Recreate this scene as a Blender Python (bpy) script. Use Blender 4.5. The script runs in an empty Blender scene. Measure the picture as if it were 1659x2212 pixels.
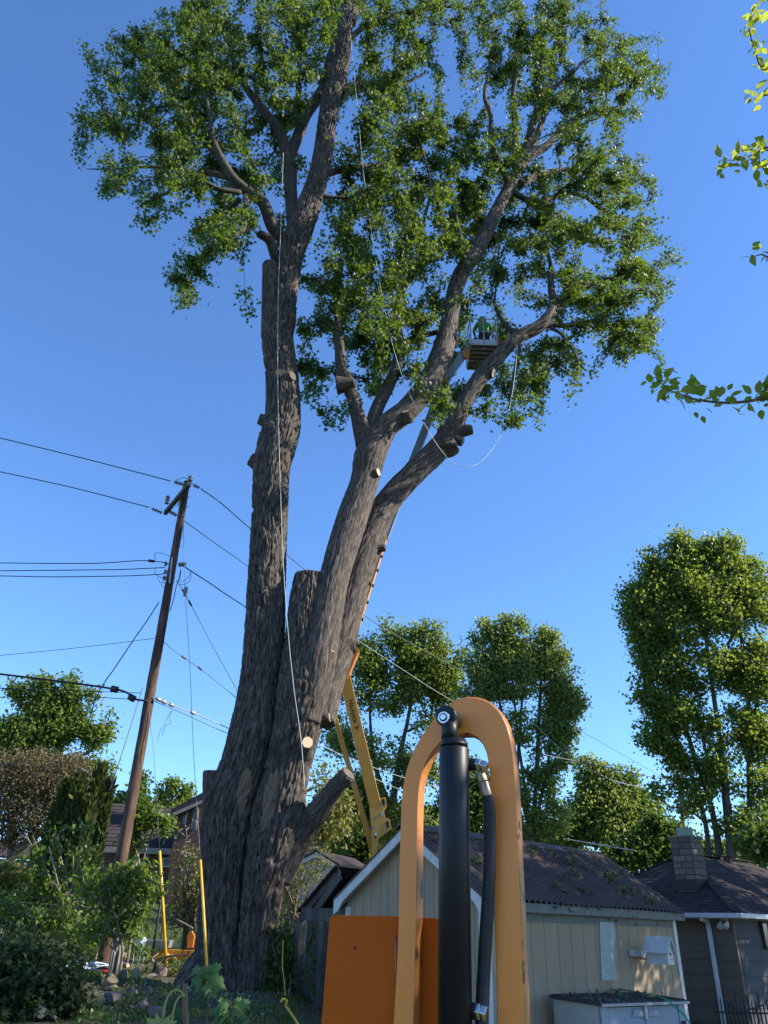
import bpy, bmesh, math, random
import numpy as np
from mathutils import Vector, Matrix, Quaternion
R = math.radians
rng = np.random.default_rng(7)
random.seed(7)
sc = bpy.context.scene
col = sc.collection

# ------------------------------------------------------------------ camera
CAM = Vector((0.0, 0.0, 1.9))
TH, RO, FP, CX, CY = R(28.7), R(1.53), 1640.0, 829.5, 1106.0
_F = Vector((0, math.cos(TH), math.sin(TH)))
_R0 = Vector((1, 0, 0)); _U0 = Vector((0, -math.sin(TH), math.cos(TH)))
_R = _R0*math.cos(RO) + _U0*math.sin(RO)
_U = _U0*math.cos(RO) - _R0*math.sin(RO)
cd = bpy.data.cameras.new('camera'); cam = bpy.data.objects.new('camera', cd); col.objects.link(cam)
cam.matrix_world = Matrix(((_R.x, _U.x, -_F.x, CAM.x), (_R.y, _U.y, -_F.y, CAM.y), (_R.z, _U.z, -_F.z, CAM.z), (0, 0, 0, 1)))
cd.sensor_fit = 'VERTICAL'; cd.sensor_height = 24; cd.angle_y = 2*math.atan(CY/FP)
cd.clip_start = 0.05; cd.clip_end = 3000
sc.camera = cam

# ------------------------------------------------------------------ light
SUN_AZ, SUN_EL = 94.0, 35.0
w = bpy.data.worlds.new('World'); sc.world = w; w.use_nodes = True
nt = w.node_tree; nt.nodes.clear()
sky = nt.nodes.new('ShaderNodeTexSky'); sky.sky_type = 'NISHITA'; sky.sun_disc = False
sky.sun_elevation = R(SUN_EL); sky.sun_rotation = R(SUN_AZ)
sky.altitude = 0; sky.air_density = 1.0; sky.dust_density = 0.0; sky.ozone_density = 10.0
bg = nt.nodes.new('ShaderNodeBackground'); bg.inputs[1].default_value = 0.15
wo = nt.nodes.new('ShaderNodeOutputWorld')
nt.links.new(sky.outputs[0], bg.inputs[0]); nt.links.new(bg.outputs[0], wo.inputs[0])
S = Vector((math.sin(R(SUN_AZ))*math.cos(R(SUN_EL)), math.cos(R(SUN_AZ))*math.cos(R(SUN_EL)), math.sin(R(SUN_EL))))
sl = bpy.data.lights.new('sun', 'SUN'); sl.energy = 5.0; sl.angle = R(0.53); sl.color = (1.0, 0.93, 0.82)
so = bpy.data.objects.new('sun', sl); col.objects.link(so); so.rotation_euler = S.to_track_quat('Z', 'Y').to_euler(); so.location = S*60
sc.view_settings.view_transform = 'Standard'; sc.view_settings.look = 'None'; sc.view_settings.gamma = 1
sc.view_settings.exposure = 0.98; sc.view_settings.use_curve_mapping = False
sc.cycles.max_bounces = 6; sc.cycles.transparent_max_bounces = 8; sc.cycles.sample_clamp_indirect = 4

# ------------------------------------------------------------------ points from picture measurements (1659 x 2212 grid) to world
def ray(x, y): return (_F*FP + _R*(x-CX) - _U*(y-CY)).normalized()
def at(x, y, Y):
    d = ray(x, y); return CAM + d*((Y-CAM.y)/d.y)
def axis(P): return (Vector(P)-CAM).dot(_F)
def px(P, n): return n*axis(P)/FP                     # n grid pixels at P in metres
def onplane(x, y, P0, N):
    d = ray(x, y); return CAM + d*((Vector(P0)-CAM).dot(N)/d.dot(N))
def sm(t): t = min(1, max(0, t)); return t*t*(3-2*t)
def interp(x, xs, ys): return float(np.interp(x, xs, ys))
def ground(x, y):
    l = interp(y, [-50, 0, 6, 17, 22, 26, 34, 60, 400], [0, 0, .25, .85, 1.15, 1.5, 2.4, 3, 3])
    r = interp(y, [-50, 12, 20, 40, 60, 400], [0, 0, .2, 1.2, 1.6, 1.6])
    t = sm((x+1.8)/3.0)
    return l*(1-t) + r*t + 0.04*math.sin(x*1.3+y*.7)*math.sin(y*.9-x*.4)
def atg(x, y, lift=0.0):
    d = ray(x, y); t = 3.0
    while t < 200:
        p = CAM + d*t
        if p.z <= ground(p.x, p.y)+lift: return p
        t += .02+t*.002
    return CAM+d*60
def gp(x, y): return Vector((x, y, ground(x, y)))

# ------------------------------------------------------------------ numpy value noise
def _h(i, j, k, s):
    n = (i*374761393 + j*668265263 + k*2147483647 + s*1274126177) & 0xFFFFFFFF
    n = ((n ^ (n >> 13))*1274126177) & 0xFFFFFFFF
    return ((n ^ (n >> 16)) & 0xFFFF)/65535.0
def vnoise(p, s=0):
    p = np.asarray(p, dtype=np.float64); i = np.floor(p).astype(np.int64); f = p-i; f = f*f*(3-2*f)
    r = 0
    for a in (0, 1):
        for b in (0, 1):
            for c in (0, 1):
                wgt = (f[:, 0] if a else 1-f[:, 0])*(f[:, 1] if b else 1-f[:, 1])*(f[:, 2] if c else 1-f[:, 2])
                r = r + wgt*_h(i[:, 0]+a, i[:, 1]+b, i[:, 2]+c, s)
    return r

# ------------------------------------------------------------------ materials
def N_(nt, t, **k):
    n = nt.nodes.new(t)
    for a, b in k.items(): setattr(n, a, b)
    return n
def new_mat(name):
    m = bpy.data.materials.new(name); m.use_nodes = True; nt = m.node_tree; nt.nodes.clear()
    out = N_(nt, 'ShaderNodeOutputMaterial'); p = N_(nt, 'ShaderNodeBsdfPrincipled')
    nt.links.new(p.outputs[0], out.inputs[0]); return m, nt, p, out
def ramp(nt, fac, stops):
    r = N_(nt, 'ShaderNodeValToRGB'); e = r.color_ramp.elements
    while len(e) < len(stops): e.new(0.5)
    for q, (pos, c) in zip(e, stops): q.position = pos; q.color = (*c, 1)
    nt.links.new(fac, r.inputs[0]); return r
def coords(nt, coord='Object', stretch=(1, 1, 1)):
    if coord.startswith('attr:'):
        a = N_(nt, 'ShaderNodeAttribute', attribute_name=coord[5:]); src = a.outputs['Vector']
    else:
        tc = N_(nt, 'ShaderNodeTexCoord'); src = tc.outputs[coord]
    mp = N_(nt, 'ShaderNodeMapping'); mp.inputs['Scale'].default_value = stretch
    nt.links.new(src, mp.inputs[0]); return mp.outputs[0]
def noise(nt, vec, scale, detail=5, rough=.55):
    n = N_(nt, 'ShaderNodeTexNoise'); n.inputs['Scale'].default_value = scale
    n.inputs['Detail'].default_value = detail; n.inputs['Roughness'].default_value = rough
    nt.links.new(vec, n.inputs['Vector']); return n.outputs['Fac']
def mixc(nt, fac, a, b, mode='MIX'):
    m = N_(nt, 'ShaderNodeMix', data_type='RGBA', blend_type=mode)
    if isinstance(fac, (int, float)): m.inputs[0].default_value = fac
    else: nt.links.new(fac, m.inputs[0])
    for i, c in ((6, a), (7, b)):
        if isinstance(c, tuple): m.inputs[i].default_value = (*c, 1)
        else: nt.links.new(c, m.inputs[i])
    return m.outputs[2]
def M(name, c1, c2=None, scale=4, rough=.75, bump=0, bscale=None, metal=0, coord='Object', stretch=(1, 1, 1), rnd=0, spots=None, sscale=3, sth=.62, coat=0, detail=5, spec=.5):
    m, nt, p, out = new_mat(name)
    c2 = c2 or tuple(v*.75 for v in c1)
    v = coords(nt, coord, stretch)
    f = noise(nt, v, scale, detail)
    c = ramp(nt, f, [(.32, c2), (.68, c1)]).outputs[0]
    if spots:
        f2 = noise(nt, v, sscale, 8, .65)
        fr = ramp(nt, f2, [(sth, (0, 0, 0)), (sth+.05, (1, 1, 1))])
        c = mixc(nt, fr.outputs[0], c, spots)
    if rnd:
        oi = N_(nt, 'ShaderNodeObjectInfo'); mr = N_(nt, 'ShaderNodeMapRange')
        mr.inputs[3].default_value = 1-rnd; mr.inputs[4].default_value = 1+rnd
        nt.links.new(oi.outputs['Random'], mr.inputs[0])
        hs = N_(nt, 'ShaderNodeHueSaturation'); nt.links.new(mr.outputs[0], hs.inputs['Value']); nt.links.new(c, hs.inputs['Color']); c = hs.outputs[0]
    nt.links.new(c, p.inputs['Base Color'])
    rr = N_(nt, 'ShaderNodeMapRange'); rr.inputs[3].default_value = max(.02, rough-.08); rr.inputs[4].default_value = min(1, rough+.08)
    nt.links.new(f, rr.inputs[0]); nt.links.new(rr.outputs[0], p.inputs['Roughness'])
    p.inputs['Metallic'].default_value = metal; p.inputs['Specular IOR Level'].default_value = spec
    if coat: p.inputs['Coat Weight'].default_value = coat; p.inputs['Coat Roughness'].default_value = .15
    if bump:
        b = N_(nt, 'ShaderNodeBump'); b.inputs['Strength'].default_value = 1; b.inputs['Distance'].default_value = bump
        nt.links.new(noise(nt, v, bscale or scale*3, 6, .6), b.inputs['Height']); nt.links.new(b.outputs[0], p.inputs['Normal'])
    return m
def leaf_mat(name, dark, mid, light, trans, tw=.45, rough=.42):
    m, nt, p, out = new_mat(name)
    g = N_(nt, 'ShaderNodeNewGeometry')
    tc = coords(nt, 'Object'); big = noise(nt, tc, .55, 3)
    add = N_(nt, 'ShaderNodeMath', operation='MULTIPLY_ADD'); add.inputs[1].default_value = .6; nt.links.new(g.outputs['Random Per Island'], add.inputs[0])
    sc_ = N_(nt, 'ShaderNodeMath', operation='MULTIPLY'); sc_.inputs[1].default_value = .5; nt.links.new(big, sc_.inputs[0]); nt.links.new(sc_.outputs[0], add.inputs[2])
    c = ramp(nt, add.outputs[0], [(.15, dark), (.5, mid), (.9, light)])
    nt.links.new(c.outputs[0], p.inputs['Base Color']); p.inputs['Roughness'].default_value = rough; p.inputs['Specular IOR Level'].default_value = .32
    t = N_(nt, 'ShaderNodeBsdfTranslucent'); tcol = mixc(nt, .8, c.outputs[0], trans)
    nt.links.new(tcol, t.inputs[0])
    mx = N_(nt, 'ShaderNodeMixShader'); mx.inputs[0].default_value = tw
    nt.links.new(p.outputs[0], mx.inputs[1]); nt.links.new(t.outputs[0], mx.inputs[2]); nt.links.new(mx.outputs[0], out.inputs[0])
    return m
def bark_mat(name, ridge, groove, patch, lichen=(.12, .14, .07), fine=30, bump=.012, wound=False):
    m, nt, p, out = new_mat(name)
    v = coords(nt, 'attr:bark', (1, 1, .15)); v2 = coords(nt, 'attr:bark', (1, 1, .5))
    f = noise(nt, v, fine, 12, .72); f3 = noise(nt, v, fine*.35, 5, .6); f2 = noise(nt, v2, 1.6, 5, .6)
    ad = N_(nt, 'ShaderNodeMath', operation='ADD'); nt.links.new(f, ad.inputs[0]); nt.links.new(f3, ad.inputs[1])
    hv = N_(nt, 'ShaderNodeMath', operation='MULTIPLY'); hv.inputs[1].default_value = .5; nt.links.new(ad.outputs[0], hv.inputs[0])
    c = ramp(nt, hv.outputs[0], [(.40, groove), (.5, ridge), (.62, patch)]).outputs[0]
    c = mixc(nt, ramp(nt, f2, [(.52, (0, 0, 0)), (.72, (.55, .55, .55))]).outputs[0], c, lichen)
    if wound:
        a = N_(nt, 'ShaderNodeAttribute', attribute_name='wound')
        wv = ramp(nt, f, [(.3, (.1, .065, .04)), (.7, (.32, .22, .13))])
        sb = N_(nt, 'ShaderNodeMath', operation='MULTIPLY_ADD'); nt.links.new(hv.outputs[0], sb.inputs[0]); sb.inputs[1].default_value = 1.6; sb.inputs[2].default_value = -1.15
        ad2 = N_(nt, 'ShaderNodeMath', operation='ADD'); nt.links.new(a.outputs['Fac'], ad2.inputs[0]); nt.links.new(sb.outputs[0], ad2.inputs[1])
        wf = ramp(nt, ad2.outputs[0], [(.3, (0, 0, 0)), (.52, (1, 1, 1))])
        c = mixc(nt, wf.outputs[0], c, wv.outputs[0])
    nt.links.new(c, p.inputs['Base Color']); p.inputs['Roughness'].default_value = .9
    b = N_(nt, 'ShaderNodeBump'); b.inputs['Strength'].default_value = 1; b.inputs['Distance'].default_value = bump
    nt.links.new(hv.outputs[0], b.inputs['Height']); nt.links.new(b.outputs[0], p.inputs['Normal'])
    return m

# ------------------------------------------------------------------ objects
ORI = {}
def tag(o, label=None, cat=None, group=None, kind=None):
    if label: o['label'] = label
    if cat: o['category'] = cat
    if group: o['group'] = group
    if kind: o['kind'] = kind
    return o
def empty(name, loc, label, cat, group=None):
    o = bpy.data.objects.new(name, None); col.objects.link(o); o.location = loc; o.empty_display_size = .2
    ORI[o.name] = Vector(loc); return tag(o, label, cat, group)
def link(name, me, parent=None, origin=None):
    """me has world coordinates"""
    if parent is not None: org = ORI[parent.name]
    else:
        if origin is None:
            co = np.empty(len(me.vertices)*3); me.vertices.foreach_get('co', co); co = co.reshape(-1, 3)
            lo, hi = co.min(0), co.max(0); origin = ((lo[0]+hi[0])/2, (lo[1]+hi[1])/2, lo[2])
        org = Vector(origin)
    me.transform(Matrix.Translation(-org))
    o = bpy.data.objects.new(name, me); col.objects.link(o); ORI[o.name] = org
    if parent is not None: o.parent = parent
    else: o.location = org
    return o
def np_mesh(name, V, loops, starts, totals, mats, smooth=False, matidx=None):
    me = bpy.data.meshes.new(name)
    me.vertices.add(len(V)); me.vertices.foreach_set('co', np.ascontiguousarray(V, dtype=np.float32).ravel())
    me.loops.add(len(loops)); me.loops.foreach_set('vertex_index', np.ascontiguousarray(loops, dtype=np.int32))
    me.polygons.add(len(starts)); me.polygons.foreach_set('loop_start', np.ascontiguousarray(starts, dtype=np.int32))
    try: me.polygons.foreach_set('loop_total', np.ascontiguousarray(totals, dtype=np.int32))
    except Exception: pass
    for m in mats: me.materials.append(m)
    me.update(calc_edges=True)
    me.polygons.foreach_set('use_smooth', np.full(len(starts), smooth, dtype=bool))
    if matidx is not None: me.polygons.foreach_set('material_index', np.ascontiguousarray(matidx, dtype=np.int32))
    return me
class MB:
    def __init__(s): s.v = []; s.f = []; s.sm = []
    def add(s, vs, fs, smooth=False):
        n = len(s.v); s.v += [tuple(a) for a in vs]; s.f += [tuple(i+n for i in f) for f in fs]; s.sm += [smooth]*len(fs); return s
    def box(s, c, h, ax=None):
        c = Vector(c); ax = ax or (Vector((1, 0, 0)), Vector((0, 1, 0)), Vector((0, 0, 1)))
        vs = [c + ax[0]*(h[0]*i) + ax[1]*(h[1]*j) + ax[2]*(h[2]*k) for i in (-1, 1) for j in (-1, 1) for k in (-1, 1)]
        return s.add(vs, [(0, 1, 3, 2), (4, 6, 7, 5), (0, 4, 5, 1), (2, 3, 7, 6), (0, 2, 6, 4), (1, 5, 7, 3)])
    def beam(s, p, q, w, h, up=(0, 0, 1)):
        p, q = Vector(p), Vector(q); d = (q-p); L = d.length; d.normalize(); up = Vector(up)
        a = d.cross(up)
        if a.length < 1e-4: a = d.cross(Vector((0, 1, 0)))
        a.normalize(); b = a.cross(d)
        return s.box((p+q)/2, (L/2, w/2, h/2), (d, a, b))
    def prism(s, poly, vec):
        poly = [Vector(p) for p in poly]; vec = Vector(vec); n = len(poly)
        vs = poly + [p+vec for p in poly]
        fs = [tuple(range(n))[::-1], tuple(range(n, 2*n))] + [(i, (i+1) % n, (i+1) % n+n, i+n) for i in range(n)]
        return s.add(vs, fs)
    def tube(s, pts, rad, n=8, cap=True, smooth=True):
        pts = [Vector(p) for p in pts]
        if isinstance(rad, (int, float)): rad = [rad]*len(pts)
        vs = []; t0 = None; a = None
        for i, p in enumerate(pts):
            t = (pts[min(i+1, len(pts)-1)]-pts[max(i-1, 0)])
            if t.length < 1e-9: t = Vector((0, 0, 1))
            t.normalize()
            if a is None:
                a = t.cross(Vector((0, 0, 1)) if abs(t.z) < .9 else Vector((1, 0, 0))).normalized()
            else:
                a = (a - t*a.dot(t)).normalized()
            b = t.cross(a)
            for k in range(n):
                an = 2*math.pi*k/n; vs.append(p + (a*math.cos(an)+b*math.sin(an))*rad[i])
        fs = []
        for i in range(len(pts)-1):
            for k in range(n):
                k2 = (k+1) % n; fs.append((i*n+k, i*n+k2, (i+1)*n+k2, (i+1)*n+k))
        s.add(vs, fs, smooth)
        if cap:
            m = len(s.v)-len(vs); s.f += [tuple(m+k for k in range(n))[::-1], tuple(m+(len(pts)-1)*n+k for k in range(n))]; s.sm += [False, False]
        return s
    def cyl(s, p, q, r, n=12, r2=None): return s.tube([p, q], [r, r if r2 is None else r2], n)
    def build(s, name, mat, parent=None, bevel=0, origin=None):
        me = bpy.data.meshes.new(name); me.from_pydata(s.v, [], s.f); me.materials.append(mat)
        me.polygons.foreach_set('use_smooth', s.sm)
        if bevel:
            bm = bmesh.new(); bm.from_mesh(me)
            bmesh.ops.recalc_face_normals(bm, faces=bm.faces)
            eds = [e for e in bm.edges if len(e.link_faces) == 2 and e.calc_face_angle(0) > .6]
            bmesh.ops.bevel(bm, geom=eds, offset=bevel, segments=2, affect='EDGES', profile=.6); bm.to_mesh(me); bm.free()
        else:
            bm = bmesh.new(); bm.from_mesh(me); bmesh.ops.recalc_face_normals(bm, faces=bm.faces); bm.to_mesh(me); bm.free()
        me.update()
        return link(name, me, parent, origin)
def inst(src_mesh, name, parent, loc, rot=None, scale=(1, 1, 1)):
    """a child sharing mesh data; loc in world"""
    o = bpy.data.objects.new(name, src_mesh); col.objects.link(o)
    if parent is not None: o.parent = parent; o.location = Vector(loc)-ORI[parent.name]
    else: o.location = loc
    if rot is not None: o.rotation_mode = 'QUATERNION'; o.rotation_quaternion = rot
    o.scale = scale; ORI[o.name] = Vector(loc); return o
def frame_quat(x, y, z):
    return Matrix(((x.x, y.x, z.x), (x.y, y.y, z.y), (x.z, y.z, z.z))).to_quaternion()

def catmull(P, n):
    P = [np.array(p, dtype=float) for p in P]; out = []
    if len(P) == 2:
        return [P[0]+(P[1]-P[0])*t for t in np.linspace(0, 1, n+1)]
    Q = [2*P[0]-P[1]]+P+[2*P[-1]-P[-2]]
    for i in range(1, len(Q)-2):
        for t in np.linspace(0, 1, n, endpoint=False):
            a, b, c, d = Q[i-1:i+3]
            out.append(.5*((2*b)+(-a+c)*t+(2*a-5*b+4*c-d)*t*t+(-a+3*b-3*c+d)*t**3))
    out.append(P[-1]); return out

def bark_tube(name, pts, mat, parent, ds=.06, nseg=None, amp=.02, freq=9, flare=0, cap=True, lump=.05, wounds=(), seed=0, kind=None):
    """pts: [(world point, radius)]; a limb with furrowed bark as real relief"""
    C = [(*p, r) for p, r in pts]
    D = np.array(catmull(C, 14)); seg = np.linalg.norm(np.diff(D[:, :3], axis=0), axis=1); s = np.concatenate([[0], np.cumsum(seg)])
    n = max(3, int(s[-1]/ds)); ss = np.linspace(0, s[-1], n+1)
    P = np.stack([np.interp(ss, s, D[:, k]) for k in range(4)], 1); r = np.maximum(P[:, 3], .01); P = P[:, :3]
    T = np.gradient(P, axis=0); T /= np.linalg.norm(T, axis=1)[:, None]
    a = np.cross(T[0], [0, 1, 0.01]); a /= np.linalg.norm(a); A = []
    for t in T:
        a = a-t*np.dot(a, t); a /= np.linalg.norm(a); A.append(a)
    A = np.array(A); B = np.cross(T, A)
    if nseg is None: nseg = int(min(300, max(8, 2*math.pi*r.max()/.02)))
    th = np.linspace(0, 2*math.pi, nseg, endpoint=False)
    ct, st = np.cos(th), np.sin(th)
    S_ = np.repeat(ss, nseg); RR = np.repeat(r, nseg); CT = np.tile(ct, n+1); ST = np.tile(st, n+1)
    bc = np.stack([CT*RR, ST*RR, S_], 1)
    q = bc*np.array([1, 1, .17])
    wv = (vnoise(bc*np.array([1.5, 1.5, 1.1])+5, seed+3)-.5)
    q2 = q.copy(); q2[:, 0] += wv*.12; q2[:, 1] += wv*.12
    g1 = np.minimum(1, np.abs(vnoise(q2*freq, seed)-.5)*9); g2 = np.minimum(1, np.abs(vnoise(q2*freq*2.1+9, seed+1)-.5)*6)
    fine_ = vnoise(q2*freq*4*np.array([1, 1, 2.2]), seed+2)-.5
    disp = amp*((g1-.8)*1.0+(g2-.8)*.6+fine_*.35)
    lm = vnoise(bc*np.array([1.1, 1.1, .5])/max(.25, r.max())*.5+seed*3.3, seed+7)-.5
    rad = RR*(1+lm*2*lump)+disp
    if flare:
        e = np.exp(-S_/.75); ang = np.arctan2(ST, CT)
        rad = rad+RR*flare*e*(.6+.5*np.sin(ang*5+seed+.5*np.sin(ang*2)))
    V = np.repeat(P, nseg, 0)+(np.repeat(A, nseg, 0)*CT[:, None]+np.repeat(B, nseg, 0)*ST[:, None])*rad[:, None]
    wd = np.zeros(len(V))
    for (wc, wr, wl, wdp) in wounds:
        d = V-np.array(wc); al = d@T[len(T)//4]; pe = np.linalg.norm(d-np.outer(al, T[len(T)//4]), axis=1)
        k = np.clip(1.25-np.sqrt((pe/wr)**2+(al/wl)**2), 0, .35)/.35
        wd = np.maximum(wd, k); V = V-(V-np.repeat(P, nseg, 0))/RR[:, None]*(k*wdp)[:, None]
    i, k = np.meshgrid(np.arange(n), np.arange(nseg), indexing='ij'); k2 = (k+1) % nseg
    F = np.stack([i*nseg+k, i*nseg+k2, (i+1)*nseg+k2, (i+1)*nseg+k], -1).reshape(-1)
    nf = n*nseg; starts = np.arange(nf)*4; tot = np.full(nf, 4)
    if cap:
        F = np.concatenate([F, np.arange(n*nseg, (n+1)*nseg), np.arange(nseg)[::-1]]); starts = np.append(starts, [nf*4, nf*4+nseg]); tot = np.append(tot, [nseg, nseg])
    me = np_mesh(name, V, F, starts, tot, [mat], True)
    at_ = me.attributes.new('bark', 'FLOAT_VECTOR', 'POINT'); at_.data.foreach_set('vector', bc.astype(np.float32).ravel())
    if wounds:
        aw = me.attributes.new('wound', 'FLOAT', 'POINT'); aw.data.foreach_set('value', wd.astype(np.float32))
    o = link(name, me, parent)
    if kind: o['kind'] = kind
    return o, (P, r, T)

LEAF = {
 'maple': np.array([(0, 0, 0), (.5, .56, .1), (.15, .5, .03), (0, 1, -.06), (-.15, .5, .03), (-.5, .56, .1)]),
 'quad': np.array([(0, 0, 0), (.4, .5, .1), (0, 1, -.05), (-.4, .5, .1)]),
 'oval': np.array([(0, 0, 0), (.3, .3, .08), (.28, .65, .08), (0, 1, -.05), (-.28, .65, .08), (-.3, .3, .08)]),
 'spray': np.array([(0, 0, 0), (.16, .35, .0), (.1, .8, .03), (0, 1, .05), (-.13, .7, .03), (-.15, .3, 0)]),
}
def leaf_mesh(name, P, size, mat, parent=None, shape='maple', droop=.5, up=.7, spread=1.0, out=None, seed=1, origin=None, kind='stuff'):
    g = np.random.default_rng(seed); P = np.asarray(P); N = len(P); T = LEAF[shape]; k = len(T)
    sz = size*(g.uniform(.65, 1.25, N))
    d = g.normal(0, spread, (N, 3)); d[:, 2] -= droop
    if out is not None: d += out
    d /= np.linalg.norm(d, axis=1)[:, None]+1e-9
    nn = g.normal(0, .75, (N, 3)); nn[:, 2] += up; nn -= d*np.sum(nn*d, 1)[:, None]; nn /= np.linalg.norm(nn, axis=1)[:, None]+1e-9
    sd = np.cross(d, nn)
    V = P[:, None, :]+sz[:, None, None]*(T[None, :, 0, None]*sd[:, None]+T[None, :, 1, None]*d[:, None]+T[None, :, 2, None]*nn[:, None])
    V = V.reshape(-1, 3); idx = np.arange(N*k); st = np.arange(N)*k
    me = np_mesh(name, V, idx, st, np.full(N, k), [mat])
    o = link(name, me, parent, origin)
    if kind: o['kind'] = kind
    return o

def grow(sk, pts, bf=.3, tip=.006, gam=2.3, maxr=None):
    """minimum-path tree from skeleton nodes sk [(pos, pathlen, r)] through the points; returns chains [(positions, radii)] and twig info"""
    sp = np.array([list(s[0]) for s in sk]); sl_ = np.array([s[1] for s in sk]); sr = np.array([s[2] for s in sk])
    pts = np.asarray(pts); n = len(pts); ns = len(sp)
    par = np.full(n, -1); pl = np.zeros(n)
    best = np.full(n, 1e9); bp = np.zeros(n, int)
    for a in range(0, n, 400):
        dd = np.linalg.norm(pts[a:a+400, None]-sp[None], axis=2)*1.15; cst = dd+bf*sl_[None]
        j = cst.argmin(1); best[a:a+400] = cst[np.arange(len(j)), j]; bp[a:a+400] = j
    isn = np.zeros(n, bool); done = np.zeros(n, bool); order = []
    for _ in range(n):
        c = np.where(done, 1e9, best); i = int(c.argmin()); done[i] = True; order.append(i)
        if isn[i]: par[i] = ns+bp[i]; base = pts[bp[i]]; bl = pl[bp[i]]
        else: par[i] = bp[i]; base = sp[bp[i]]; bl = sl_[bp[i]]
        pl[i] = bl+np.linalg.norm(pts[i]-base)
        cst = np.linalg.norm(pts-pts[i], axis=1)+bf*pl[i]
        m = (~done) & (cst < best); best[m] = cst[m]; bp[m] = i; isn[m] = True
    acc = np.full(n, tip**gam); kids = {}
    for i in reversed(order):
        if par[i] >= ns: acc[par[i]-ns] += acc[i]; kids.setdefault(par[i]-ns, []).append(i)
    rad = acc**(1/gam)
    chains = []; stack = []
    for i in range(n):
        if par[i] < ns:
            r0 = min(rad[i], sr[par[i]]*.75); stack.append((i, sp[par[i]], r0))
    while stack:
        i, p0, r0 = stack.pop(); ch = [p0]; rr = [min(r0, rad[i]*1.1)]; c = i
        while True:
            ch.append(pts[c]); rr.append(min(rad[c], rr[-1])); ks = kids.get(c, [])
            if not ks: break
            ks = sorted(ks, key=lambda q: -rad[q])
            for o in ks[1:]: stack.append((o, pts[c], min(rad[o], rr[-1])))
            c = ks[0]
        rr[-1] = min(rr[-1], tip); chains.append((ch, rr))
    pp = np.array([sp[par[i]] if par[i] < ns else pts[par[i]-ns] for i in range(n)])
    return chains, pp, rad
def chains_mesh(name, chains, mat, parent, sub=3, jit=.06, minr=0, seed=3, kind='stuff', sides=None):
    g = np.random.default_rng(seed); VV = []; FF = []; BC = []; off = 0
    for ch, rr in chains:
        if max(rr) < minr: continue
        C = [np.append(p, r) for p, r in zip(ch, rr)]
        D = np.array(catmull(C, sub)); P = D[:, :3].copy(); r = np.maximum(D[:, 3], .003)
        L = np.linalg.norm(P[-1]-P[0]); P[1:-1] += g.normal(0, jit*min(1, L*.3), (len(P)-2, 3))
        T = np.gradient(P, axis=0); T /= np.linalg.norm(T, axis=1)[:, None]+1e-9
        ns = sides or (4 if r[0] < .03 else (6 if r[0] < .08 else 9)); a = np.cross(T[0], [.3, .1, 1.]); a /= np.linalg.norm(a)+1e-9
        th = np.linspace(0, 2*math.pi, ns, endpoint=False); s = 0
        for i in range(len(P)):
            a = a-T[i]*np.dot(a, T[i]); a /= np.linalg.norm(a)+1e-9; b = np.cross(T[i], a)
            if i: s += np.linalg.norm(P[i]-P[i-1])
            VV.append(P[i]+(np.cos(th)[:, None]*a+np.sin(th)[:, None]*b)*r[i])
            BC.append(np.stack([np.cos(th)*r[i]+off*.01, np.sin(th)*r[i], np.full(ns, s)], 1))
        for i in range(len(P)-1):
            for k in range(ns): FF.append((off+i*ns+k, off+i*ns+(k+1) % ns, off+(i+1)*ns+(k+1) % ns, off+(i+1)*ns+k))
        off += len(P)*ns
    V = np.concatenate(VV); F = np.array(FF).ravel(); nf = len(FF)
    me = np_mesh(name, V, F, np.arange(nf)*4, np.full(nf, 4), [mat], True)
    at_ = me.attributes.new('bark', 'FLOAT_VECTOR', 'POINT'); at_.data.foreach_set('vector', np.concatenate(BC).astype(np.float32).ravel())
    o = link(name, me, parent)
    if kind: o['kind'] = kind
    return o
def sample_skel(P, r, T, every=6, l0=0, frm=0.0):
    out = []; s = 0; n = len(P)
    for i in range(n):
        if i: s += np.linalg.norm(P[i]-P[i-1])
        if i % every == 0 and i >= frm*n: out.append((P[i], l0+s, r[i]))
    return out
# ------------------------------------------------------------------ ground (one sheet) and cover
m_ground = M('soil_and_grass', (.055, .075, .022), (.05, .038, .024), scale=1.3, rough=.95, bump=.03, bscale=9, spots=(.09, .07, .045), sscale=2.2, sth=.6)
def build_ground():
    gx = np.concatenate([-np.geomspace(12, 900, 26)[::-1], np.linspace(-11.6, 12, 119), np.geomspace(12.6, 900, 26)])
    gy = np.concatenate([-np.geomspace(2, 300, 14)[::-1], np.linspace(-1.6, 36, 170), np.geomspace(37, 1500, 30)])
    nx, ny = len(gx), len(gy); V = np.array([(x, y, ground(x, y)) for y in gy for x in gx])
    V[:, 2] += (vnoise(V*np.array([2.1, 2.1, 0]), 5)-.5)*.09*(np.abs(V[:, 1]) < 40)
    i, j = np.meshgrid(np.arange(ny-1), np.arange(nx-1), indexing='ij'); a = i*nx+j
    F = np.stack([a, a+1, a+nx+1, a+nx], -1).reshape(-1); nf = (nx-1)*(ny-1)
    o = link('ground', np_mesh('ground', V, F, np.arange(nf)*4, np.full(nf, 4), [m_ground], True)); o['kind'] = 'structure'
build_ground()
m_grass = leaf_mat('grass_blades', (.03, .06, .012), (.07, .12, .025), (.12, .17, .04), (.2, .32, .05), .35, .6)
def scatter(n, x0, x1, y0, y1, seed, dens=None):
    g = np.random.default_rng(seed); X = g.uniform(x0, x1, n); Y = g.uniform(y0, y1, n)
    k = vnoise(np.stack([X*.8, Y*.8, X*0], 1), seed) > (dens if dens is not None else 0)
    X, Y = X[k], Y[k]; return np.array([(x, y, ground(x, y)-.01) for x, y in zip(X, Y)])
P = np.concatenate([scatter(26000, -9.5, -1.2, 11.5, 21.5, 3, .5)])
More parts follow.
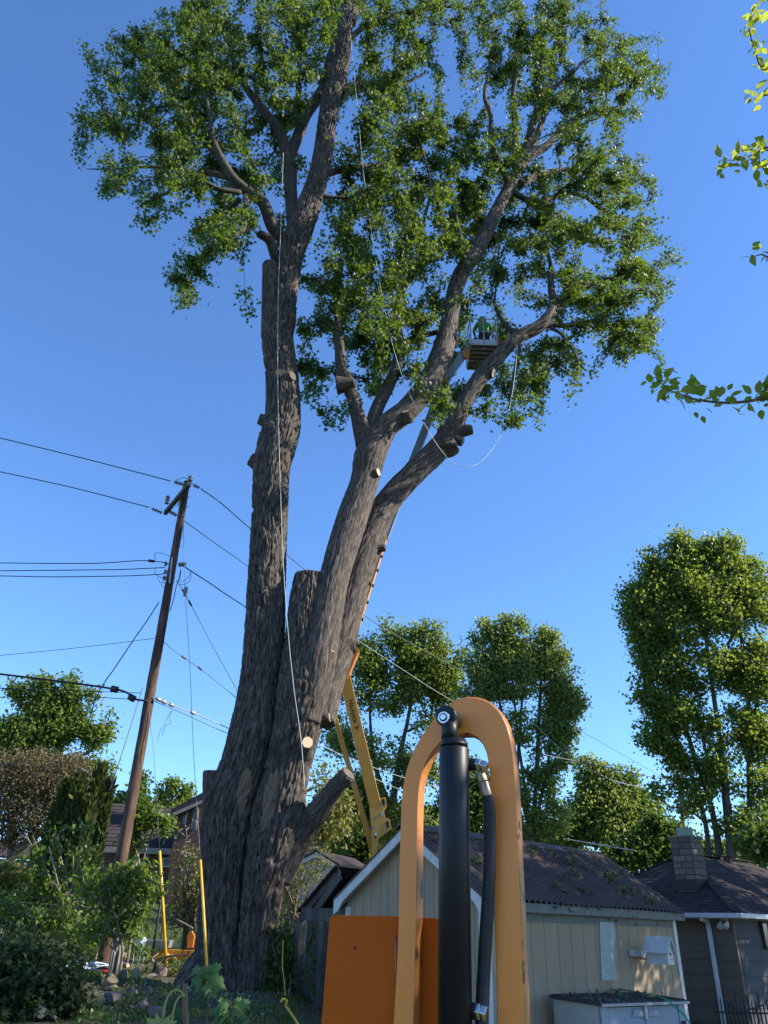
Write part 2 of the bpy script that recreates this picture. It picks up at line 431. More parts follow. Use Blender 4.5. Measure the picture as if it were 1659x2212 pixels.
leaf_mesh('grass', P, .07, m_grass, None, 'spray', droop=-2.2, up=0, spread=.6, seed=4); col.objects[-1]['kind'] = 'stuff'
P = scatter(24000, -17, -2.5, 22, 36, 9, .0)
leaf_mesh('lawn_grass', P, .12, m_grass, None, 'spray', droop=-2.2, up=0, spread=.6, seed=5)
m_weed = leaf_mat('broad_weeds', (.03, .06, .015), (.06, .12, .025), (.11, .18, .04), (.22, .36, .05), .35, .45)
P = scatter(4200, -9, -2.6, 12.3, 20.5, 12, .58); P[:, 2] += rng.uniform(0, .08, len(P))
leaf_mesh('ground_cover_leaves', P, .08, m_weed, None, 'oval', droop=-.3, up=1.2, seed=6)
m_litter = leaf_mat('fallen_leaves', (.06, .05, .02), (.12, .1, .045), (.22, .19, .1), (.2, .16, .06), .2, .7)
P = scatter(3500, -9, 0, 11.8, 19, 15, .4); P[:, 2] += .03
leaf_mesh('leaf_litter', P, .07, m_litter, None, 'quad', droop=0, up=2.5, seed=8)

m_chip = M('pale_wood_chips', (.5, .38, .24), (.34, .25, .15), scale=9, rough=.9)
P = np.concatenate([scatter(1800, -7.5, -1.2, 13.5, 19.5, 21, .5), scatter(900, -4.8, -1.6, 14.4, 17.5, 22, .35)]); P[:, 2] += .025
leaf_mesh('sawdust_and_chips', P, .032, m_chip, None, 'quad', droop=0, up=2.5, seed=18)

# ------------------------------------------------------------------ the big silver maple
m_bark = bark_mat('maple_bark', (.072, .054, .042), (.012, .009, .007), (.2, .16, .125), lichen=(.05, .044, .03), fine=62, bump=.028, wound=True)
m_limb = bark_mat('limb_bark', (.056, .045, .032), (.014, .011, .008), (.14, .115, .085), lichen=(.052, .05, .024), fine=80, bump=.016)
m_cut = M('fresh_cut_wood', (.75, .56, .36), (.58, .4, .22), scale=22, rough=.8, stretch=(1, 1, 1), spots=(.4, .26, .13), sscale=14, sth=.68)
m_oldcut = M('weathered_cut_wood', (.2, .16, .125), (.1, .08, .065), scale=16, rough=.9)
for mm in (m_cut, m_oldcut):                            # growth rings on the sawn faces
    nt_ = mm.node_tree; tc = nt_.nodes.new('ShaderNodeTexCoord'); sb = nt_.nodes.new('ShaderNodeVectorMath'); sb.operation = 'SUBTRACT'; sb.inputs[1].default_value = (.5, .5, .5); nt_.links.new(tc.outputs['Generated'], sb.inputs[0])
    ln = nt_.nodes.new('ShaderNodeVectorMath'); ln.operation = 'LENGTH'; nt_.links.new(sb.outputs[0], ln.inputs[0]); ml = nt_.nodes.new('ShaderNodeMath'); ml.operation = 'MULTIPLY'; ml.inputs[1].default_value = 55; nt_.links.new(ln.outputs['Value'], ml.inputs[0])
    sn = nt_.nodes.new('ShaderNodeMath'); sn.operation = 'SINE'; nt_.links.new(ml.outputs[0], sn.inputs[0]); bs = nt_.nodes['Principled BSDF']; cin = bs.inputs['Base Color'].links[0].from_socket
    rr_ = ramp(nt_, sn.outputs[0], [(.0, (.62, .62, .62)), (.8, (1, 1, 1))]); nt_.links.new(mixc(nt_, 1.0, cin, rr_.outputs[0], 'MULTIPLY'), bs.inputs['Base Color'])
m_leaf = leaf_mat('maple_leaves', (.006, .017, .004), (.016, .038, .007), (.04, .078, .011), (.28, .42, .02), .31, .5)
TB = gp(-3.1, 17.0)
tree = empty('maple_tree', TB, 'giant old maple with furrowed trunk, cut stubs and a leafy crown filling the sky', 'tree')
def stem(name, L, mat=m_bark, **k):
    """L: (x, y, Y, half width) on the grid"""
    pts = []
    for x, y, Y, hw in L:
        p = at(x, y, Y); pts.append((p, px(p, hw)))
    return bark_tube(name, pts, mat, tree, **k)
SK = []
w1 = (at(532, 1725, 16.5), .2, .62, .05)
w2 = (at(580, 1722, 16.36), .17, .62, .05)
tl, d = stem('trunk', [(468, 2235, 17, 72), (470, 2180, 17, 62), (472, 2100, 17, 52), (473, 2025, 17, 47), (480, 1889, 17, 48), (492, 1753, 17, 56), (525, 1663, 17, 52), (548, 1572, 17, 48),
    (562, 1481, 17, 43), (571, 1391, 17, 42), (577, 1248, 17, 39), (583, 1120, 17, 37), (588, 1012, 17, 38), (603, 948, 17, 41), (612, 905, 17, 37), (610, 819, 17, 33), (600, 733, 17, 32), (607, 690, 17, 31), (618, 620, 17, 25), (630, 547, 17, 26),
    (656, 474, 17, 27), (682, 401, 17, 22), (698, 328, 17, 20), (707, 255, 17.1, 19), (722, 182, 17.1, 21), (738, 130, 17.2, 17), (745, 60, 17.2, 17), (758, -20, 17.3, 15), (765, -120, 17.4, 13), (780, -260, 17.5, 8)],
    ds=.045, amp=.065, freq=13, flare=.42, lump=.07, wounds=[w1], seed=2)
SK += sample_skel(*d, every=12, frm=.62)
tr, d = stem('trunk', [(556, 2235, 16.85, 46), (547, 2161, 16.85, 38), (553, 2100, 16.85, 37), (556, 2025, 16.85, 38), (566, 1935, 16.85, 42), (583, 1844, 16.85, 52), (602, 1753, 16.85, 56), (621, 1663, 16.85, 48), (643, 1572, 16.85, 50), (655, 1500, 16.85, 56),
    (655, 1430, 16.85, 46), (660, 1377, 16.85, 43), (663, 1300, 16.85, 37), (667, 1244, 16.85, 30)], ds=.045, amp=.065, freq=13, flare=.4, lump=.07, wounds=[w2], seed=5)
mid, d = stem('limb', [(655, 1560, 16.75, 42), (682, 1440, 16.7, 40), (702, 1340, 16.75, 36), (724, 1239, 16.9, 32), (760, 1120, 17.15, 33), (789, 1034, 17.3, 31), (800, 985, 17.3, 34), (833, 925, 17.4, 27), (880, 885, 17.5, 25), (925, 830, 17.6, 25), (950, 775, 17.8, 24),
    (965, 722, 18, 21), (975, 670, 18, 17), (992, 600, 18.1, 17), (1030, 540, 18.3, 16), (1068, 465, 18.6, 14), (1100, 405, 18.8, 13), (1135, 345, 19.2, 11), (1185, 312, 19.5, 8), (1223, 271, 19.8, 6.5), (1269, 246, 20, 5), (1331, 233, 20.2, 2.5)],
    ds=.055, amp=.018, freq=11, lump=.06, seed=8)
SK += sample_skel(*d, every=10, frm=.5)
third, d = stem('limb', [(690, 1560, 16.95, 34), (712, 1470, 17.1, 33), (740, 1377, 17.3, 33), (772, 1248, 17.6, 32), (818, 1120, 17.9, 29), (850, 1068, 18, 27), (900, 1015, 18.1, 26), (942, 975, 18.2, 26), (975, 930, 18.2, 22), (1003, 870, 18.2, 18), (1040, 812, 18.2, 18), (1078, 768, 18.2, 16),
    (1120, 728, 18.3, 14), (1160, 708, 18.4, 14), (1180, 688, 18.4, 11), (1194, 658, 18.5, 9), (1190, 616, 18.6, 7), (1190, 575, 18.7, 5), (1181, 540, 18.8, 3)],
    ds=.055, amp=.018, freq=11, lump=.07, seed=11)
SK += sample_skel(*d, every=10, frm=.5)
def limb(L, mat=m_limb, base=8, frm=.15, **k):
    kk = dict(ds=.1, amp=.008, freq=16, lump=.05, nseg=10 if L[0][3] < 8 else 20, seed=len(SK)); kk.update(k)
    o, d = stem('limb', L, mat, **kk); SK.extend(sample_skel(*d, every=4, l0=base, frm=frm)); return o
# left crown
limb([(618, 520, 17, 15), (590, 492, 16.8, 14), (567, 437, 16.4, 13), (530, 410, 16.1, 12), (501, 383, 15.9, 11), (475, 339, 15.7, 9), (461, 303, 15.6, 7), (454, 255, 15.5, 5), (443, 200, 15.5, 3)])
limb([(478, 345, 15.7, 6), (440, 305, 15.6, 5), (410, 273, 15.5, 4.5), (355, 200, 15.3, 3), (319, 150, 15.2, 2)])
limb([(519, 416, 16, 6), (464, 405, 15.6, 5), (399, 365, 15.2, 4), (319, 361, 14.9, 3), (246, 365, 14.7, 2), (187, 365, 14.5, 1)])
limb([(494, 383, 15.9, 7), (443, 375, 16.2, 6), (406, 397, 16.4, 5), (355, 419, 16.6, 3.5), (311, 440, 16.8, 2)])
limb([(530, 427, 16.1, 6), (528, 488, 15.7, 5.5), (515, 503, 15.6, 5), (486, 529, 15.4, 3), (466, 556, 15.3, 1.5)])
limb([(519, 428, 16.1, 6), (483, 470, 16.4, 4.5), (457, 510, 16.5, 3), (428, 569, 16.7, 2), (406, 622, 16.8, 1)])
limb([(640, 520, 17, 17), (632, 460, 17.2, 15), (628, 410, 17.3, 14), (624, 355, 17.4, 15), (603, 284, 17.6, 11), (559, 226, 17.8, 9), (523, 175, 18, 7), (494, 102, 18.2, 5), (472, 40, 18.3, 3)])
limb([(624, 345, 17.4, 12), (647, 284, 17.6, 12), (661, 248, 17.7, 12), (698, 190, 17.9, 11), (712, 128, 18, 9), (731, 73, 18.1, 9), (712, 0, 18.2, 7), (705, -90, 18.3, 4)])
limb([(647, 260, 17.6, 7), (645, 200, 17.3, 6.5), (647, 138, 17.1, 5), (640, 60, 17, 3)])
limb([(559, 226, 17.8, 6), (555, 182, 17.5, 5.5), (567, 153, 17.4, 5), (556, 36, 17.3, 3)])
limb([(620, 540, 17, 12), (598, 560, 17, 11), (583, 520, 16.7, 11), (560, 505, 16.4, 9)], frm=1)   # torn stub
limb([(757, 50, 17.2, 11), (772, 0, 17.5, 11), (795, -80, 17.8, 8), (820, -180, 18, 5)])
# towards the right from the left stem
limb([(705, 375, 17.1, 8), (760, 362, 17.6, 6), (829, 357, 18.1, 4), (870, 362, 18.4, 2.5)])
limb([(735, 200, 17.2, 9), (768, 187, 17.5, 8), (810, 181, 17.9, 7), (864, 183, 18.4, 4), (915, 160, 18.8, 3)])
limb([(755, 85, 17.2, 7), (795, 52, 17.4, 5), (864, 29, 17.7, 4), (960, 15, 18, 3), (1020, 20, 18.2, 1.5)])
limb([(700, 425, 17, 4), (760, 428, 17.3, 3.5), (830, 436, 17.8, 2.5), (905, 440, 18.2, 1.5)])
# centre fork
limb([(790, 960, 17.3, 22), (775, 905, 17.1, 17), (762, 860, 17, 14), (750, 825, 16.9, 15), (737, 790, 16.8, 13), (733, 730, 16.7, 9), (728, 650, 16.6, 6), (740, 560, 16.5, 4)])
limb([(800, 960, 17.3, 22), (812, 890, 17.5, 15), (838, 835, 17.6, 14), (862, 775, 17.7, 13), (858, 700, 17.8, 11), (866, 600, 17.9, 8), (862, 530, 18, 6), (885, 455, 18.1, 4), (890, 380, 18.2, 2.5)])
limb([(866, 765, 17.7, 8), (885, 735, 17.9, 7), (925, 722, 18.1, 6), (960, 715, 18.2, 5)], frm=.3)
limb([(862, 640, 17.8, 7), (905, 560, 17.5, 5), (915, 480, 17.3, 4), (930, 400, 17.2, 3), (905, 300, 17.1, 2)])
limb([(985, 610, 18, 6), (1000, 560, 17.6, 5), (985, 470, 17.3, 4), (960, 400, 17.1, 2.5)])
# right crown
limb([(1115, 385, 18.9, 9), (1114, 312, 18.6, 8), (1112, 260, 18.4, 7), (1108, 208, 18.2, 5), (1118, 150, 18, 3)])
limb([(1100, 400, 18.8, 8), (1064, 320, 18.3, 7), (1060, 250, 18.1, 5), (1047, 200, 18, 4), (1070, 110, 17.9, 2.5)])
limb([(1130, 352, 19.1, 9), (1150, 270, 19.3, 8), (1175, 208, 19.5, 6), (1227, 167, 19.7, 4), (1262, 132, 19.9, 2)])
limb([(1135, 345, 19.2, 8), (1165, 280, 19.6, 7), (1190, 180, 20, 5), (1200, 90, 20.3, 3)])
limb([(1123, 398, 18.9, 9), (1160, 378, 19.3, 8), (1196, 371, 19.7, 6), (1238, 366, 20, 4.5), (1310, 383, 20.5, 3), (1347, 412, 20.7, 1.5)])
limb([(1108, 415, 18.8, 7), (1140, 432, 19, 6.5), (1169, 437, 19.2, 6), (1217, 418, 19.5, 5), (1263, 425, 19.8, 4), (1300, 454, 20, 3), (1350, 475, 20.3, 1.5)])
limb([(1180, 690, 18.4, 10), (1200, 672, 18.6, 8), (1227, 637, 18.9, 6.5), (1269, 614, 19.3, 5), (1306, 602, 19.7, 3.5), (1355, 606, 20, 1.5)])
limb([(1165, 708, 18.4, 8), (1190, 701, 18.5, 7), (1227, 703, 18.8, 5.5), (1269, 695, 19.1, 4.5), (1310, 701, 19.4, 3.5), (1352, 713, 19.7, 2.5), (1396, 750, 20, 1.2)])
limb([(1127, 725, 18.3, 8), (1095, 707, 18.8, 6), (1076, 674, 19.6, 4), (1069, 645, 20.2, 2.5), (1074, 600, 20.6, 1.5), (1066, 560, 20.8, .8)])
limb([(1123, 738, 18.3, 5), (1116, 784, 18.3, 4.5), (1106, 831, 18.4, 3), (1100, 880, 18.4, 1.5)])
limb([(1190, 708, 18.5, 4), (1212, 722, 18.2, 3), (1237, 755, 18, 2.5), (1250, 785, 17.9, 2), (1243, 815, 17.9, 1)])
limb([(1010, 870, 18.2, 5), (980, 862, 18.6, 4), (955, 880, 18.9, 3), (945, 905, 19, 1.5)])
# cut stubs with pale faces
def cutdisc(c, d, r, mat, parent, ell=1.0):
    c = Vector(c); d = Vector(d).normalized(); mb = MB(); n = 20
    a = d.cross(Vector((.3, .2, 1))).normalized(); b = d.cross(a)
    ring = [c + (a*math.cos(2*math.pi*k/n)*ell+b*math.sin(2*math.pi*k/n))*r*(1+.1*math.sin(.63*k+r*40)+.05*math.sin(2.2*k+r*90)) for k in range(n)]
    mb.prism(ring, d*.008); return mb.build('cut_face', mat, parent)
def stub(x, y, Y, hw, dirv, L, mat=m_cut, tip=None, barkm=m_bark):
    p = at(x, y, Y); dirv = Vector(dirv).normalized(); r = px(p, hw)
    o, d = bark_tube('stub', [(p-dirv*L, r*(1.9 if L < 1 else 1)), (p-dirv*L*.45, r*(1.35 if L < 1 else 1)), (p-dirv*min(.06, L*.12), r*1.05), (p, r)], barkm, tree, ds=.04, amp=.006, freq=14, nseg=24, seed=int(x))
    cutdisc(p+dirv*.004, dirv, r*.9, mat, o)
def top_disc(pts, x, y, Y, hw, mat):
    pass
cutdisc(at(668, 1242, 16.85), (at(668, 1242, 16.85)-at(663, 1300, 16.85)), px(at(667, 1244, 16.85), 28), m_oldcut, tr)
stub(664, 1604, 16.3, 14, (.35, -.9, .35), .35)
stub(572, 1282, 16.58, 9, (.1, -.55, -.6), .3)
stub(601, 808, 16.55, 9, (0, -.6, -.55), .3)
stub(588, 918, 16.55, 9, (-.2, -.6, -.55), .3)
stub(567, 1037, 16.6, 8, (-.3, -.6, -.4), .3, m_oldcut)
stub(817, 1020, 17.02, 9, (.75, -.5, .1), .3, barkm=m_limb)
stub(716, 1399, 16.52, 14, (.75, -.45, .45), .4)
stub(876, 889, 17.16, 9, (-.15, -.6, .45), .3, barkm=m_limb)
stub(727, 189, 16.8, 8, (.2, -.6, -.7), .3)
stub(712, 1550, 16.7, 9, (.95, -.25, .1), .35)
stub(764, 1390, 17.2, 20, (.9, .05, .3), .6, m_oldcut)
stub(541, 992, 17, 14, (-.8, -.2, .35), .55, m_oldcut)
stub(560, 905, 17, 12, (-.9, -.2, .2), .5, m_oldcut)
stub(632, 812, 16.6, 12, (.7, -.5, .1), .35, m_oldcut)
stub(584, 575, 16.95, 17, (-.09, .02, 1), 2.9, m_oldcut)
stub(766, 828, 16.8, 11, (.95, -.1, .1), .5, m_oldcut, barkm=m_limb)
stub(984, 728, 17.9, 13, (.7, -.3, .55), .6, barkm=m_limb)
stub(948, 822, 17.5, 10, (.8, -.3, .5), .35, barkm=m_limb)
stub(1066, 806, 18.1, 11, (.8, -.3, -.3), .35, barkm=m_limb)
stub(1020, 928, 18.1, 11, (.95, -.1, .1), .6, m_oldcut, barkm=m_limb)
stub(1000, 955, 18.1, 9, (.8, -.1, -.3), .5, m_oldcut, barkm=m_limb)
stub(958, 925, 18.1, 14, (-.1, 0, 1), .8, m_oldcut, barkm=m_limb)
stub(832, 1183, 17.6, 8, (.95, -.1, .1), .5, m_oldcut, barkm=m_limb)
stub(801, 1258, 17.5, 7, (.95, -.1, .1), .35, m_oldcut, barkm=m_limb)
stub(1198, 672, 18.4, 6, (.5, -.5, .1), .2, barkm=m_limb)
# low cut limb on the right and the short stub on the left of the base
o, d = stem('limb', [(590, 1880, 17, 50), (640, 1812, 16.9, 33), (680, 1760, 16.7, 25), (720, 1708, 16.5, 20), (752, 1672, 16.3, 18)], ds=.05, amp=.014, freq=12, lump=.05, seed=21)
e = at(753, 1671, 16.3); cutdisc(e, e-at(720, 1708, 16.5), px(e, 16), m_oldcut, o)
o, d = stem('limb', [(458, 1990, 17.1, 26), (460, 1850, 17.05, 24), (458, 1750, 17, 21), (457, 1668, 17, 19)], ds=.05, amp=.014, freq=12, lump=.05, seed=22)
e = at(457, 1667, 17); cutdisc(e, (0, 0, 1), px(e, 18), m_cut, o)
# root buttresses
for (x0, y0, Y0, x1, y1, Y1, h) in ((430, 2080, 16.9, 345, 2190, 16.4, 24), (440, 2120, 16.6, 400, 2212, 15.8, 22), (560, 2140, 16.8, 600, 2210, 16.2, 18), (480, 2150, 16.4, 470, 2225, 15.7, 20)):
    stem('root', [(480 if x0 < 520 else 555, y0-40, 17, h*.5), (x0, y0, Y0, h), ((x0+x1)/2-4, (y0+y1)/2+10, (Y0+Y1)/2, h*.8), (x1, y1, Y1, h*.3)], ds=.05, amp=.012, freq=12, seed=x0)

# crown density read from the picture, 50-px cells from x=200, y=0 (1920-grid)
ROWS = """00102685 73776366 76635637 761000
02544885 73654355 62028658 984310
45876787 74563155 55269779 986740
46888777 67555477 77579989 768860
34546687 63454567 73157768 898640
45878776 66621466 76235656 887510
36776444 46622466 85575645 755000
14555562 34341456 76425654 454000
04665464 45032566 76725655 787720
05655354 33001564 65576446 766430
00455356 43001555 76576356 777550
00000453 32001554 66775346 765630
00001553 12042466 87763455 645631
00001520 00055788 75435434 678862
00000300 00036767 76146535 666750
00000001 20036866 66465544 356630
00000000 00046645 55333413 533640
00000000 00244424 43322236 611340
00000000 00043441 20231556 630000
00000000 00031130 00435553 300000
00000000 00003000 01434341 000000
00000000 00000000 00220401 000000""".replace(" ", "").split()
BARE = [np.array(q, float) for q in ([(925, 830), (965, 722), (992, 600), (1030, 540), (1068, 465), (1100, 405)], [(942, 975), (1003, 870), (1040, 812), (1078, 768), (1120, 728), (1180, 688)], [(618, 620), (630, 547), (656, 474), (682, 401), (698, 328), (707, 255), (722, 182), (742, 100), (757, 0)], [(800, 960), (812, 890), (838, 835), (860, 780)], [(790, 960), (775, 905), (762, 860), (748, 820)], [(618, 520), (567, 437), (501, 383), (475, 339)], [(632, 460), (624, 355), (603, 284), (559, 226)])]
def near_bare(x, y):
    p = np.array([x, y]); m = 1e9
    for L in BARE:
        for a, b in zip(L[:-1], L[1:]):
            t = min(1, max(0, np.dot(p-a, b-a)/np.dot(b-a, b-a))); m = min(m, np.linalg.norm(p-a-(b-a)*t))
    return m
def crown_points(per=1.05, seed=17):
    g = np.random.default_rng(seed); out = []
    rows = [("000003566655566666555566655000", -1), ("000000355555455555555555500000", -2), ("000000034444444444444440000000", -3)]
    allr = [(r, i) for i, r in enumerate(ROWS)]+rows
    for r, i in allr:
        r = (r+'0'*30)[:30]
        for j, ch in enumerate(r):
            dn = int(ch)
            n = g.poisson(dn*per*(1.5 if i >= 0 else .8))
            for _ in range(n):
                X = 200+50*j+g.uniform(-4, 54); Yp = 50*i+g.uniform(-4, 54)
                x, y = X*.8641, Yp*.8641
                if x < 700: Y = 16.6+g.normal(0, 1.4)
                elif x < 980: Y = 17.6+g.normal(0, 1.3)
                else: Y = 19.2+g.normal(0, 1.3)
                # keep leaves off the bare stems' near side and behind the basket
                if 985 < x < 1150 and 640 < y < 860: Y = 21.3+abs(g.normal(0, .8))
                if 560 < x < 700 and 560 < y < 1000: Y = 18+abs(g.normal(0, .8))
                if y > 0 and near_bare(x, y) < 30: Y = (17.0 if x < 780 else 18.4)+.9+abs(g.normal(0, .9))
                if y < -60: Y += 1.5
                out.append(tuple(at(x, y, Y)))
    out = np.array(out); return out[vnoise(out*.85, 3)*.6+vnoise(out*1.9, 4)*.4 > .495]
CP = crown_points()
chains, pp, rad = grow(SK, CP, bf=.22, tip=.007, gam=2.1)
chains_mesh('branches', chains, m_limb, tree, sub=3, jit=.05)
def clump(pp, pts, per, sig, seed, t0=.35, t1=1.15, drop=.05):
    g = np.random.default_rng(seed); n = len(pts)
    t = g.uniform(t0, t1, (n, per, 1)); P = pp[:, None]*(1-t)+pts[:, None]*t
    L = np.linalg.norm(pts-pp, axis=1)
    P = np.where((L > 1.2)[:, None, None], pts[:, None]-(pts-pp)[:, None]/np.maximum(L, .01)[:, None, None]*g.uniform(-.1, .9, (n, per, 1)), P)
    P = P+g.normal(0, sig, (n, per, 3))*np.array([1, 1, .8]); P[:, :, 2] -= drop
    return P.reshape(-1, 3)
LP = clump(pp, CP, 100, .125, 5, t0=-.1, t1=1.25)
leaf_mesh('crown', LP, .14, m_leaf, tree, 'maple', droop=.9, up=.45, seed=11)
# ------------------------------------------------------------------ trees and shrubs behind
m_bgbark = bark_mat('grey_bark', (.075, .065, .055), (.03, .026, .022), (.12, .11, .095), fine=20, bump=.01)
def mk(name, d, m, l, t, tw=.4, r=.42): return leaf_mat(name, d, m, l, t, tw, r)
m_l1 = mk('leaves_mid_green', (.03, .058, .013), (.072, .125, .025), (.16, .22, .05), (.45, .56, .06))
m_l2 = mk('leaves_pale_green', (.045, .085, .022), (.11, .17, .045), (.2, .27, .075), (.48, .58, .1))
m_l3 = mk('leaves_deep_green', (.02, .045, .012), (.045, .085, .02), (.085, .13, .03), (.24, .36, .04))
m_yel = mk('leaves_yellow_green', (.09, .1, .02), (.17, .17, .035), (.26, .24, .06), (.4, .4, .08))
m_cedar = mk('cedar_sprays', (.012, .028, .008), (.03, .055, .012), (.11, .12, .02), (.14, .16, .02), .2, .6)
m_shrub = mk('shrub_leaves', (.03, .06, .012), (.07, .12, .022), (.13, .19, .04), (.34, .46, .04))
m_bud = mk('olive_buds', (.085, .07, .03), (.14, .115, .05), (.2, .16, .07), (.22, .18, .07), .25, .7)
m_twig = bark_mat('brown_twig_bark', (.13, .095, .065), (.06, .045, .035), (.2, .16, .12), fine=30, bump=.004)
m_stick = bark_mat('pale_stick_bark', (.2, .17, .13), (.1, .085, .07), (.32, .29, .24), lichen=(.16, .16, .12), fine=30, bump=.004)

def ell_points(E, Y, n, seed, depth=1.0, shell=.55, plume=.2, gap=.03, gapf=1.25):
    """E: ellipses (cx, cy, rx, ry, weight) on the grid"""
    g = np.random.default_rng(seed); PLM = []
    for k in range(9):
        an = g.uniform(-.15, math.pi+.15); z = g.uniform(-.5, .5); PLM.append((math.cos(an)*.85, -math.sin(an)*.85, z))
    W = np.array([e[2]*e[3]*e[4] for e in E]); W = W/W.sum(); out = []
    for e, k in zip(E, g.multinomial(n, W)):
        for _ in range(k):
            v = g.normal(0, 1, 3); v /= np.linalg.norm(v)+1e-9; v *= g.uniform(shell**3, 1)**(1/3)
            if g.uniform() < plume:
                a = PLM[int(g.integers(0, len(PLM)))]; t = g.uniform(.75, 1.5)
                v = np.array([a[0]*(.85+.15*t), a[1]*.9-(t-.75)*.55, a[2]])+g.normal(0, .05, 3)*np.array([1, 2, 1])
            c = at(e[0], e[1], Y); rx = px(c, e[2])
            q = at(e[0]+v[0]*e[2], e[1]+v[1]*e[3], Y+v[2]*rx*depth); out.append(tuple(q))
    out = np.array(out); k = vnoise(out*np.array([1, 1, .28])*gapf, seed)*.5+vnoise(out*gapf*2.3, seed+5)*.5 > .5-gap; return out[k] if k.sum() > 12 else out
TIPS = {31: [(91, 1445), (106, 1448), (77, 1449), (147, 1451), (158, 1458), (206, 1488), (228, 1513), (241, 1532), (30, 1477), (60, 1465), (190, 1480)],
 71: [(835, 1338), (918, 1345), (944, 1352), (897, 1350), (790, 1341), (962, 1375), (860, 1352), (770, 1380), (1000, 1395)],
 73: [(1042, 1339), (1060, 1349), (1083, 1332), (1098, 1337), (1122, 1330), (1143, 1352), (1177, 1356), (1195, 1367), (1218, 1401), (1237, 1450, .8), (1263, 1503, .9), (1250, 1529, .9), (1240, 1570, .9), (1246, 1480, .8), (1025, 1375), (1010, 1420, -.6), (1232, 1620, .8)],
 79: [(1290, 1632), (1329, 1650), (1247, 1635), (1391, 1692), (1362, 1668), (1270, 1640), (1415, 1725)],
 89: [(1460, 1144), (1441, 1150), (1479, 1153), (1508, 1158), (1541, 1155), (1565, 1158), (1590, 1162), (1607, 1190), (1645, 1225), (1406, 1185), (1381, 1211, -.3), (1370, 1239, -.4), (1337, 1264, -.7), (1345, 1300, -.7), (1384, 1419, -.8), (1370, 1450, -.8), (1382, 1500, -.8), (1395, 1559, -.8), (1398, 1591, -.9), (1422, 1240), (1528, 1180), (1625, 1205), (1408, 1690, -.8), (1360, 1340, -.7)],
 61: [(372, 1668), (345, 1690), (405, 1695)]}
def make_tree(name, label, cat, base, Y, stems, E, n, per, leaf, sig, lm, seed, group=None, bark=None, shape='quad', depth=.8, bf=.35, tip=.012, droop=.5, up=.6, shell=.45, gam=2.2, jit=.12, maxsk=8, outk=0, sides=None):
    """stems: list of [(x, y, dY, halfwidth)...]; the first one is the trunk"""
    bark = bark or m_bgbark; bp = Vector(base); T = empty(name, bp, label, cat, group); sk = []
    for i, L in enumerate(stems):
        pts = []
        for j, (x, y, dY, hw) in enumerate(L):
            p = at(x, y, Y+dY)
            if j == 0 and (i == 0 or y >= 1940): gg = Vector((p.x, p.y, ground(p.x, p.y)-.1)); pts.append((gg, px(p, hw)*1.15)) if gg.z < p.z-.2 else None
            pts.append((p, px(p, hw)))
        o, (P, r, TT) = bark_tube('trunk' if i == 0 or cat != 'shrub' else 'stem', pts, bark, T, ds=.25, amp=.012, freq=8, nseg=10 if L[0][3] > 3 else 6, seed=seed+i)
        sk += sample_skel(P, r, TT, every=3, frm=.25)
    E = list(E); dm = min(1, 40/Y)
    if seed in TIPS:
        E = [(a, b+(38 if b < min(q[1] for q in TIPS[seed])+130 else 6), c*.84, d*.8, w) for a, b, c, d, w in E]
        for tp in TIPS[seed]:
            sl = tp[2] if len(tp) > 2 else (tp[0]-np.mean([q[0] for q in TIPS[seed]]))*.004
            for j in range(8): E.append((tp[0]-sl*j*13, tp[1]+8+j*13*(1-.45*abs(sl)), 3+1.3*j, 9, 2.6-.24*j))
    pts = ell_points(E, Y, int(n*(2.1 if cat == 'tree' and Y > 30 else 1)), seed, depth, shell, plume=0 if seed in TIPS else .2, gap=(.085 if seed == 89 else .3 if seed == 37 else .11) if cat == 'tree' else .6)
    ch, pp, rad = grow(sk, pts, bf=bf, tip=tip, gam=gam)
    chains_mesh('branches', ch, bark, T, sub=2, jit=jit, seed=seed, sides=sides)
    if per: 
        if cat == 'tree' and Y > 30: per = int(per*1.02); leaf *= .68; sig *= .62
        LP = clump(pp, pts, per, sig, seed+1, .3, 1.15, drop=0)
        o3 = None
        if outk:
            c = np.array(pp).mean(0); o3 = (LP-c); o3 = o3/(np.linalg.norm(o3, axis=1)[:, None]+.01)*outk
        leaf_mesh('crown', LP, leaf, lm, T, shape, droop=droop, up=up, seed=seed+2, out=o3)
    return T
def gY(x, Y):
    X = ((x-CX)/FP)*(axis((0, Y, 2))); return gp(X, Y)
# left maple beyond the pole
make_tree('maple_tree', 'leafy green tree rising behind the brownish twiggy tree at the left edge', 'tree', gY(60, 40), 40,
    [[(70, 1960, 0, 9), (75, 1800, 0, 8), (85, 1700, 0, 6), (100, 1600, 0, 4), (110, 1520, 0, 2)], [(75, 1760, 0, 6), (140, 1660, 0, 4), (200, 1620, 0, 2.5)], [(90, 1700, 0, 4), (140, 1600, 0, 3), (190, 1540, 0, 2)]],
    [(105, 1490, 42, 34, 1), (60, 1540, 60, 45, 1.1), (130, 1535, 50, 35, 1), (30, 1590, 60, 70, 1.2), (180, 1535, 40, 22, .8), (110, 1600, 45, 50, .7), (215, 1590, 32, 45, .6), (225, 1650, 30, 30, .9), (165, 1660, 45, 40, .9), (170, 1475, 14, 14, .8), (225, 1530, 20, 14, .6), (60, 1690, 70, 50, .9)],
    420, 34, .27, .38, m_l1, 31)
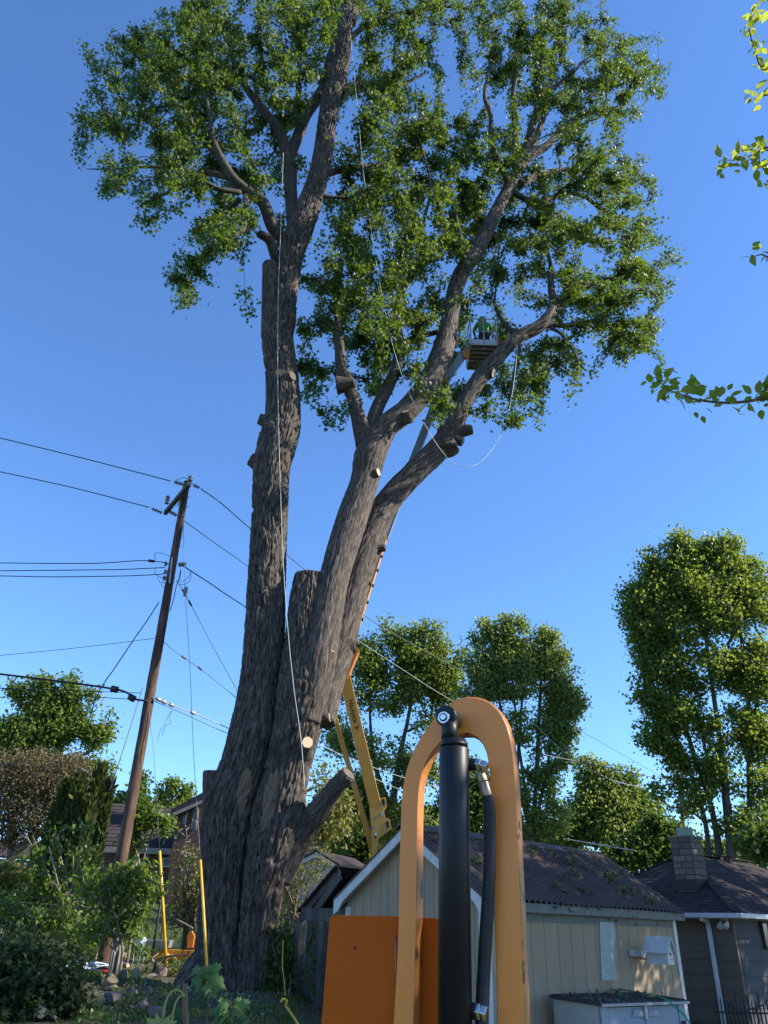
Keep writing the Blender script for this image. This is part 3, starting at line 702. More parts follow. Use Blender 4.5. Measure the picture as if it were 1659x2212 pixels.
# twiggy brownish tree
make_tree('budding_tree', 'round brownish twiggy tree with tiny olive buds at the left edge', 'tree', gY(20, 30), 30,
    [[(-5, 1960, 0, 13), (12, 1880, 0, 11), (35, 1840, 0, 9), (80, 1805, 0, 7), (120, 1760, 0, 4), (150, 1700, 0, 2.5)], [(20, 1870, 0, 8), (30, 1780, 0, 5), (45, 1700, 0, 3)], [(45, 1835, 0, 6), (100, 1750, 0, 4), (125, 1690, 0, 2)]],
    [(70, 1740, 95, 70, 1), (120, 1690, 75, 65, 1.2), (10, 1700, 60, 70, 1.1), (60, 1670, 70, 45, 1), (170, 1720, 50, 40, .8), (20, 1800, 60, 40, .9)],
    2000, 13, .085, .2, m_bud, 37, bark=m_twig, tip=.007, gam=2.5, bf=.5, shell=.2, jit=.1, up=0, sides=3)
# arborvitae
def cedar(x0, y0, yb, hw, Y, seed, label):
    Y -= .6
    g = np.random.default_rng(seed); top = at(x0, y0, Y); base = gp(top.x-.0, Y); H = top.z-base.z; r = px(at(x0, (y0+yb)/2, Y), hw*.82)
    T = empty('arborvitae', base, label, 'evergreen', 'dark arborvitae behind the lilac shrubs')
    bark_tube('trunk', [(base, .09), (base+Vector((0, 0, H*.8)), .03)], m_bgbark, T, ds=.3, nseg=8, amp=.005)
    n = int(5200*H*r/4); h = g.uniform(0, 1, n)**.85; a = g.uniform(0, 2*math.pi, n)
    prof = np.clip(1.1*(1-h)**.42, 0, 1)*(.85+.3*vnoise(np.stack([np.cos(a)*1.5, np.sin(a)*1.5, h*H*1.2], 1), seed))
    rr = r*prof*g.uniform(.72, 1.05, n); P = np.stack([base.x+np.cos(a)*rr, base.y+np.sin(a)*rr, base.z+.1+h*H], 1)
    out = np.stack([np.cos(a)*.5, np.sin(a)*.5, np.full(n, 1.6)], 1)
    leaf_mesh('crown', P, .27, m_cedar, T, 'spray', droop=0, up=0, spread=.35, out=out, seed=seed)
for i, (a, b, c, d, Y, l) in enumerate([(122, 1760, 1980, 26, 25.2, 'leftmost and shortest of the dark arborvitae beside the twiggy tree'), (143, 1706, 1980, 25, 25, 'dark arborvitae with a bent golden tip, second from the left'), (171, 1694, 1980, 28, 24.6, 'broad dark arborvitae with a bushy golden top in the middle of the clump'),
        (216, 1671, 1980, 26, 24.9, 'tallest dark arborvitae with a pointed golden-green tip'), (236, 1702, 1960, 13, 24.4, 'slim arborvitae just left of the wooden pole, lit golden on its side'), (190, 1745, 1990, 25, 23.6, 'dark arborvitae in front of the tallest one')]):
    cedar(a, b, c, d, Y, 50+i, l)
# trees between pole and trunk
make_tree('maple_tree', 'rounded bright green tree over the dark house roof between the pole and the big trunk', 'tree', gY(372, 58), 58,
    [[(372, 1850, 0, 5), (372, 1760, 0, 4), (372, 1700, 0, 2)]], [(370, 1720, 50, 45, 1), (400, 1730, 40, 30, 1), (345, 1745, 35, 30, 1), (330, 1710, 14, 14, .6)], 120, 44, .36, .42, m_l1, 61)
make_tree('bushy_tree', 'small dark bushy tree just left of the pole over the dark roof', 'tree', gY(250, 60), 60,
    [[(255, 1850, 0, 4), (258, 1760, 0, 2)]], [(262, 1750, 34, 28, 1), (305, 1695, 16, 18, .6), (290, 1740, 26, 30, 1)], 80, 40, .36, .42, m_l3, 63)
# woods in the middle right
make_tree('locust_tree', 'tall airy tree with dark upright limbs directly behind the yellow boom', 'tree', gY(850, 40), 40,
    [[(862, 1960, 0, 11), (858, 1850, 0, 9), (850, 1740, 0, 8), (862, 1640, 0, 6), (880, 1560, 0, 4), (900, 1450, 0, 2)], [(850, 1760, .5, 6), (812, 1660, .5, 5), (800, 1560, .5, 3), (800, 1430, .5, 2)], [(858, 1700, 0, 5), (905, 1640, 0, 4), (930, 1560, 0, 3), (935, 1450, 0, 2)],
     [(852, 1740, 1, 4), (770, 1690, 1, 3), (730, 1600, 1, 2)], [(880, 1580, 0, 3), (960, 1540, 0, 2.5), (990, 1500, 0, 1.5)]],
    [(800, 1400, 45, 50, .8), (830, 1500, 60, 60, .7), (920, 1410, 70, 55, .9), (900, 1480, 60, 50, .7), (960, 1450, 40, 55, .9), (760, 1480, 50, 55, .7), (740, 1580, 50, 60, .7), (820, 1620, 70, 50, .6), (930, 1560, 50, 40, .6), (770, 1710, 80, 60, .9), (900, 1660, 60, 60, .8), (880, 1375, 40, 25, .6), (860, 1770, 90, 50, .9), (720, 1820, 45, 50, .6)],
    520, 42, .25, .45, m_l1, 71, tip=.014)
make_tree('ash_tree', 'tall slender-stemmed tree with feathery right side just behind the orange arch', 'tree', gY(1140, 38), 38,
    [[(1150, 1960, 0, 7), (1152, 1800, 0, 6), (1160, 1660, 0, 5), (1165, 1540, 0, 4), (1172, 1420, 0, 1.5)], [(1150, 1960, .4, 5), (1140, 1760, .4, 4), (1120, 1600, .4, 3), (1100, 1400, .4, 1.5)], [(1152, 1800, .2, 4), (1185, 1640, .2, 3), (1195, 1500, .2, 2), (1200, 1380, .2, 1)], [(1140, 1780, 0, 4), (1090, 1560, 0, 3), (1050, 1420, 0, 1.5)], [(1145, 1860, 0, 4), (1118, 1700, 0, 3.5), (1128, 1500, 0, 2.5), (1130, 1360, 0, 1)]],
    [(1110, 1390, 55, 50, 1.1), (1060, 1410, 50, 50, 1), (1150, 1400, 30, 60, .8), (1100, 1470, 90, 50, .9), (1180, 1400, 28, 45, .8), (1205, 1450, 30, 50, .55), (1222, 1510, 32, 24, .4), (1190, 1560, 45, 60, .5), (1120, 1560, 70, 60, .5), (1210, 1620, 28, 50, .4), (1170, 1680, 40, 60, .5), (1120, 1690, 60, 60, .4), (1180, 1760, 60, 50, .8), (1130, 1800, 70, 40, .8), (1030, 1500, 45, 60, .8)],
    560, 40, .23, .36, m_l2, 73, depth=.7, tip=.012, droop=-.9, outk=.8)
make_tree('maple_tree', 'broad rounded green tree behind the corrugated roof, right of the slender-stemmed tree', 'tree', gY(1330, 46), 46,
    [[(1340, 1960, 0, 8), (1335, 1850, 0, 7), (1330, 1760, 0, 4), (1325, 1690, 0, 2)], [(1335, 1840, 0, 5), (1390, 1760, 0, 3)], [(1335, 1850, 0, 5), (1280, 1750, 0, 3)]],
    [(1290, 1680, 45, 45, 1), (1340, 1700, 60, 55, 1.1), (1260, 1720, 50, 60, 1), (1390, 1740, 40, 50, 1), (1330, 1780, 90, 60, 1.2), (1230, 1790, 40, 50, 1), (1400, 1800, 50, 50, 1)],
    360, 48, .3, .45, m_l2, 79)
make_tree('bushy_tree', 'low dark tree in front of the rounded one, left of the stone chimney', 'tree', gY(1420, 41), 41,
    [[(1425, 1960, 0, 5), (1425, 1850, 0, 4), (1420, 1790, 0, 2)]], [(1400, 1840, 60, 30, 1), (1445, 1820, 40, 35, 1), (1420, 1790, 35, 25, .7), (1340, 1860, 50, 25, .9)], 150, 42, .27, .4, m_l3, 83)
make_tree('silver_maple', 'very tall vase-shaped tree behind the neighbour house at the right edge', 'tree', gY(1580, 36), 36,
    [[(1582, 1960, 0, 12), (1580, 1850, 0, 11), (1570, 1740, 0, 9), (1555, 1600, 0, 6), (1530, 1420, 0, 4), (1510, 1260, 0, 2)], [(1562, 1960, .4, 9), (1555, 1850, .4, 8), (1535, 1740, .4, 6), (1490, 1600, .4, 4.5), (1450, 1450, .4, 3), (1400, 1300, .4, 1.5)],
     [(1628, 1960, 0, 10), (1625, 1850, 0, 9), (1620, 1700, 0, 7), (1615, 1500, 0, 5), (1590, 1300, 0, 3), (1570, 1190, 0, 1)], [(1640, 1900, 0, 7), (1660, 1750, 0, 6), (1680, 1500, 0, 4), (1670, 1350, 0, 2)], [(1538, 1900, 0, 6), (1520, 1760, 0, 5), (1480, 1640, 0, 4), (1440, 1540, 0, 2)]],
    [(1470, 1195, 35, 42, 1), (1500, 1240, 75, 60, 1.2), (1570, 1200, 50, 45, 1), (1420, 1260, 50, 55, 1), (1375, 1255, 38, 45, .9), (1400, 1340, 50, 55, .9), (1470, 1340, 70, 70, 1.2), (1560, 1310, 80, 80, 1.2), (1640, 1300, 50, 70, 1), (1440, 1430, 60, 55, .8), (1530, 1440, 80, 70, 1), (1620, 1440, 60, 80, 1), (1420, 1490, 40, 30, .5),
     (1470, 1540, 65, 60, .8), (1560, 1560, 80, 60, .9), (1640, 1580, 50, 70, .8), (1480, 1630, 45, 40, .6), (1570, 1660, 70, 60, .7), (1650, 1700, 50, 80, .6), (1500, 1720, 50, 35, .5), (1590, 1770, 60, 40, .4), (1470, 1700, 30, 50, .4), (1650, 1450, 60, 90, .8), (1600, 1230, 60, 50, 1), (1545, 1165, 22, 30, 1), (1475, 1160, 16, 20, 1), (1385, 1390, 28, 20, .7), (1400, 1590, 30, 16, .5), (1640, 1820, 50, 40, .6)],
    1450, 42, .26, .42, m_l1, 89, tip=.014, droop=-.5, outk=.5)
make_tree('bushy_tree', 'dark low tree filling the corner over the shingled roof at the right edge', 'tree', gY(1650, 30), 30,
    [[(1690, 1960, 0, 6), (1690, 1860, 0, 4), (1680, 1800, 0, 2)]], [(1660, 1830, 40, 35, 1), (1700, 1790, 50, 50, 1)], 90, 40, .22, .35, m_l3, 93)
make_tree('yellowing_shrub', 'yellow-green scraggly tree over the tan shed gable beside the trunk', 'tree', gY(700, 29), 29,
    [[(705, 1990, 0, 3), (700, 1880, 0, 2.5), (695, 1780, 0, 2)]], [(695, 1690, 28, 40, .8), (715, 1770, 40, 50, 1), (690, 1830, 22, 22, .6)], 110, 16, .15, .28, m_yel, 95)
# distant woods in gaps
make_tree('bushy_tree', 'dense dark green tree low behind the garage ridge', 'tree', gY(980, 47), 47,
    [[(985, 1990, 0, 5), (985, 1880, 0, 4), (985, 1780, 0, 2)]], [(960, 1790, 60, 60, 1), (1040, 1780, 55, 70, 1), (900, 1830, 60, 50, 1), (1000, 1700, 50, 55, .8)], 260, 48, .3, .45, m_l3, 97)

for i, (x, Y, E, lm, lab) in enumerate([(760, 44, [(740, 1800, 60, 70, 1), (800, 1850, 60, 50, 1), (700, 1860, 40, 40, .8)], m_l3, 'dark bushy tree filling the gap between trunk and garage roof'),
        (1150, 48, [(1150, 1840, 80, 50, 1), (1230, 1830, 60, 50, 1), (1080, 1830, 50, 50, 1)], m_l2, 'pale leafy growth low behind the garage roof, right of the arch'),
        (1520, 50, [(1500, 1850, 60, 40, .8), (1590, 1860, 70, 40, .8)], m_l3, 'thin far greenery seen between the trunks behind the shingled roof')]):
    make_tree('bushy_tree', lab, 'tree', gY(x, Y), Y, [[(x, 1990, 0, 5), (x, 1900, 0, 4), (x+5, 1830, 0, 2)]], E, 150, 44, .3, .45, lm, 160+i*3)
# shrubs along the fence
def shrub(label, x, yb, Y, E, n, per, leaf, seed, lm=None, nst=6, bark=None, lean=0, droop=.3, name='lilac_shrub', shape='oval', tip=.006, up=.7, sig=.11):
    base = gY(x, Y); g = np.random.default_rng(seed); stems = []
    top = min(e[1]-e[3]*.3 for e in E); sx = np.mean([e[0] for e in E]); wx = max(e[0]+e[2] for e in E)-min(e[0]-e[2] for e in E)
    for i in range(nst):
        xe = sx+(i/(nst-1)-.5)*wx*.7; h = g.uniform(.55, 1)
        ye = yb-(yb-top)*h; x0 = x+g.uniform(-12, 12)
        stems.append([(x0, yb+6, g.uniform(-.2, .2), 3.0), (x0*.6+xe*.4+g.uniform(-6, 6), yb-(yb-ye)*.5, g.uniform(-.4, .4), 2.0), (xe, ye, g.uniform(-.6, .6), 1.0)])
    return make_tree(name, label, 'shrub', base, Y, stems, E, n, per, leaf, sig, lm or m_shrub, seed, 'shrubs along the fence', bark or m_stick, shape, 1.0, .3, tip, droop, up, .2, 2.3, .03)
shrub('tall open lilac shrub with grey stems in front of the dark arborvitae', 150, 2020, 21.3, [(125, 1810, 22, 22, .5), (170, 1800, 20, 25, .5), (110, 1860, 40, 35, .6), (180, 1850, 40, 30, .6), (70, 1860, 35, 28, .8), (145, 1920, 70, 40, .5), (60, 1940, 40, 40, .5)], 150, 7, .13, 101, nst=9)
shrub('dense leafy shrub wrapped round the foot of the wooden pole', 255, 2040, 17.9, [(265, 1905, 45, 30, 1), (200, 1920, 40, 30, .7), (250, 1965, 50, 35, .8), (215, 2010, 50, 25, .5), (300, 1885, 28, 25, .8), (322, 1925, 22, 28, .8), (282, 2000, 22, 30, .8)], 200, 9, .13, 103, nst=8)
shrub('leafy vine shrub climbing the right side of the wooden pole', 290, 1900, 20.0, [(300, 1720, 16, 22, .8), (310, 1760, 25, 22, .9), (335, 1770, 25, 15, .8), (292, 1800, 18, 25, .7), (355, 1790, 18, 14, .7), (283, 1840, 16, 20, .8)], 120, 13, .12, 105, nst=4)
shrub('tangled undergrowth with pale crossing stems below the fence rail at the left', 110, 2060, 20.4, [(90, 1990, 70, 30, .7), (150, 2010, 70, 30, .7), (60, 2030, 50, 25, .6), (190, 2040, 50, 20, .6), (20, 1985, 35, 45, .8)], 260, 12, .1, 107, nst=12, name='undergrowth_shrub')
shrub('low green bush at the left edge behind the fence rail', 15, 1980, 23.5, [(20, 1900, 45, 30, 1), (10, 1940, 40, 35, 1)], 120, 22, .13, 109, lm=m_yel, nst=4, name='bush')
shrub('sparse yellowish bush between the yellow guy guards and the trunk', 408, 2000, 21.5, [(405, 1870, 28, 40, .7), (400, 1930, 40, 40, .9), (420, 1960, 22, 30, .8), (385, 1985, 30, 25, .6)], 230, 6, .08, 111, lm=m_yel, nst=9, bark=m_twig, name='budding_bush')
shrub('bare grey sapling with a few buds left of the trunk', 412, 1960, 22.5, [(392, 1800, 16, 24, .6), (415, 1790, 12, 20, .5), (410, 1850, 18, 30, .6)], 40, 0, .08, 113, nst=4, name='bare_sapling', tip=.01)
shrub('twiggy vine with small pale leaves over the tan shed wall', 640, 2010, 22.3, [(640, 1900, 38, 35, .7), (690, 1880, 30, 30, .6), (620, 1960, 30, 40, .8)], 200, 5, .08, 115, lm=m_yel, nst=8, bark=m_twig, name='vine')
shrub('dark green ivy clump between the trunk and the lean-to', 622, 2170, 16.6, [(618, 2040, 22, 40, 1), (625, 2110, 24, 45, 1), (600, 2150, 25, 50, .8)], 180, 15, .09, 117, lm=m_l3, nst=6, name='ivy')
shrub('low leafy weeds beside the grey control box', 330, 2075, 18.6, [(300, 2058, 14, 10, .8), (372, 2090, 20, 10, .8), (400, 2105, 16, 9, .8)], 40, 9, .08, 119, nst=4, name='weed_clump')
# pile of cut branches in the shade, bottom left
m_br = mk('shaded_branch_leaves', (.006, .018, .006), (.014, .035, .01), (.03, .05, .014), (.08, .13, .02), .25, .75)  # near-black leaf colours hold the heap's shade
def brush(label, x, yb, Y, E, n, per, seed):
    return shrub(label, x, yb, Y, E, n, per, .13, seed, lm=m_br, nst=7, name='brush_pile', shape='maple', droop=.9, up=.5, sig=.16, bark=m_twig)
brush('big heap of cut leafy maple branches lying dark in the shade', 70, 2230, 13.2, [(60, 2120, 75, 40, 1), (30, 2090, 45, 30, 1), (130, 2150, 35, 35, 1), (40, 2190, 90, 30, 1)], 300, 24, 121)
brush('small spray of cut maple branches poking up behind the dark heap', 60, 2110, 15.4, [(50, 2035, 18, 22, .8), (85, 2062, 35, 20, 1), (140, 2075, 35, 14, .9), (20, 2070, 30, 20, .8)], 90, 14, 123)
0 and brush('dark fallen leafy branches near the bottom edge', 230, 2235, 12.6, [(190, 2195, 40, 16, .8), (260, 2210, 30, 10, .5)], 40, 12, 125)
# ------------------------------------------------------------------ garage
m_white = M('white_trim_paint', (.66, .63, .58), (.54, .51, .47), scale=6, rough=.6, bump=.001)
m_wwhite = M('weathered_white_paint', (.46, .46, .43), (.33, .33, .31), scale=9, rough=.8, spots=(.12, .11, .1), sscale=7, sth=.66)
m_fascia = M('peeling_grey_green_paint', (.2, .2, .165), (.14, .14, .115), scale=6, rough=.85, spots=(.035, .032, .03), sscale=4, sth=.58, stretch=(1, 1, 2.5))
m_tan = M('tan_plywood_siding', (.39, .28, .175), (.33, .235, .145), scale=3, rough=.85, bump=.002, bscale=60, stretch=(1, 1, .3), rnd=.05)
m_groove = M('dark_backing', (.05, .045, .04), rough=.95)
m_corr = M('corrugated_brown_roofing', (.09, .05, .033), (.048, .028, .019), scale=2.5, rough=.62, bump=.002, bscale=50, spots=(.1, .085, .07), sscale=2.4, sth=.64)
m_oldwood = M('grey_weathered_wood', (.12, .105, .09), (.06, .052, .045), scale=5, rough=.9, bump=.004, stretch=(1, 1, .3), bscale=30)
m_darkwood = M('dark_old_boards', (.05, .042, .036), (.03, .025, .022), scale=5, rough=.92, bump=.004, rnd=.3)
Z = Vector((0, 0, 1)); L1 = Vector((.7071, .7071, 0)); G1 = Vector((-.7071, .7071, 0)); NL = Vector((.7071, -.7071, 0)); NG = Vector((-.7071, -.7071, 0))
eave = at(1046, 1942, 13.0)
OH = .16; GW = 3.42-2*OH; GL = 6.35; EZ = eave.z; RZ = 3.46
C0 = Vector((eave.x, eave.y, 0)) + G1*OH + L1*.2            # near wall corner at ground level
garage = empty('garage', Vector((C0.x, C0.y, ground(C0.x, C0.y)-.2)), 'tan board garage with white gable trim and a dark corrugated roof', 'garage')
gz = ground(C0.x, C0.y)-.3
def W(u, v, z): return Vector((C0.x, C0.y, 0)) + L1*u + G1*v + Z*z        # u along the long wall, v along the gable wall
slope = (RZ-EZ)/(GW/2+OH)
def roofz(v): return RZ-abs(v-GW/2)*slope
mb = MB()
mb.prism([W(.02, .02, gz), W(.02, GW-.02, gz), W(.02, GW-.02, roofz(GW)-.07), W(.02, GW/2, RZ-.09), W(.02, .02, roofz(0)-.07)], L1*.05)
mb.prism([W(.07, .02, gz), W(.07, .02, EZ-.02), W(GL-.07, .02, EZ-.02), W(GL-.07, .02, gz)], G1*.05)
mb.prism([W(.07, GW-.07, gz), W(.07, GW-.07, EZ), W(GL-.07, GW-.07, EZ), W(GL-.07, GW-.07, gz)], G1*.05)
mb.prism([W(GL-.07, .02, gz), W(GL-.07, GW-.02, gz), W(GL-.07, GW-.02, roofz(GW)-.07), W(GL-.07, GW/2, RZ-.09), W(GL-.07, .02, roofz(0)-.07)], L1*.05)
mb.build('wall', m_groove, garage)
nb = 15; bw = GW/nb
for i in range(nb):
    v0, v1 = i*bw+.004, (i+1)*bw-.004
    MB().prism([W(0, v0, gz), W(0, v1, gz), W(0, v1, roofz(v1)-.075)] + ([W(0, GW/2, RZ-.08)] if v0 < GW/2 < v1 else []) + [W(0, v0, roofz(v0)-.075)], L1*.018).build('siding_board', m_tan, garage)
nb = 16; bw = GL/nb; me0 = None
for i in range(nb):
    u0 = i*bw+.005; c = W(i*bw+bw/2, 0, (gz+EZ-.02)/2)
    if me0 is None:
        o = MB().box(c, (bw/2-.006, .009, (EZ-.02-gz)/2), (L1, G1, Z)).build('siding_board', m_tan, None, origin=c); me0 = o.data
        ORI[o.name] = c; o.parent = garage; o.location = c-ORI[garage.name]
    else: inst(me0, 'siding_board', garage, c)
def roof_sheet(side):
    nu = 260; nv = 5; V = []; u0, u1 = -.2, GL+.22; g = np.random.default_rng(3+side)
    for j in range(nv):
        t = j/(nv-1)
        for i in range(nu*2+1):
            u = u0+(u1-u0)*i/(nu*2); ph = 2*math.pi*u/.165
            v = GW/2 - (GW/2+OH+.03)*t*(1 if side == 0 else -1) + 0
            z = RZ-abs(v-GW/2)*slope + .024*math.sin(ph) + .012*math.sin(u*1.7)*t + .03
            V.append(W(u, v, z))
    nx = nu*2+1; F = [(j*nx+i, j*nx+i+1, (j+1)*nx+i+1, (j+1)*nx+i) for j in range(nv-1) for i in range(nx-1)]
    n = len(V); V2 = [p-Z*.006 for p in V]
    mb = MB(); mb.add(V, F, True); mb.add(V2, [f[::-1] for f in F], True)
    e = (nv-1)*nx; mb.add(V[e:e+nx]+V2[e:e+nx], [(i, i+1, nx+i+1, nx+i) for i in range(nx-1)])
    return mb.build('corrugated_sheet', m_corr, garage)
roof_sheet(0); roof_sheet(1)
mb = MB(); mb.prism([W(-.24, GW/2-.16, RZ-.03), W(-.24, GW/2, RZ+.075), W(-.24, GW/2+.16, RZ-.03), W(-.24, GW/2+.16, RZ-.055), W(-.24, GW/2, RZ+.05), W(-.24, GW/2-.16, RZ-.055)], L1*(GL*.985+.3)); mb.build('ridge_cap', m_corr, garage)
# gable fascia boards with curved return
for s in (0, 1):
    a = W(-.19, GW/2, RZ-.005); b = W(-.19, -OH if s == 0 else GW+OH, EZ-.005)
    mb = MB(); ve = .17
    mb.prism([a, b, b-Z*(ve+.06), b-Z*(ve+.06)+(a-b).normalized()*.12-Z*.02, b-Z*(ve)+(a-b)*.13+Z*.0, a-Z*ve], L1*.03); mb.build('gable_fascia', m_white, garage)
    mb = MB(); mb.prism([a+Z*.024-L1*.02, b+Z*.024-L1*.02, b-Z*.0-L1*.02, a-L1*.02], L1*.05); mb.build('roof_edge_strip', m_corr, garage)
    mb = MB(); a2 = W(-.155, GW/2, RZ-.09); b2 = W(-.155, -OH+.02 if s == 0 else GW+OH-.02, EZ-.09); mb.prism([a2, b2, b2-Z*.02, a2-Z*.02], L1*.15); mb.build('soffit', m_wwhite, garage)
mb = MB(); mb.prism([W(-.16, -OH, EZ-.01), W(GL+.2, -OH, EZ-.01), W(GL+.2, -OH, EZ-.15), W(-.16, -OH, EZ-.15)], G1*.025); mb.build('eave_board', m_fascia, garage)
mb = MB(); mb.prism([W(.08, -.022, EZ-.13), W(GL-.02, -.022, EZ-.13), W(GL-.02, -.022, EZ-.28), W(.08, -.022, EZ-.28)], G1*.02); mb.build('frieze_board', m_fascia, garage)
mb = MB(); mb.prism([W(-.16, -OH+.03, EZ-.15), W(GL+.2, -OH+.03, EZ-.15), W(GL+.2, -.002, EZ-.135), W(-.16, -.002, EZ-.135)], Z*.012); mb.build('soffit', m_wwhite, garage)
for (u, v) in ((-.02, -.02), (-.02, GW-.1), (GL-.1, -.025)):
    mb = MB(); mb.box(W(u+.06, v+.06, (gz+EZ-.1)/2), (.065, .065, (EZ-.1-gz)/2), (L1, G1, Z)); mb.build('corner_board', m_white, garage, bevel=.004)
# small light at gable, loose board nailed on the wall
def wallpt(x, y, off=0): return onplane(x, y, W(0, -off, 0), NL)
a, b, c, d = wallpt(1293, 1991, .01), wallpt(1325, 1993, .01), wallpt(1328, 2118, .01), wallpt(1298, 2118, .01)
o = MB().prism([a, b, c, d], NL*.025).build('shutter_board', m_wwhite, None, bevel=.003)
tag(o, 'upright narrow board in peeling white paint fixed on the tan garage wall', 'board')
a, b = wallpt(1357, 2058, .02), wallpt(1405, 2064, .02)
mb = MB(); hh = .055
# birdhouse on an arm
bh = empty('birdhouse', wallpt(1425, 2075, .1), 'white wooden birdhouse with pitched roof on an arm by the garage corner', 'birdhouse')
mb.prism([a+Z*hh, b+Z*hh+L1*.3, b-Z*hh+L1*.3, a-Z*hh], NL*.035); mb.build('bracket_arm', m_wwhite, bh, bevel=.003)
p0 = onplane(1405, 2062, W(0, -.3, 0), NL)
bl = px(p0, 38); d0 = L1; fx = NL
hw_, hz = .13, .15; BA = Vector((.75, -.66, 0)).normalized(); BN = Vector((-.66, -.75, 0)).normalized()
def Bh(u, n, z): return p0 + BA*(u-.02) + BN*n + Z*z
BL = .4
mb = MB(); mb.prism([Bh(0, -hw_, -hz), Bh(0, hw_, -hz), Bh(0, hw_, .04), Bh(0, 0, .25), Bh(0, -hw_, .04)], BA*BL); mb.build('box_body', m_white, bh, bevel=.004)
for s in (-1, 1):
    mb = MB(); mb.prism([Bh(-.03, 0, .28), Bh(BL+.05, 0, .28), Bh(BL+.05, s*(hw_+.05), .02), Bh(-.03, s*(hw_+.05), .02)], Vector((0, 0, .018))+BN*.008*s); mb.build('roof_panel', m_white, bh)
mb = MB(); mb.cyl(Bh(BL-.002, 0, .02), Bh(BL+.004, 0, .02), .028, 16); mb.build('entrance_hole', m_groove, bh)
mb = MB(); mb.cyl(Bh(BL, 0, -.06), Bh(BL+.07, 0, -.06), .007, 8); mb.build('perch', m_white, bh)
mb = MB(); mb.beam(Bh(.1, -.1, -.05), Bh(.1, -.1, -.05)-NL*.22, .05, .09); mb.build('mount_block', m_wwhite, bh)
# twigs and leaves lying on the corrugated roof
g = np.random.default_rng(5); pts = []
for k in range(38):
    u, t = g.uniform(.2, GL), g.uniform(.08, .95); v = GW/2-(GW/2+OH)*t
    for _ in range(int(g.integers(3, 15))): pts.append(tuple(W(u+g.normal(0, .12), v+g.normal(0, .07), roofz(v)+.075+g.uniform(0, .04))))
leaf_mesh('leaf_debris', pts, .1, m_litter, None, 'oval', droop=0, up=2, seed=61)
g2 = [p for i, p in enumerate(pts) if i % 3 == 0]
leaf_mesh('fallen_green_leaves', [(x, y, z+.015) for x, y, z in g2], .11, m_weed, None, 'maple', droop=0, up=2, seed=62)
mb = MB()
for k in range(26):
    u, v = g.uniform(.2, GL), GW/2-(GW/2+OH)*g.uniform(.08, .9); p = W(u, v, roofz(v)+.07); an = g.uniform(0, 6.28); q = W(u+.25*math.cos(an), v+.12*math.sin(an), roofz(v+.12*math.sin(an))+.075)
    mb.tube([p, (p+q)/2+Z*.02, q], .006, 4)
o = mb.build('fallen_twigs', m_darkwood); o['kind'] = 'stuff'

# ------------------------------------------------------------------ lean-to on the left gable side
lean = empty('lean_to_shed', gp(-1.6, 15.2), 'dark weathered lean-to with plank roof, rafters and wire mesh front beside the garage', 'shed')
def leanroof(x, y): return onplane(x, y, W(-.1, 0, 0), NG)
A0 = W(.1, GW+.02, EZ+.02); A1 = W(.1, GW+2.0, EZ-1.02)
PT = onplane(724, 1868, A0, NG); PB = onplane(640, 1968, A0, NG)
dv = (PB-PT); nbd = 7
for i in range(nbd):
    a = PT+dv*(i/nbd); b = PT+dv*((i+.94)/nbd)
    o = MB().prism([a, b, b-Z*.028, a-Z*.028], L1*2.4).build('roof_board', m_darkwood, lean)
for k in range(3):
    off = L1*(.12+.9*k); o = MB().beam(PT-Z*.1+off, PB-Z*.1+off, .05, .11).build('rafter', m_oldwood, lean)
r0 = onplane(738, 1893, A0, NG); r1 = onplane(684, 1968, A0, NG)
MB().beam(r0-L1*.03, r1-L1*.03, .05, .13).build('brace', m_oldwood, lean)
b0 = onplane(655, 1974, A0, NG); b1 = onplane(747, 1978, A0, NG)
MB().beam(b0-L1*.02, b1-L1*.02, .06, .22).build('header_beam', m_oldwood, lean)
for x in (650, 700):
    p = onplane(x, 1982, A0, NG); MB().box(Vector((p.x, p.y, (p.z+gz)/2)), (.07, .07, (p.z-gz)/2), (L1, G1, Z)).build('post', m_oldwood, lean)
p = onplane(663, 1990, A0, NG); q = onplane(690, 1990, A0, NG)
MB().prism([p, q, Vector((q.x, q.y, gz)), Vector((p.x, p.y, gz))], L1*.03).build('side_board', m_darkwood, lean)
mb = MB(); a = W(2.3, GW+1.9, 0); b = W(2.3, GW+.05, 0); mb.prism([a+Z*gz, b+Z*gz, b+Z*(EZ-.1), a+Z*(EZ-1.1)], L1*.03); mb.build('back_wall', m_darkwood, lean)
mb = MB(); p = onplane(650, 1990, A0, NG); q = onplane(760, 1990, A0, NG); nx = 34; wv = (q-p)/nx
for i in range(nx):
    for j in range(22):
        c = p+wv*(i+.5*(j % 2))-Z*(j*.052+.02); 
        for dd in (wv*.5-Z*.026, -wv*.5-Z*.026): mb.add([c-L1*.04, c+dd-L1*.04, c+dd-L1*.04+Z*.003+G1*.002, c-L1*.04+Z*.003+G1*.002], [(0, 1, 2, 3)])
        mb.add([c-L1*.04, c+Z*.026-L1*.04, c+Z*.026-L1*.04+wv*.04, c-L1*.04+wv*.04], [(0, 1, 2, 3)])
m_wire = M('galvanised_wire', (.32, .33, .34), (.2, .2, .2), rough=.45, metal=.7)
o = mb.build('wire_mesh', m_wire, lean); o['kind'] = 'stuff'
# vine on lean-to front
vp = []
for k in range(150):
    y = 1995+160*k/150; p = onplane(672+8*math.sin(k*.1)+rng.normal(0, 2.5), y, W(-.12, 0, 0), NG); vp.append(tuple(p))
vt = empty('ivy_vine', gp(vp[-1][0], vp[-1][1]), 'thin green ivy vine climbing the dark lean-to front', 'vine')
leaf_mesh('leaves', vp, .075, m_l3, vt, 'oval', droop=.8, up=.4, seed=66)
MB().tube([vp[0], vp[40], vp[80], vp[120], vp[-1]], .008, 5).build('stem', m_oldwood, vt)

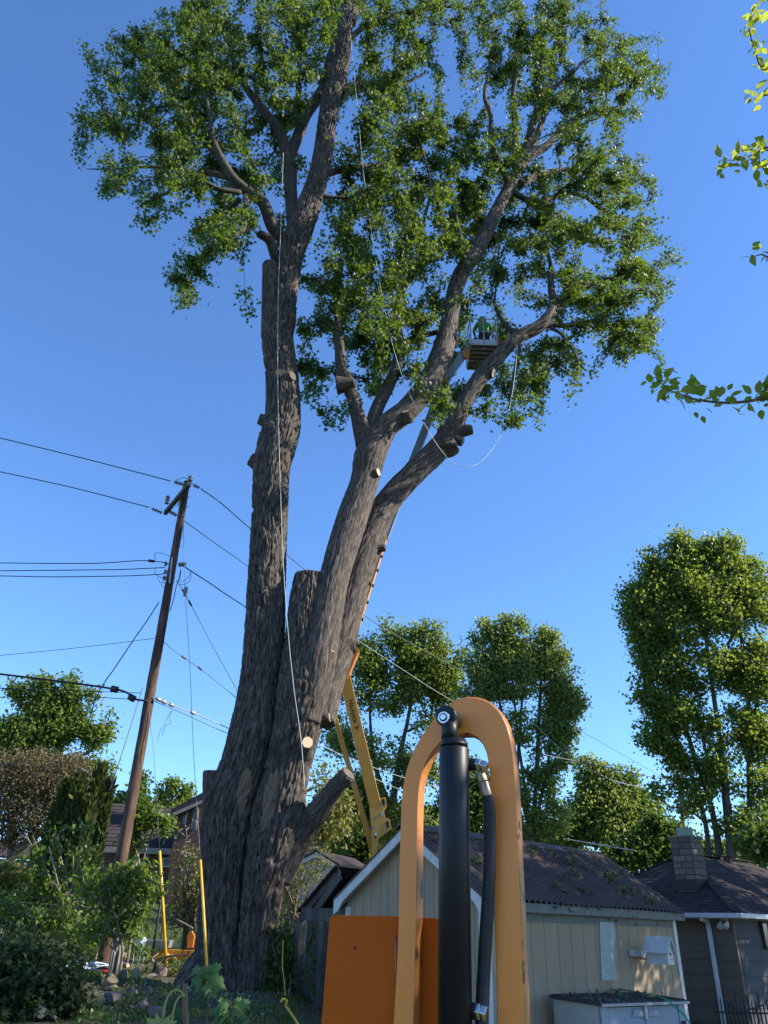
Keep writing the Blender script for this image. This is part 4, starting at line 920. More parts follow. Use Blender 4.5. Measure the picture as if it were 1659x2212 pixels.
# ------------------------------------------------------------------ tan shed behind, with gable
m_cream = M('cream_siding', (.56, .49, .36), (.5, .43, .31), scale=3, rough=.8, bump=.003)
m_shingle = M('dark_shingles', (.062, .05, .048), (.04, .032, .031), scale=7, spec=.15, rough=.95, bump=.004, bscale=60, rnd=.22)
shed = empty('tan_shed', gp(-2.9, 24.6), 'small cream gabled shed half hidden behind the trunk and twiggy vines', 'shed')
sa, sb, sc_ = at(606, 1882, 24.6), at(688, 1841, 24.2), at(737, 1872, 23.9)
dirs = Vector((sc_.x-sa.x, sc_.y-sa.y, 0)).normalized(); nrm = Vector((dirs.y, -dirs.x, 0)); back = -nrm
b_l = Vector((sa.x, sa.y, 1.0)); b_r = Vector((sc_.x, sc_.y, .4))
prof = [b_l-Z*1, b_r-Z*1, sc_, sb, sa]
for k in range(8):
    def cut(t):
        p = b_l.lerp(b_r, t); xt = p.dot(dirs); xa, xb_, xc = sa.dot(dirs), sb.dot(dirs), sc_.dot(dirs)
        z = np.interp(xt, [xa, xb_, xc], [sa.z, sb.z, sc_.z]); return Vector((p.x, p.y, -.2)), Vector((p.x, p.y, z))
    t0, t1 = k/8+.003, (k+1)/8-.003; l0, h0 = cut(t0); l1, h1 = cut(t1)
    MB().prism([l0, l1, h1, h0], back*.03).build('siding_board', m_cream, shed)
mb = MB(); mb.prism([Vector((b_l.x, b_l.y, -.2))+back*.035, Vector((b_r.x, b_r.y, -.2))+back*.035, sc_+back*.035-Z*.02, sb+back*.035-Z*.02, sa+back*.035-Z*.02], back*2.6); mb.build('wall', m_cream, shed)
for (p, q) in ((sa, sb), (sb, sc_)):
    e = (q-p).normalized(); p2 = p-e*.12 if p is sa else p; q2 = q+e*.12 if q is sc_ else q
    MB().prism([p2+nrm*.12, q2+nrm*.12, q2+nrm*.12-Z*.13, p2+nrm*.12-Z*.13], back*.03).build('gable_fascia', m_white, shed)
    MB().prism([p2+nrm*.15+Z*.002, q2+nrm*.15+Z*.002, q2+nrm*.15+Z*.05, p2+nrm*.15+Z*.05], back*2.9).build('roof', m_shingle, shed)

# ------------------------------------------------------------------ neighbour house with hip roof on the right
m_brownwall = M('brown_block_wall', (.17, .13, .1), (.135, .105, .08), scale=3, rough=.9, bump=.004)
m_bluewall = M('grey_blue_wall', (.085, .085, .095), (.065, .065, .075), scale=3, rough=.85, bump=.003)
m_gutter = M('white_gutter', (.6, .62, .64), (.5, .52, .54), scale=5, rough=.4)
m_stone = M('chimney_stone', (.19, .165, .14), (.1, .088, .075), scale=9, rough=.9, bump=.008, bscale=30, rnd=.3, spots=(.34, .31, .27), sscale=8, sth=.62)
m_mortar = M('dark_mortar', (.12, .11, .1), rough=.95)
m_flue = M('verdigris_flue', (.28, .34, .28), (.2, .25, .2), scale=8, rough=.8)
H0 = at(1593, 1972, 19.0); HD = Vector((math.sin(R(52)), math.cos(R(52)), 0)); HG = Vector((-HD.y, HD.x, 0)); HW = 5.6; HZ = H0.z; HL = 9.0
house = empty('neighbour_house', Vector((H0.x, H0.y, ground(H0.x, H0.y))), 'low house with hipped grey shingle roof and stone chimney at the right edge', 'house')
def HP(u, v, z): return Vector((H0.x, H0.y, 0))+HD*u+HG*v+Z*z
rise = 1.5; R1 = HP(HW/2, HW/2, HZ+rise); R2 = HP(HL-HW/2, HW/2, HZ+rise)
c00, c10, c01, c11 = HP(0, 0, HZ), HP(HL, 0, HZ), HP(0, HW, HZ), HP(HL, HW, HZ)
mb = MB(); mb.add([c00, c10, c11, c01, R1, R2], [(0, 1, 5, 4), (3, 0, 4), (1, 2, 5), (2, 3, 4, 5), (0, 3, 2, 1)]); mb.build('roof', m_shingle, house)
# shingles: courses of overlapping tabs on the two faces in view
shm = None
def shingle_face(A, B, C, D, count, indiv, seed, exposure=.15):
    """A-B eave, D-C ridge side (A under D, B under C)"""
    global shm
    g = np.random.default_rng(seed); up = ((C+D)/2-(A+B)/2); nf = (B-A).cross(up).normalized()
    if nf.z < 0: nf = -nf
    eav = (B-A).normalized(); upd = nf.cross(eav); 
    if upd.z < 0: upd = -upd
    Hh = (D-A).dot(upd); ncrs = int(Hh/exposure); k = 0; rest = MB()
    for j in range(ncrs):
        t = (j+.5)/ncrs; l = A.lerp(D, t); r = B.lerp(C, t); Lw = (r-l).length; s = -.15*(j % 2)+.02
        while s < Lw-.05:
            wd = .3; a = max(s, 0); b = min(s+wd-.008, Lw)
            if b-a > .06:
                c = l+eav*((a+b)/2)+nf*.014; tilt = g.uniform(-.004, .006)
                if k < indiv and b-a > .25:
                    if shm is None:
                        o = MB().box((0, 0, 0), (.145, .085, .005)).build('shingle', m_shingle, None, origin=(0, 0, 0)); shm = o.data; bpy.data.objects.remove(o)
                    qn = frame_quat(eav, (upd-nf*(.06+tilt)).normalized(), eav.cross((upd-nf*(.06+tilt)).normalized()))
                    inst(shm, 'shingle', house, c, qn); k += 1
                else:
                    u2 = (upd-nf*(.06+tilt)).normalized(); rest.box(c, ((b-a)/2, .085, .005), (eav, u2, eav.cross(u2)))
            s += wd
    o = rest.build('shingles', m_shingle, house); o['kind'] = 'stuff'
shingle_face(c01, c00, R1, R1, 0, 200, 4)
shingle_face(c00, c10, R2, R1, 0, 95, 5)
for (p, q) in ((c00, R1), (R1, R2), (c01, R1)):
    MB().beam(p+Z*.035, q+Z*.035, .22, .02).build('ridge_tiles', m_shingle, house)
hz0 = -.3
mb = MB(); mb.prism([HP(.35, .35, hz0), HP(.35, HW-.35, hz0), HP(.35, HW-.35, HZ-.12), HP(.35, .35, HZ-.12)], HD*.1); mb.build('wall', m_brownwall, house)
mb = MB(); mb.prism([HP(.46, .35, hz0), HP(HL-.35, .35, hz0), HP(HL-.35, .35, HZ-.12), HP(.46, .35, HZ-.12)], HG*.1); mb.build('wall', m_bluewall, house)
for j in range(7):                                     # lap lines of the siding boards
    z = HZ-.35-j*.3
    MB().prism([HP(.44, .342, z), HP(HL-.4, .342, z), HP(HL-.4, .33, z-.29), HP(.44, .33, z-.29)], HG*.006).build('siding_board', m_bluewall, house)
    MB().prism([HP(.342, .36, z), HP(.342, HW-.4, z), HP(.333, HW-.4, z-.29), HP(.333, .36, z-.29)], HD*.006).build('siding_board', m_brownwall, house)
mb = MB(); mb.prism([HP(.02, .02, HZ-.1), HP(HL, .02, HZ-.1), HP(HL, HW, HZ-.1), HP(.02, HW, HZ-.1)], Z*.02); mb.build('soffit', m_gutter, house)
for (p, q) in ((HP(-.03, -.03, HZ-.05), HP(HL, -.03, HZ-.05)), (HP(-.03, -.03, HZ-.052), HP(-.03, HW, HZ-.052))):
    MB().beam(p, q, .11, .1).build('gutter', m_gutter, house, bevel=.012)
# downspout with elbow on the left wall
t0 = onplane(1513, 1972, HP(-.02, 0, 0), HD); t1 = onplane(1530, 1998, HP(.3, 0, 0), HD)
mb = MB(); mb.tube([t0, t0-Z*.12, t1+Z*.06, t1, Vector((t1.x, t1.y, .2))], .055, 8, smooth=False); mb.build('downspout', m_gutter, house)
fl = onplane(1565, 1993, HP(.28, 0, 0), HD)
mb = MB(); mb.box(fl+Z*.1, (.03, .06, .05), (HD, HG, Z)); mb.build('lamp_base', m_gutter, house)
for s in (-1, 1):
    mb = MB(); a = fl+HG*.07*s; mb.tube([a+Z*.05, a-Z*.03-HD*.05, a-Z*.1-HD*.12], [.03, .055, .065], 12); mb.build('flood_lamp', m_gutter, house)
wn = onplane(1653, 2020, HP(0, .3, 0), -HG); f = MB().box(wn, (.12, .03, .28), (HD, HG, Z)).build('window', m_groove, house)
MB().box(wn-HG*.012, (.09, .022, .24), (HD, HG, Z)).build('pane', M('dark_glass', (.03, .035, .04), rough=.1), f)
# roof vent
vp_ = onplane(1560, 1858, c00+(R1-c00)*.5, (c10-c00).cross(R1-c00).normalized())
mb = MB(); mb.box(vp_+Z*.03, (.3, .13, .06), (HD, HG, Z)); mb.prism([vp_+HD*-.33-HG*.17+Z*.09, vp_+HD*.33-HG*.17+Z*.09, vp_+HD*.33+HG*.17+Z*.13, vp_+HD*-.33+HG*.17+Z*.13], Z*.02); mb.build('roof_vent', m_shingle, house)
# chimney
nl = (R1-c00).cross(c01-c00).normalized()
cb = onplane(1497, 1915, c00, nl); ct = at(1497, 1813, cb.y)
chs = .27; ch = MB().box(Vector((cb.x, cb.y, (cb.z-.4+ct.z)/2)), (chs-.025, chs-.025, (ct.z-cb.z+.4)/2), (HD, HG, Z)).build('chimney', m_mortar, house)
hc = (ct.z-cb.z+.25)/9; g = np.random.default_rng(8); sme = None
for j in range(9):
    zc = cb.z-.2+hc*(j+.5)
    for (dn, dt) in ((-HD, HG), (-HG, HD), (HD, HG), (HG, HD)):
        cuts = [-chs, g.uniform(-.12, .02) if j % 2 else g.uniform(0, .12), chs]
        for a, b in zip(cuts[:-1], cuts[1:]):
            c = Vector((cb.x, cb.y, zc))+dn*(chs-.02+g.uniform(0, .01))+dt*((a+b)/2)
            if sme is None:
                o = MB().box((0, 0, 0), (.5, .03, .5)).build('stone', m_stone, None, origin=(0, 0, 0), bevel=.02); sme = o.data; bpy.data.objects.remove(o)
            inst(sme, 'stone', ch, c, frame_quat(dt, dt.cross(Z)*-1, Z) if True else None, ((b-a-.014), 1, hc-.014))
MB().box(Vector((cb.x, cb.y, ct.z+.02)), (chs+.03, chs+.03, .03), (HD, HG, Z)).build('cap', m_mortar, ch, bevel=.008)
MB().box(Vector((cb.x, cb.y, ct.z+.15)), (.15, .15, .12), (HD, HG, Z)).build('flue', m_flue, ch, bevel=.01)
MB().box(Vector((cb.x, cb.y, cb.z+.03)), (chs+.06, chs+.06, .12), (HD, HG, Z)).build('flashing', m_groove, ch)

# ------------------------------------------------------------------ brick house on the left
m_brick = M('red_brick', (.25, .075, .05), (.15, .05, .038), scale=14, rough=.9)
nt = m_brick.node_tree; bt = nt.nodes.new('ShaderNodeTexBrick'); tc = nt.nodes.new('ShaderNodeTexCoord'); mp = nt.nodes.new('ShaderNodeMapping'); mp.inputs['Rotation'].default_value = (R(90), 0, 0)
nt.links.new(tc.outputs['Object'], mp.inputs[0]); nt.links.new(mp.outputs[0], bt.inputs[0]); bt.inputs['Scale'].default_value = 1; bt.inputs['Brick Width'].default_value = .24; bt.inputs['Row Height'].default_value = .085; bt.inputs['Mortar Size'].default_value = .01
bt.inputs['Color1'].default_value = (.15, .045, .03, 1); bt.inputs['Color2'].default_value = (.1, .032, .025, 1); bt.inputs['Mortar'].default_value = (.18, .15, .13, 1)
nt.links.new(bt.outputs[0], nt.nodes['Principled BSDF'].inputs['Base Color'])
m_glass = M('dark_window_glass', (.03, .04, .05), rough=.08)
m_bstone = M('pale_stone_trim', (.36, .32, .25), (.28, .25, .2), rough=.8)
BY = 38.0
bh_ = empty('brick_house', Vector((at(330, 1900, BY).x, BY+3, 2.2)), 'red brick house with steep dark roof, arched tower windows and a small basement window', 'house')
def bp(x, y, dY=0): return at(x, y, BY+dY)
mb = MB(); a, b = bp(225, 1832, 0), bp(445, 1838, 0); mb.prism([a, b, Vector((b.x, BY, 1.5)), Vector((a.x, BY, 1.5))], (0, .3, 0)); mb.build('wall', m_brick, bh_)
ra, rb_ = bp(222, 1826, -.5), bp(450, 1834, -.5); rc, rd = bp(455, 1745, 5), bp(228, 1735, 5)
nrow = 12
for j in range(nrow):                                  # roof courses
    a = ra.lerp(rd, j/nrow); b = rb_.lerp(rc, j/nrow); a2 = ra.lerp(rd, (j+1.03)/nrow); b2 = rb_.lerp(rc, (j+1.03)/nrow)
    MB().prism([a+Z*.03, b+Z*.03, b2+Z*.0, a2+Z*.0], -Z*.06).build('roof_course', m_shingle, bh_)
MB().prism([ra-Z*.02, rb_-Z*.02, rb_-Z*.28, ra-Z*.28], (0, .06, 0)).build('eave_fascia', m_bstone, bh_)
for i in range(13):                                    # dentils under the eave
    p = bp(296+i*12, 1843, -.06)
    if i % 2 == 0: MB().box(p, (.09, .05, .16)).build('dentil', m_bstone, bh_)
p, q = bp(352, 1853, -.05), bp(393, 1874, -.05)
wf = MB().box((p+q)/2, (abs(q.x-p.x)/2, .06, abs(p.z-q.z)/2)).build('window', m_white, bh_)
for s in (-1, 1):
    c = (p+q)/2+Vector((s*(q.x-p.x)*.225, -.04, 0)); MB().box(c, (abs(q.x-p.x)*.2, .03, abs(p.z-q.z)*.36)).build('pane', m_glass, wf)
# tower
ta, tb_ = bp(385, 1745, -2), bp(445, 1722, -2)
MB().prism([Vector((ta.x, BY-2, 2)), Vector((tb_.x+1.5, BY-2, 2)), Vector((tb_.x+1.5, BY-2, tb_.z)), Vector((ta.x, BY-2, ta.z))], (0, 3, 0)).build('tower_wall', m_brick, bh_)
a, b = bp(370, 1748, -2.5), bp(452, 1704, -2.5); MB().prism([a, b, b-Z*.35, a-Z*.2], (0, 4, 0)).build('tower_roof', m_shingle, bh_)
MB().prism([a-Z*.2-Vector((0, .03, 0)), b-Z*.35-Vector((0, .03, 0)), b-Z*.5-Vector((0, .03, 0)), a-Z*.35-Vector((0, .03, 0))], (0, .05, 0)).build('eave_fascia', m_bstone, bh_)
for (x, y, hx, hy) in ((399, 1766, 4, 13), (421, 1768, 6, 22)):
    c = bp(x, y, -2.06); rx = px(c, hx); rz = px(c, hy); n = 8
    def arch(k): return [c+Vector((-rx*k, 0, -rz)), c+Vector((rx*k, 0, -rz))]+[c+Vector((rx*k*math.cos(math.pi*i/n), 0, rz-rx+rx*k*math.sin(math.pi*i/n))) for i in range(n+1)]
    f = MB().prism(arch(1), (0, .05, 0)).build('arched_window', m_bstone, bh_); MB().prism([q_-Vector((0, .02, 0)) for q_ in arch(.62)], (0, .03, 0)).build('pane', m_glass, f)
# dark roof that shows to the right of the trunk
a, b, c, d = bp(600, 1850, -8), bp(700, 1848, -8), bp(668, 1790, -5), bp(600, 1785, -5)
for j in range(6):
    t, u = j/6, (j+1.04)/6; p1, p2, p3, p4 = a.lerp(d, t), b.lerp(c, t), b.lerp(c, u), a.lerp(d, u)
    MB().prism([p1+Z*.05, p2+Z*.05, p3, p4], -Z*.05).build('roof_course', m_shingle, bh_)
a, b = bp(600, 1852, -7.9), bp(700, 1850, -7.9); MB().prism([a, b, Vector((b.x, b.y, 1.5)), Vector((a.x, a.y, 1.5))], (0, 2, 0)).build('side_wall', m_brick, bh_)
# pale house sliver at far left edge behind the twiggy tree
fh = empty('distant_house', Vector((at(20, 1900, 45).x, 47, 2.6)), 'grey sided distant house glimpsed under the twiggy tree at the left edge', 'house')
a, b = at(-60, 1850, 45), at(90, 1862, 45); MB().prism([a, b, Vector((b.x, 45, 2)), Vector((a.x, 45, 2))], (0, 5, 0)).build('wall', M('pale_grey_siding', (.35, .38, .42), rough=.8), fh)
a, b, c, d = at(-70, 1848, 44.7), at(97, 1860, 44.7), at(70, 1825, 48), at(-70, 1815, 48); MB().prism([a, b, c, d], Z*.1).build('roof', m_shingle, fh)
w_ = MB().box(at(40, 1885, 44.9), (.5, .05, .6)).build('window', m_glass, fh)
# ------------------------------------------------------------------ utility pole
m_pole = bark_mat('creosoted_pole_wood', (.085, .047, .031), (.03, .02, .015), (.16, .095, .062), lichen=(.1, .055, .035), fine=22, bump=.006)
m_metal = M('galvanised_metal', (.4, .41, .42), (.28, .29, .3), rough=.4, metal=.8, scale=9)
m_black = M('black_cable', (.02, .02, .022), rough=.5)
m_dull = M('dull_steel_wire', (.13, .14, .15), rough=.5, metal=.3)
m_bright = M('bright_aluminium_cable', (.5, .51, .51), rough=.35, metal=.4)
m_ins = M('grey_porcelain', (.17, .17, .18), rough=.25)
PY = 18.7
pole = empty('utility_pole', gp(at(262, 2030, PY).x, PY), 'tall brown wooden utility pole with a crossarm and insulators', 'utility pole')
ptop = at(404, 1041, PY); pbot = at(258, 1880, PY); pb2 = pbot+(pbot-ptop)*.22
pr = [(pb2, .14), (pbot, .135), (pbot.lerp(ptop, .5), .118), (ptop, .095)]
bark_tube('shaft', pr, m_pole, pole, ds=.08, amp=.006, freq=10, nseg=22, lump=.02)
def PP(x, y, dY=0): return at(x, y, PY+dY)
# crossarm
ca, cb_ = at(357, 1108, 19.55), at(409, 1046, 17.85); cb_.z = ca.z = (ca.z+cb_.z)/2; 
MB().beam(ca, cb_, .1, .13).build('crossarm', m_oldwood, pole, bevel=.006)
for p, q in ((PP(384, 1092, -.1), ca.lerp(cb_, .25)), (PP(384, 1092, -.1), ca.lerp(cb_, .75))): MB().beam(p, q, .03, .008).build('brace', m_metal, pole)
def insulator(p, up, n, r, L, nm='insulator', mat=m_ins):
    mb = MB(); pts = []; rr = []
    up = Vector(up).normalized(); k = n*4
    for i in range(k+1): pts.append(Vector(p)+up*(L*i/k)); rr.append(r if i % 4 in (1, 2) else r*.45)
    return mb.tube(pts, rr, 12).build(nm, mat, pole)
insulator(cb_+Z*.09, Z, 2, .075, .18); insulator(ca.lerp(cb_, .22)+Z*.09+Vector((-.12, 0, 0)), Z, 3, .07, .28)
for p, q in ((cb_+Vector((-.12, 0, -.02)), PP(372, 1040, -.75)), (cb_+Vector((.12, 0, -.02)), PP(434, 1056, -.75)), (ca+Vector((-.1, 0, 0)), at(322, 1096, 19.5)), (ca.lerp(cb_, .1)+Vector((.08, 0, -.05)), at(385, 1115, 19.1))):
    insulator(p, Vector(q)-p, 4, .05, min(.55, (Vector(q)-p).length*.8), 'strain_insulator')
for (x, y) in ((374, 1218), (373, 1235), (371, 1248)):
    p = PP(x-16, y, -.05); MB().tube([PP(x, y), p], .018, 6).build('spool_bracket', m_metal, pole); insulator(p-Z*.06, Z, 2, .045, .12, 'spool_insulator')
MB().beam(PP(372, 1205, -.16), PP(366, 1260, -.16), .06, .03, up=(1, 0, 0)).build('secondary_rack', m_metal, pole)
insulator(PP(386, 1220, -.1), (.6, -.2, 0), 3, .06, .22, 'strain_insulator')
mb = MB()
for (x, y, x2) in ((403, 1074, 411), (400, 1095, 409), (388, 1160, 394), (386, 1180, 392)): mb.tube([PP(x, y), PP(x2, y, -.05)], .01, 5)
mb.build('pole_steps', m_metal, pole)
def loose(L, r, mat, nm='jumper_wire', dY=-.2):
    c = catmull([PP(x, y, dY) for x, y in L], 6); MB().tube([Vector(p) for p in c], r, 5).build(nm, mat, pole)
loose([(374, 1042), (388, 1034), (399, 1032), (412, 1040), (421, 1054)], .008, m_black)
loose([(337, 1210), (334, 1198), (342, 1194), (358, 1198), (370, 1203)], .007, m_black)
loose([(336, 1228), (335, 1238), (345, 1246), (358, 1250), (350, 1258), (372, 1262)], .009, m_black)
loose([(340, 1246), (348, 1262), (362, 1275)], .006, m_black)
loose([(391, 1232), (388, 1250), (382, 1262), (376, 1290), (368, 1320)], .012, m_black)
loose([(385, 1262), (400, 1262), (412, 1250), (412, 1233)], .007, m_black)
loose([(384, 1258), (398, 1254), (408, 1245), (411, 1233)], .006, m_black)
loose([(392, 1222), (388, 1240), (384, 1258)], .006, m_black)
loose([(371, 1535), (362, 1550), (352, 1572), (346, 1580), (340, 1600)], .006, m_dull)
loose([(372, 1533), (366, 1552), (370, 1560), (358, 1568), (350, 1590)], .006, m_dull)

def wire(name, label, L, r=.014, mat=m_dull, cat='cable', group=None, n=8, beads=None):
    """L: (x, y, Y)"""
    c = catmull([at(*p) for p in L], n); mb = MB(); mb.tube([Vector(p) for p in c], r, 6)
    if beads:
        for t in beads:
            i = int(t*(len(c)-2)); a, b = Vector(c[i]), Vector(c[i+1]); e = (b-a).normalized(); mb.cyl(a-e*.08, a+e*.08, r*3.2, 7)
    return tag(mb.build(name, mat), label, cat, group)
G_ = 'overhead wires at the pole'
wire('overhead_wire', 'uppermost wire running left from the tip of the crossarm', [(-60, 930, 18), (0, 946, 18), (180, 990, 18), (368, 1039, 18)], group=G_, mat=m_black)
wire('overhead_wire', 'wire running left from the low far end of the crossarm', [(-60, 1004, 19.5), (0, 1019, 19.5), (160, 1054, 19.5), (322, 1096, 19.5)], group=G_, mat=m_black)
wire('overhead_wire', 'top one of the three level service wires left of the pole', [(-60, 1215, 18.6), (0, 1216, 18.6), (197, 1217, 18.6), (303, 1211, 18.6), (358, 1215, 18.6)], .012, m_black, group=G_, beads=[.9])
wire('overhead_wire', 'middle one of the three level service wires left of the pole', [(-60, 1232, 18.6), (0, 1233, 18.6), (197, 1231, 18.6), (266, 1230, 18.6), (357, 1226, 18.6)], .012, m_black, group=G_)
wire('overhead_wire', 'lowest of the three level service wires left of the pole', [(-60, 1243, 18.6), (0, 1244, 18.6), (117, 1246, 18.6), (273, 1244, 18.6), (355, 1240, 18.6)], .012, m_black, group=G_)
wire('overhead_wire', 'very thin wire rising to the pole from the left edge halfway down', [(-60, 1422, 18.9), (0, 1416, 18.9), (170, 1399, 18.9), (334, 1379, 18.9)], .007, m_dull, group=G_)
wire('overhead_wire', 'twisted dark service drop slanting down left from the pole', [(343, 1301, 18.6), (318, 1340, 18.4), (290, 1380, 18.2), (250, 1440, 18), (215, 1492, 17.8), (190, 1560, 17.7)], .013, m_black, group=G_)
wire('overhead_wire', 'thin dark wire dropping down left from the pole at cable height', [(308, 1487, 18.6), (285, 1560, 18.4), (259, 1641, 18.2), (236, 1708, 18)], .011, m_dull, group=G_)
wire('overhead_wire', 'thick black telephone cable sagging to the pole from the left', [(-60, 1447, 18.5), (0, 1456, 18.5), (130, 1472, 18.5), (259, 1491, 18.5), (288, 1509, 18.5), (318, 1514, 18.55)], .026, m_black, group=G_, beads=[.6, .8])
wire('overhead_wire', 'thin wire running just beside the thick telephone cable', [(-60, 1478, 18.5), (0, 1486, 18.5), (160, 1492, 18.5), (306, 1497, 18.5)], .008, m_black, group=G_)
wire('overhead_wire', 'short level wire joining the pole below the thick cable', [(-60, 1482, 18.7), (100, 1495, 18.7), (212, 1506, 18.7), (312, 1512, 18.7)], .009, m_black, group=G_)
# wires going right, behind the big tree
wire('overhead_wire', 'long wire from the crossarm passing behind the trunk and over the far trees', [(434, 1056, 17.9), (480, 1089, 19), (547, 1147, 21.5), (615, 1195, 23), (670, 1240, 25), (780, 1325, 29), (870, 1380, 32), (1000, 1450, 36), (1220, 1560, 46), (1450, 1690, 60)], .016, m_dull, group=G_)
wire('overhead_wire', 'bright white line slanting from below the crossarm behind the trunk', [(393, 1122, 18.8), (470, 1177, 20), (540, 1226, 21.5), (625, 1287, 23.5), (775, 1385, 27), (860, 1440, 30), (940, 1492, 33), (1040, 1550, 36)], .014, m_bright, group=G_)
wire('overhead_wire', 'dark twisted service drop from the pole to behind the trunk', [(395, 1222, 18.6), (412, 1233, 18.8), (452, 1259, 19.3), (490, 1285, 20), (534, 1314, 20.8), (600, 1365, 22)], .015, m_black, group=G_)
wire('overhead_wire', 'thin wire crossing the sky between pole and trunk at mid height', [(350, 1384, 18.7), (385, 1412, 19), (440, 1450, 20), (514, 1510, 21), (560, 1545, 22)], .009, m_dull, group=G_, beads=[.35, .5])
wire('overhead_wire', 'bright cable bundle with clamps running from the pole to the trunk', [(330, 1506, 18.6), (345, 1512, 18.7), (365, 1521, 19), (425, 1543, 20), (500, 1576, 21.3), (560, 1602, 22)], .014, m_bright, group=G_, beads=[.2, .35, .45, .6])
wire('overhead_wire', 'thin wire just below the bright cable bundle left of the trunk', [(332, 1514, 18.6), (397, 1542, 19.5), (450, 1566, 20.5), (500, 1588, 21.3), (560, 1612, 22)], .009, m_dull, group=G_)
wire('overhead_wire', 'pale cable coming out between trunk and cut limb over the woods', [(690, 1608, 26), (760, 1640, 28), (860, 1676, 31), (980, 1710, 35)], .014, m_bright, group=G_)
wire('overhead_wire', 'lower thin pale wire behind the yellow boom joint', [(780, 1668, 28), (850, 1700, 30), (930, 1728, 33)], .014, m_bright, group=G_)
wire('overhead_wire', 'dark wire crossing the gap left of the tall right-hand tree', [(1170, 1630, 34), (1300, 1655, 36), (1400, 1677, 38), (1480, 1690, 40)], .02, m_dull, group=G_)
wire('overhead_wire', 'pale wire sagging over the rounded tree behind the corrugated roof', [(1150, 1560, 36), (1220, 1625, 37), (1310, 1680, 38), (1400, 1705, 40)], .012, m_bright, group=G_)
wire('overhead_wire', 'bright service line just above the corrugated roof ridge', [(1220, 1812, 22), (1300, 1826, 23), (1370, 1837, 24)], .014, m_bright, group=G_)
# guy wires with yellow guards
m_guard = M('yellow_plastic_guard', (.72, .42, .03), (.6, .33, .02), scale=5, rough=.45)
def guard(label, W0, top, bot, r, wr=.006):
    p, q = at(*top), at(*bot); gq = Vector((q.x, q.y, ground(q.x, q.y)))
    t = empty('guy_wire', gq, label, 'guy wire')
    c = [Vector(v) for v in catmull([at(*v) for v in W0]+[p], 6)]
    MB().tube(c, wr, 5).build('wire', m_dull, t)
    MB().tube([p, p.lerp(q, .35), q], [r*.85, r, r], 10).build('guard_tube', m_guard, t)
guard('guy wire ending in a yellow guard tube left of the control box', [(318, 1515, 18.6), (325, 1560, 18.6), (333, 1641, 18.6)], (345, 1838, 18.9), (361, 2120, 19.0), .035)
guard('guy wire ending in a yellow guard tube in front of the trunk base', [(396, 1126, 18.6), (400, 1275, 18.2), (410, 1440, 17.6), (419, 1641, 16.8)], (433, 1858, 16.0), (451, 2165, 15.2), .028)
wire('guy_wire', 'thin guy wire slanting from the pole clamp toward the trunk', [(381, 1253, 18.6), (405, 1293, 18.8), (460, 1396, 19.6), (516, 1498, 20.6), (540, 1545, 21)], .009, m_dull, 'guy wire', beads=[.2, .3])
o = MB().box(at(401, 1278, 18.2), (.04, .04, .12)).build('guy_insulator', m_ins); tag(o, 'small grey strain insulator hanging on the guy wire right of the pole', 'insulator')
# distant utility pole
dp = empty('utility_pole', gp(at(1470, 1900, 52).x, 52), 'distant pole with two crossarms beside the stone chimney, half behind leaves', 'utility pole')
MB().tube([gp(at(1470, 1900, 52).x, 52), at(1468, 1650, 52)], [.17, .12], 10).build('shaft', m_oldwood, dp)
for y in (1668, 1694): MB().beam(at(1448, y, 51.5), at(1492, y+3, 52.4), .12, .14).build('crossarm', m_metal, dp)

# ------------------------------------------------------------------ articulated boom lift
m_yel2 = M('lift_yellow_paint', (.66, .3, .02), (.6, .27, .018), scale=2, rough=.42, coat=.2)
m_org2 = M('lift_orange_paint', (.62, .2, .015), (.5, .15, .012), scale=4, rough=.45)
m_grey = M('grey_steel_boom', (.3, .33, .36), (.25, .28, .31), scale=3, rough=.35, metal=.3)
m_cage = M('cage_grey_paint', (.42, .43, .42), (.32, .33, .32), scale=5, rough=.4)
m_panel = M('light_grey_panel', (.42, .48, .5), (.36, .41, .43), rough=.5)
m_slat = M('dirty_floor_grating', (.16, .14, .12), (.09, .08, .07), scale=8, rough=.8)
m_dark = M('black_rubber', (.02, .02, .02), rough=.7)
m_red = M('red_plastic', (.5, .03, .03), rough=.4)
K = at(826, 1800, 21); E_ = at(741, 1448, 20.6); J = at(957, 829, 19.6); Q = at(1004, 764, 19.3)
lift = empty('boom_lift', gp(K.x, 21), 'yellow articulated boom lift reaching up behind the tree with a person in its basket', 'boom lift')
up_b = Vector((0, -1, 0))
def boxbeam(p, q, wpx, dep, nm, mat, bev=.015, wq=None):
    p, q = Vector(p), Vector(q); d = (q-p).normalized(); a = d.cross(Vector((0, 1, 0))).normalized(); b = a.cross(d)
    w0 = px(p, wpx)/2; w1 = px(q, wq or wpx)/2; h = dep/2
    vs = [p-a*w0-b*h, p+a*w0-b*h, p+a*w0+b*h, p-a*w0+b*h, q-a*w1-b*h, q+a*w1-b*h, q+a*w1+b*h, q-a*w1+b*h]
    mb = MB(); mb.add(vs, [(0, 1, 2, 3), (4, 5, 6, 7), (0, 1, 5, 4), (1, 2, 6, 5), (2, 3, 7, 6), (3, 0, 4, 7)]); return mb.build(nm, mat, lift, bevel=bev)
boxbeam(E_, at(812, 1745, 21), 24, .3, 'lower_boom', m_yel2, wq=25)
boxbeam(at(706, 1488, 20.9), at(823, 1900, 21.3), 9, .14, 'tension_arm', m_yel2, .01, 13)
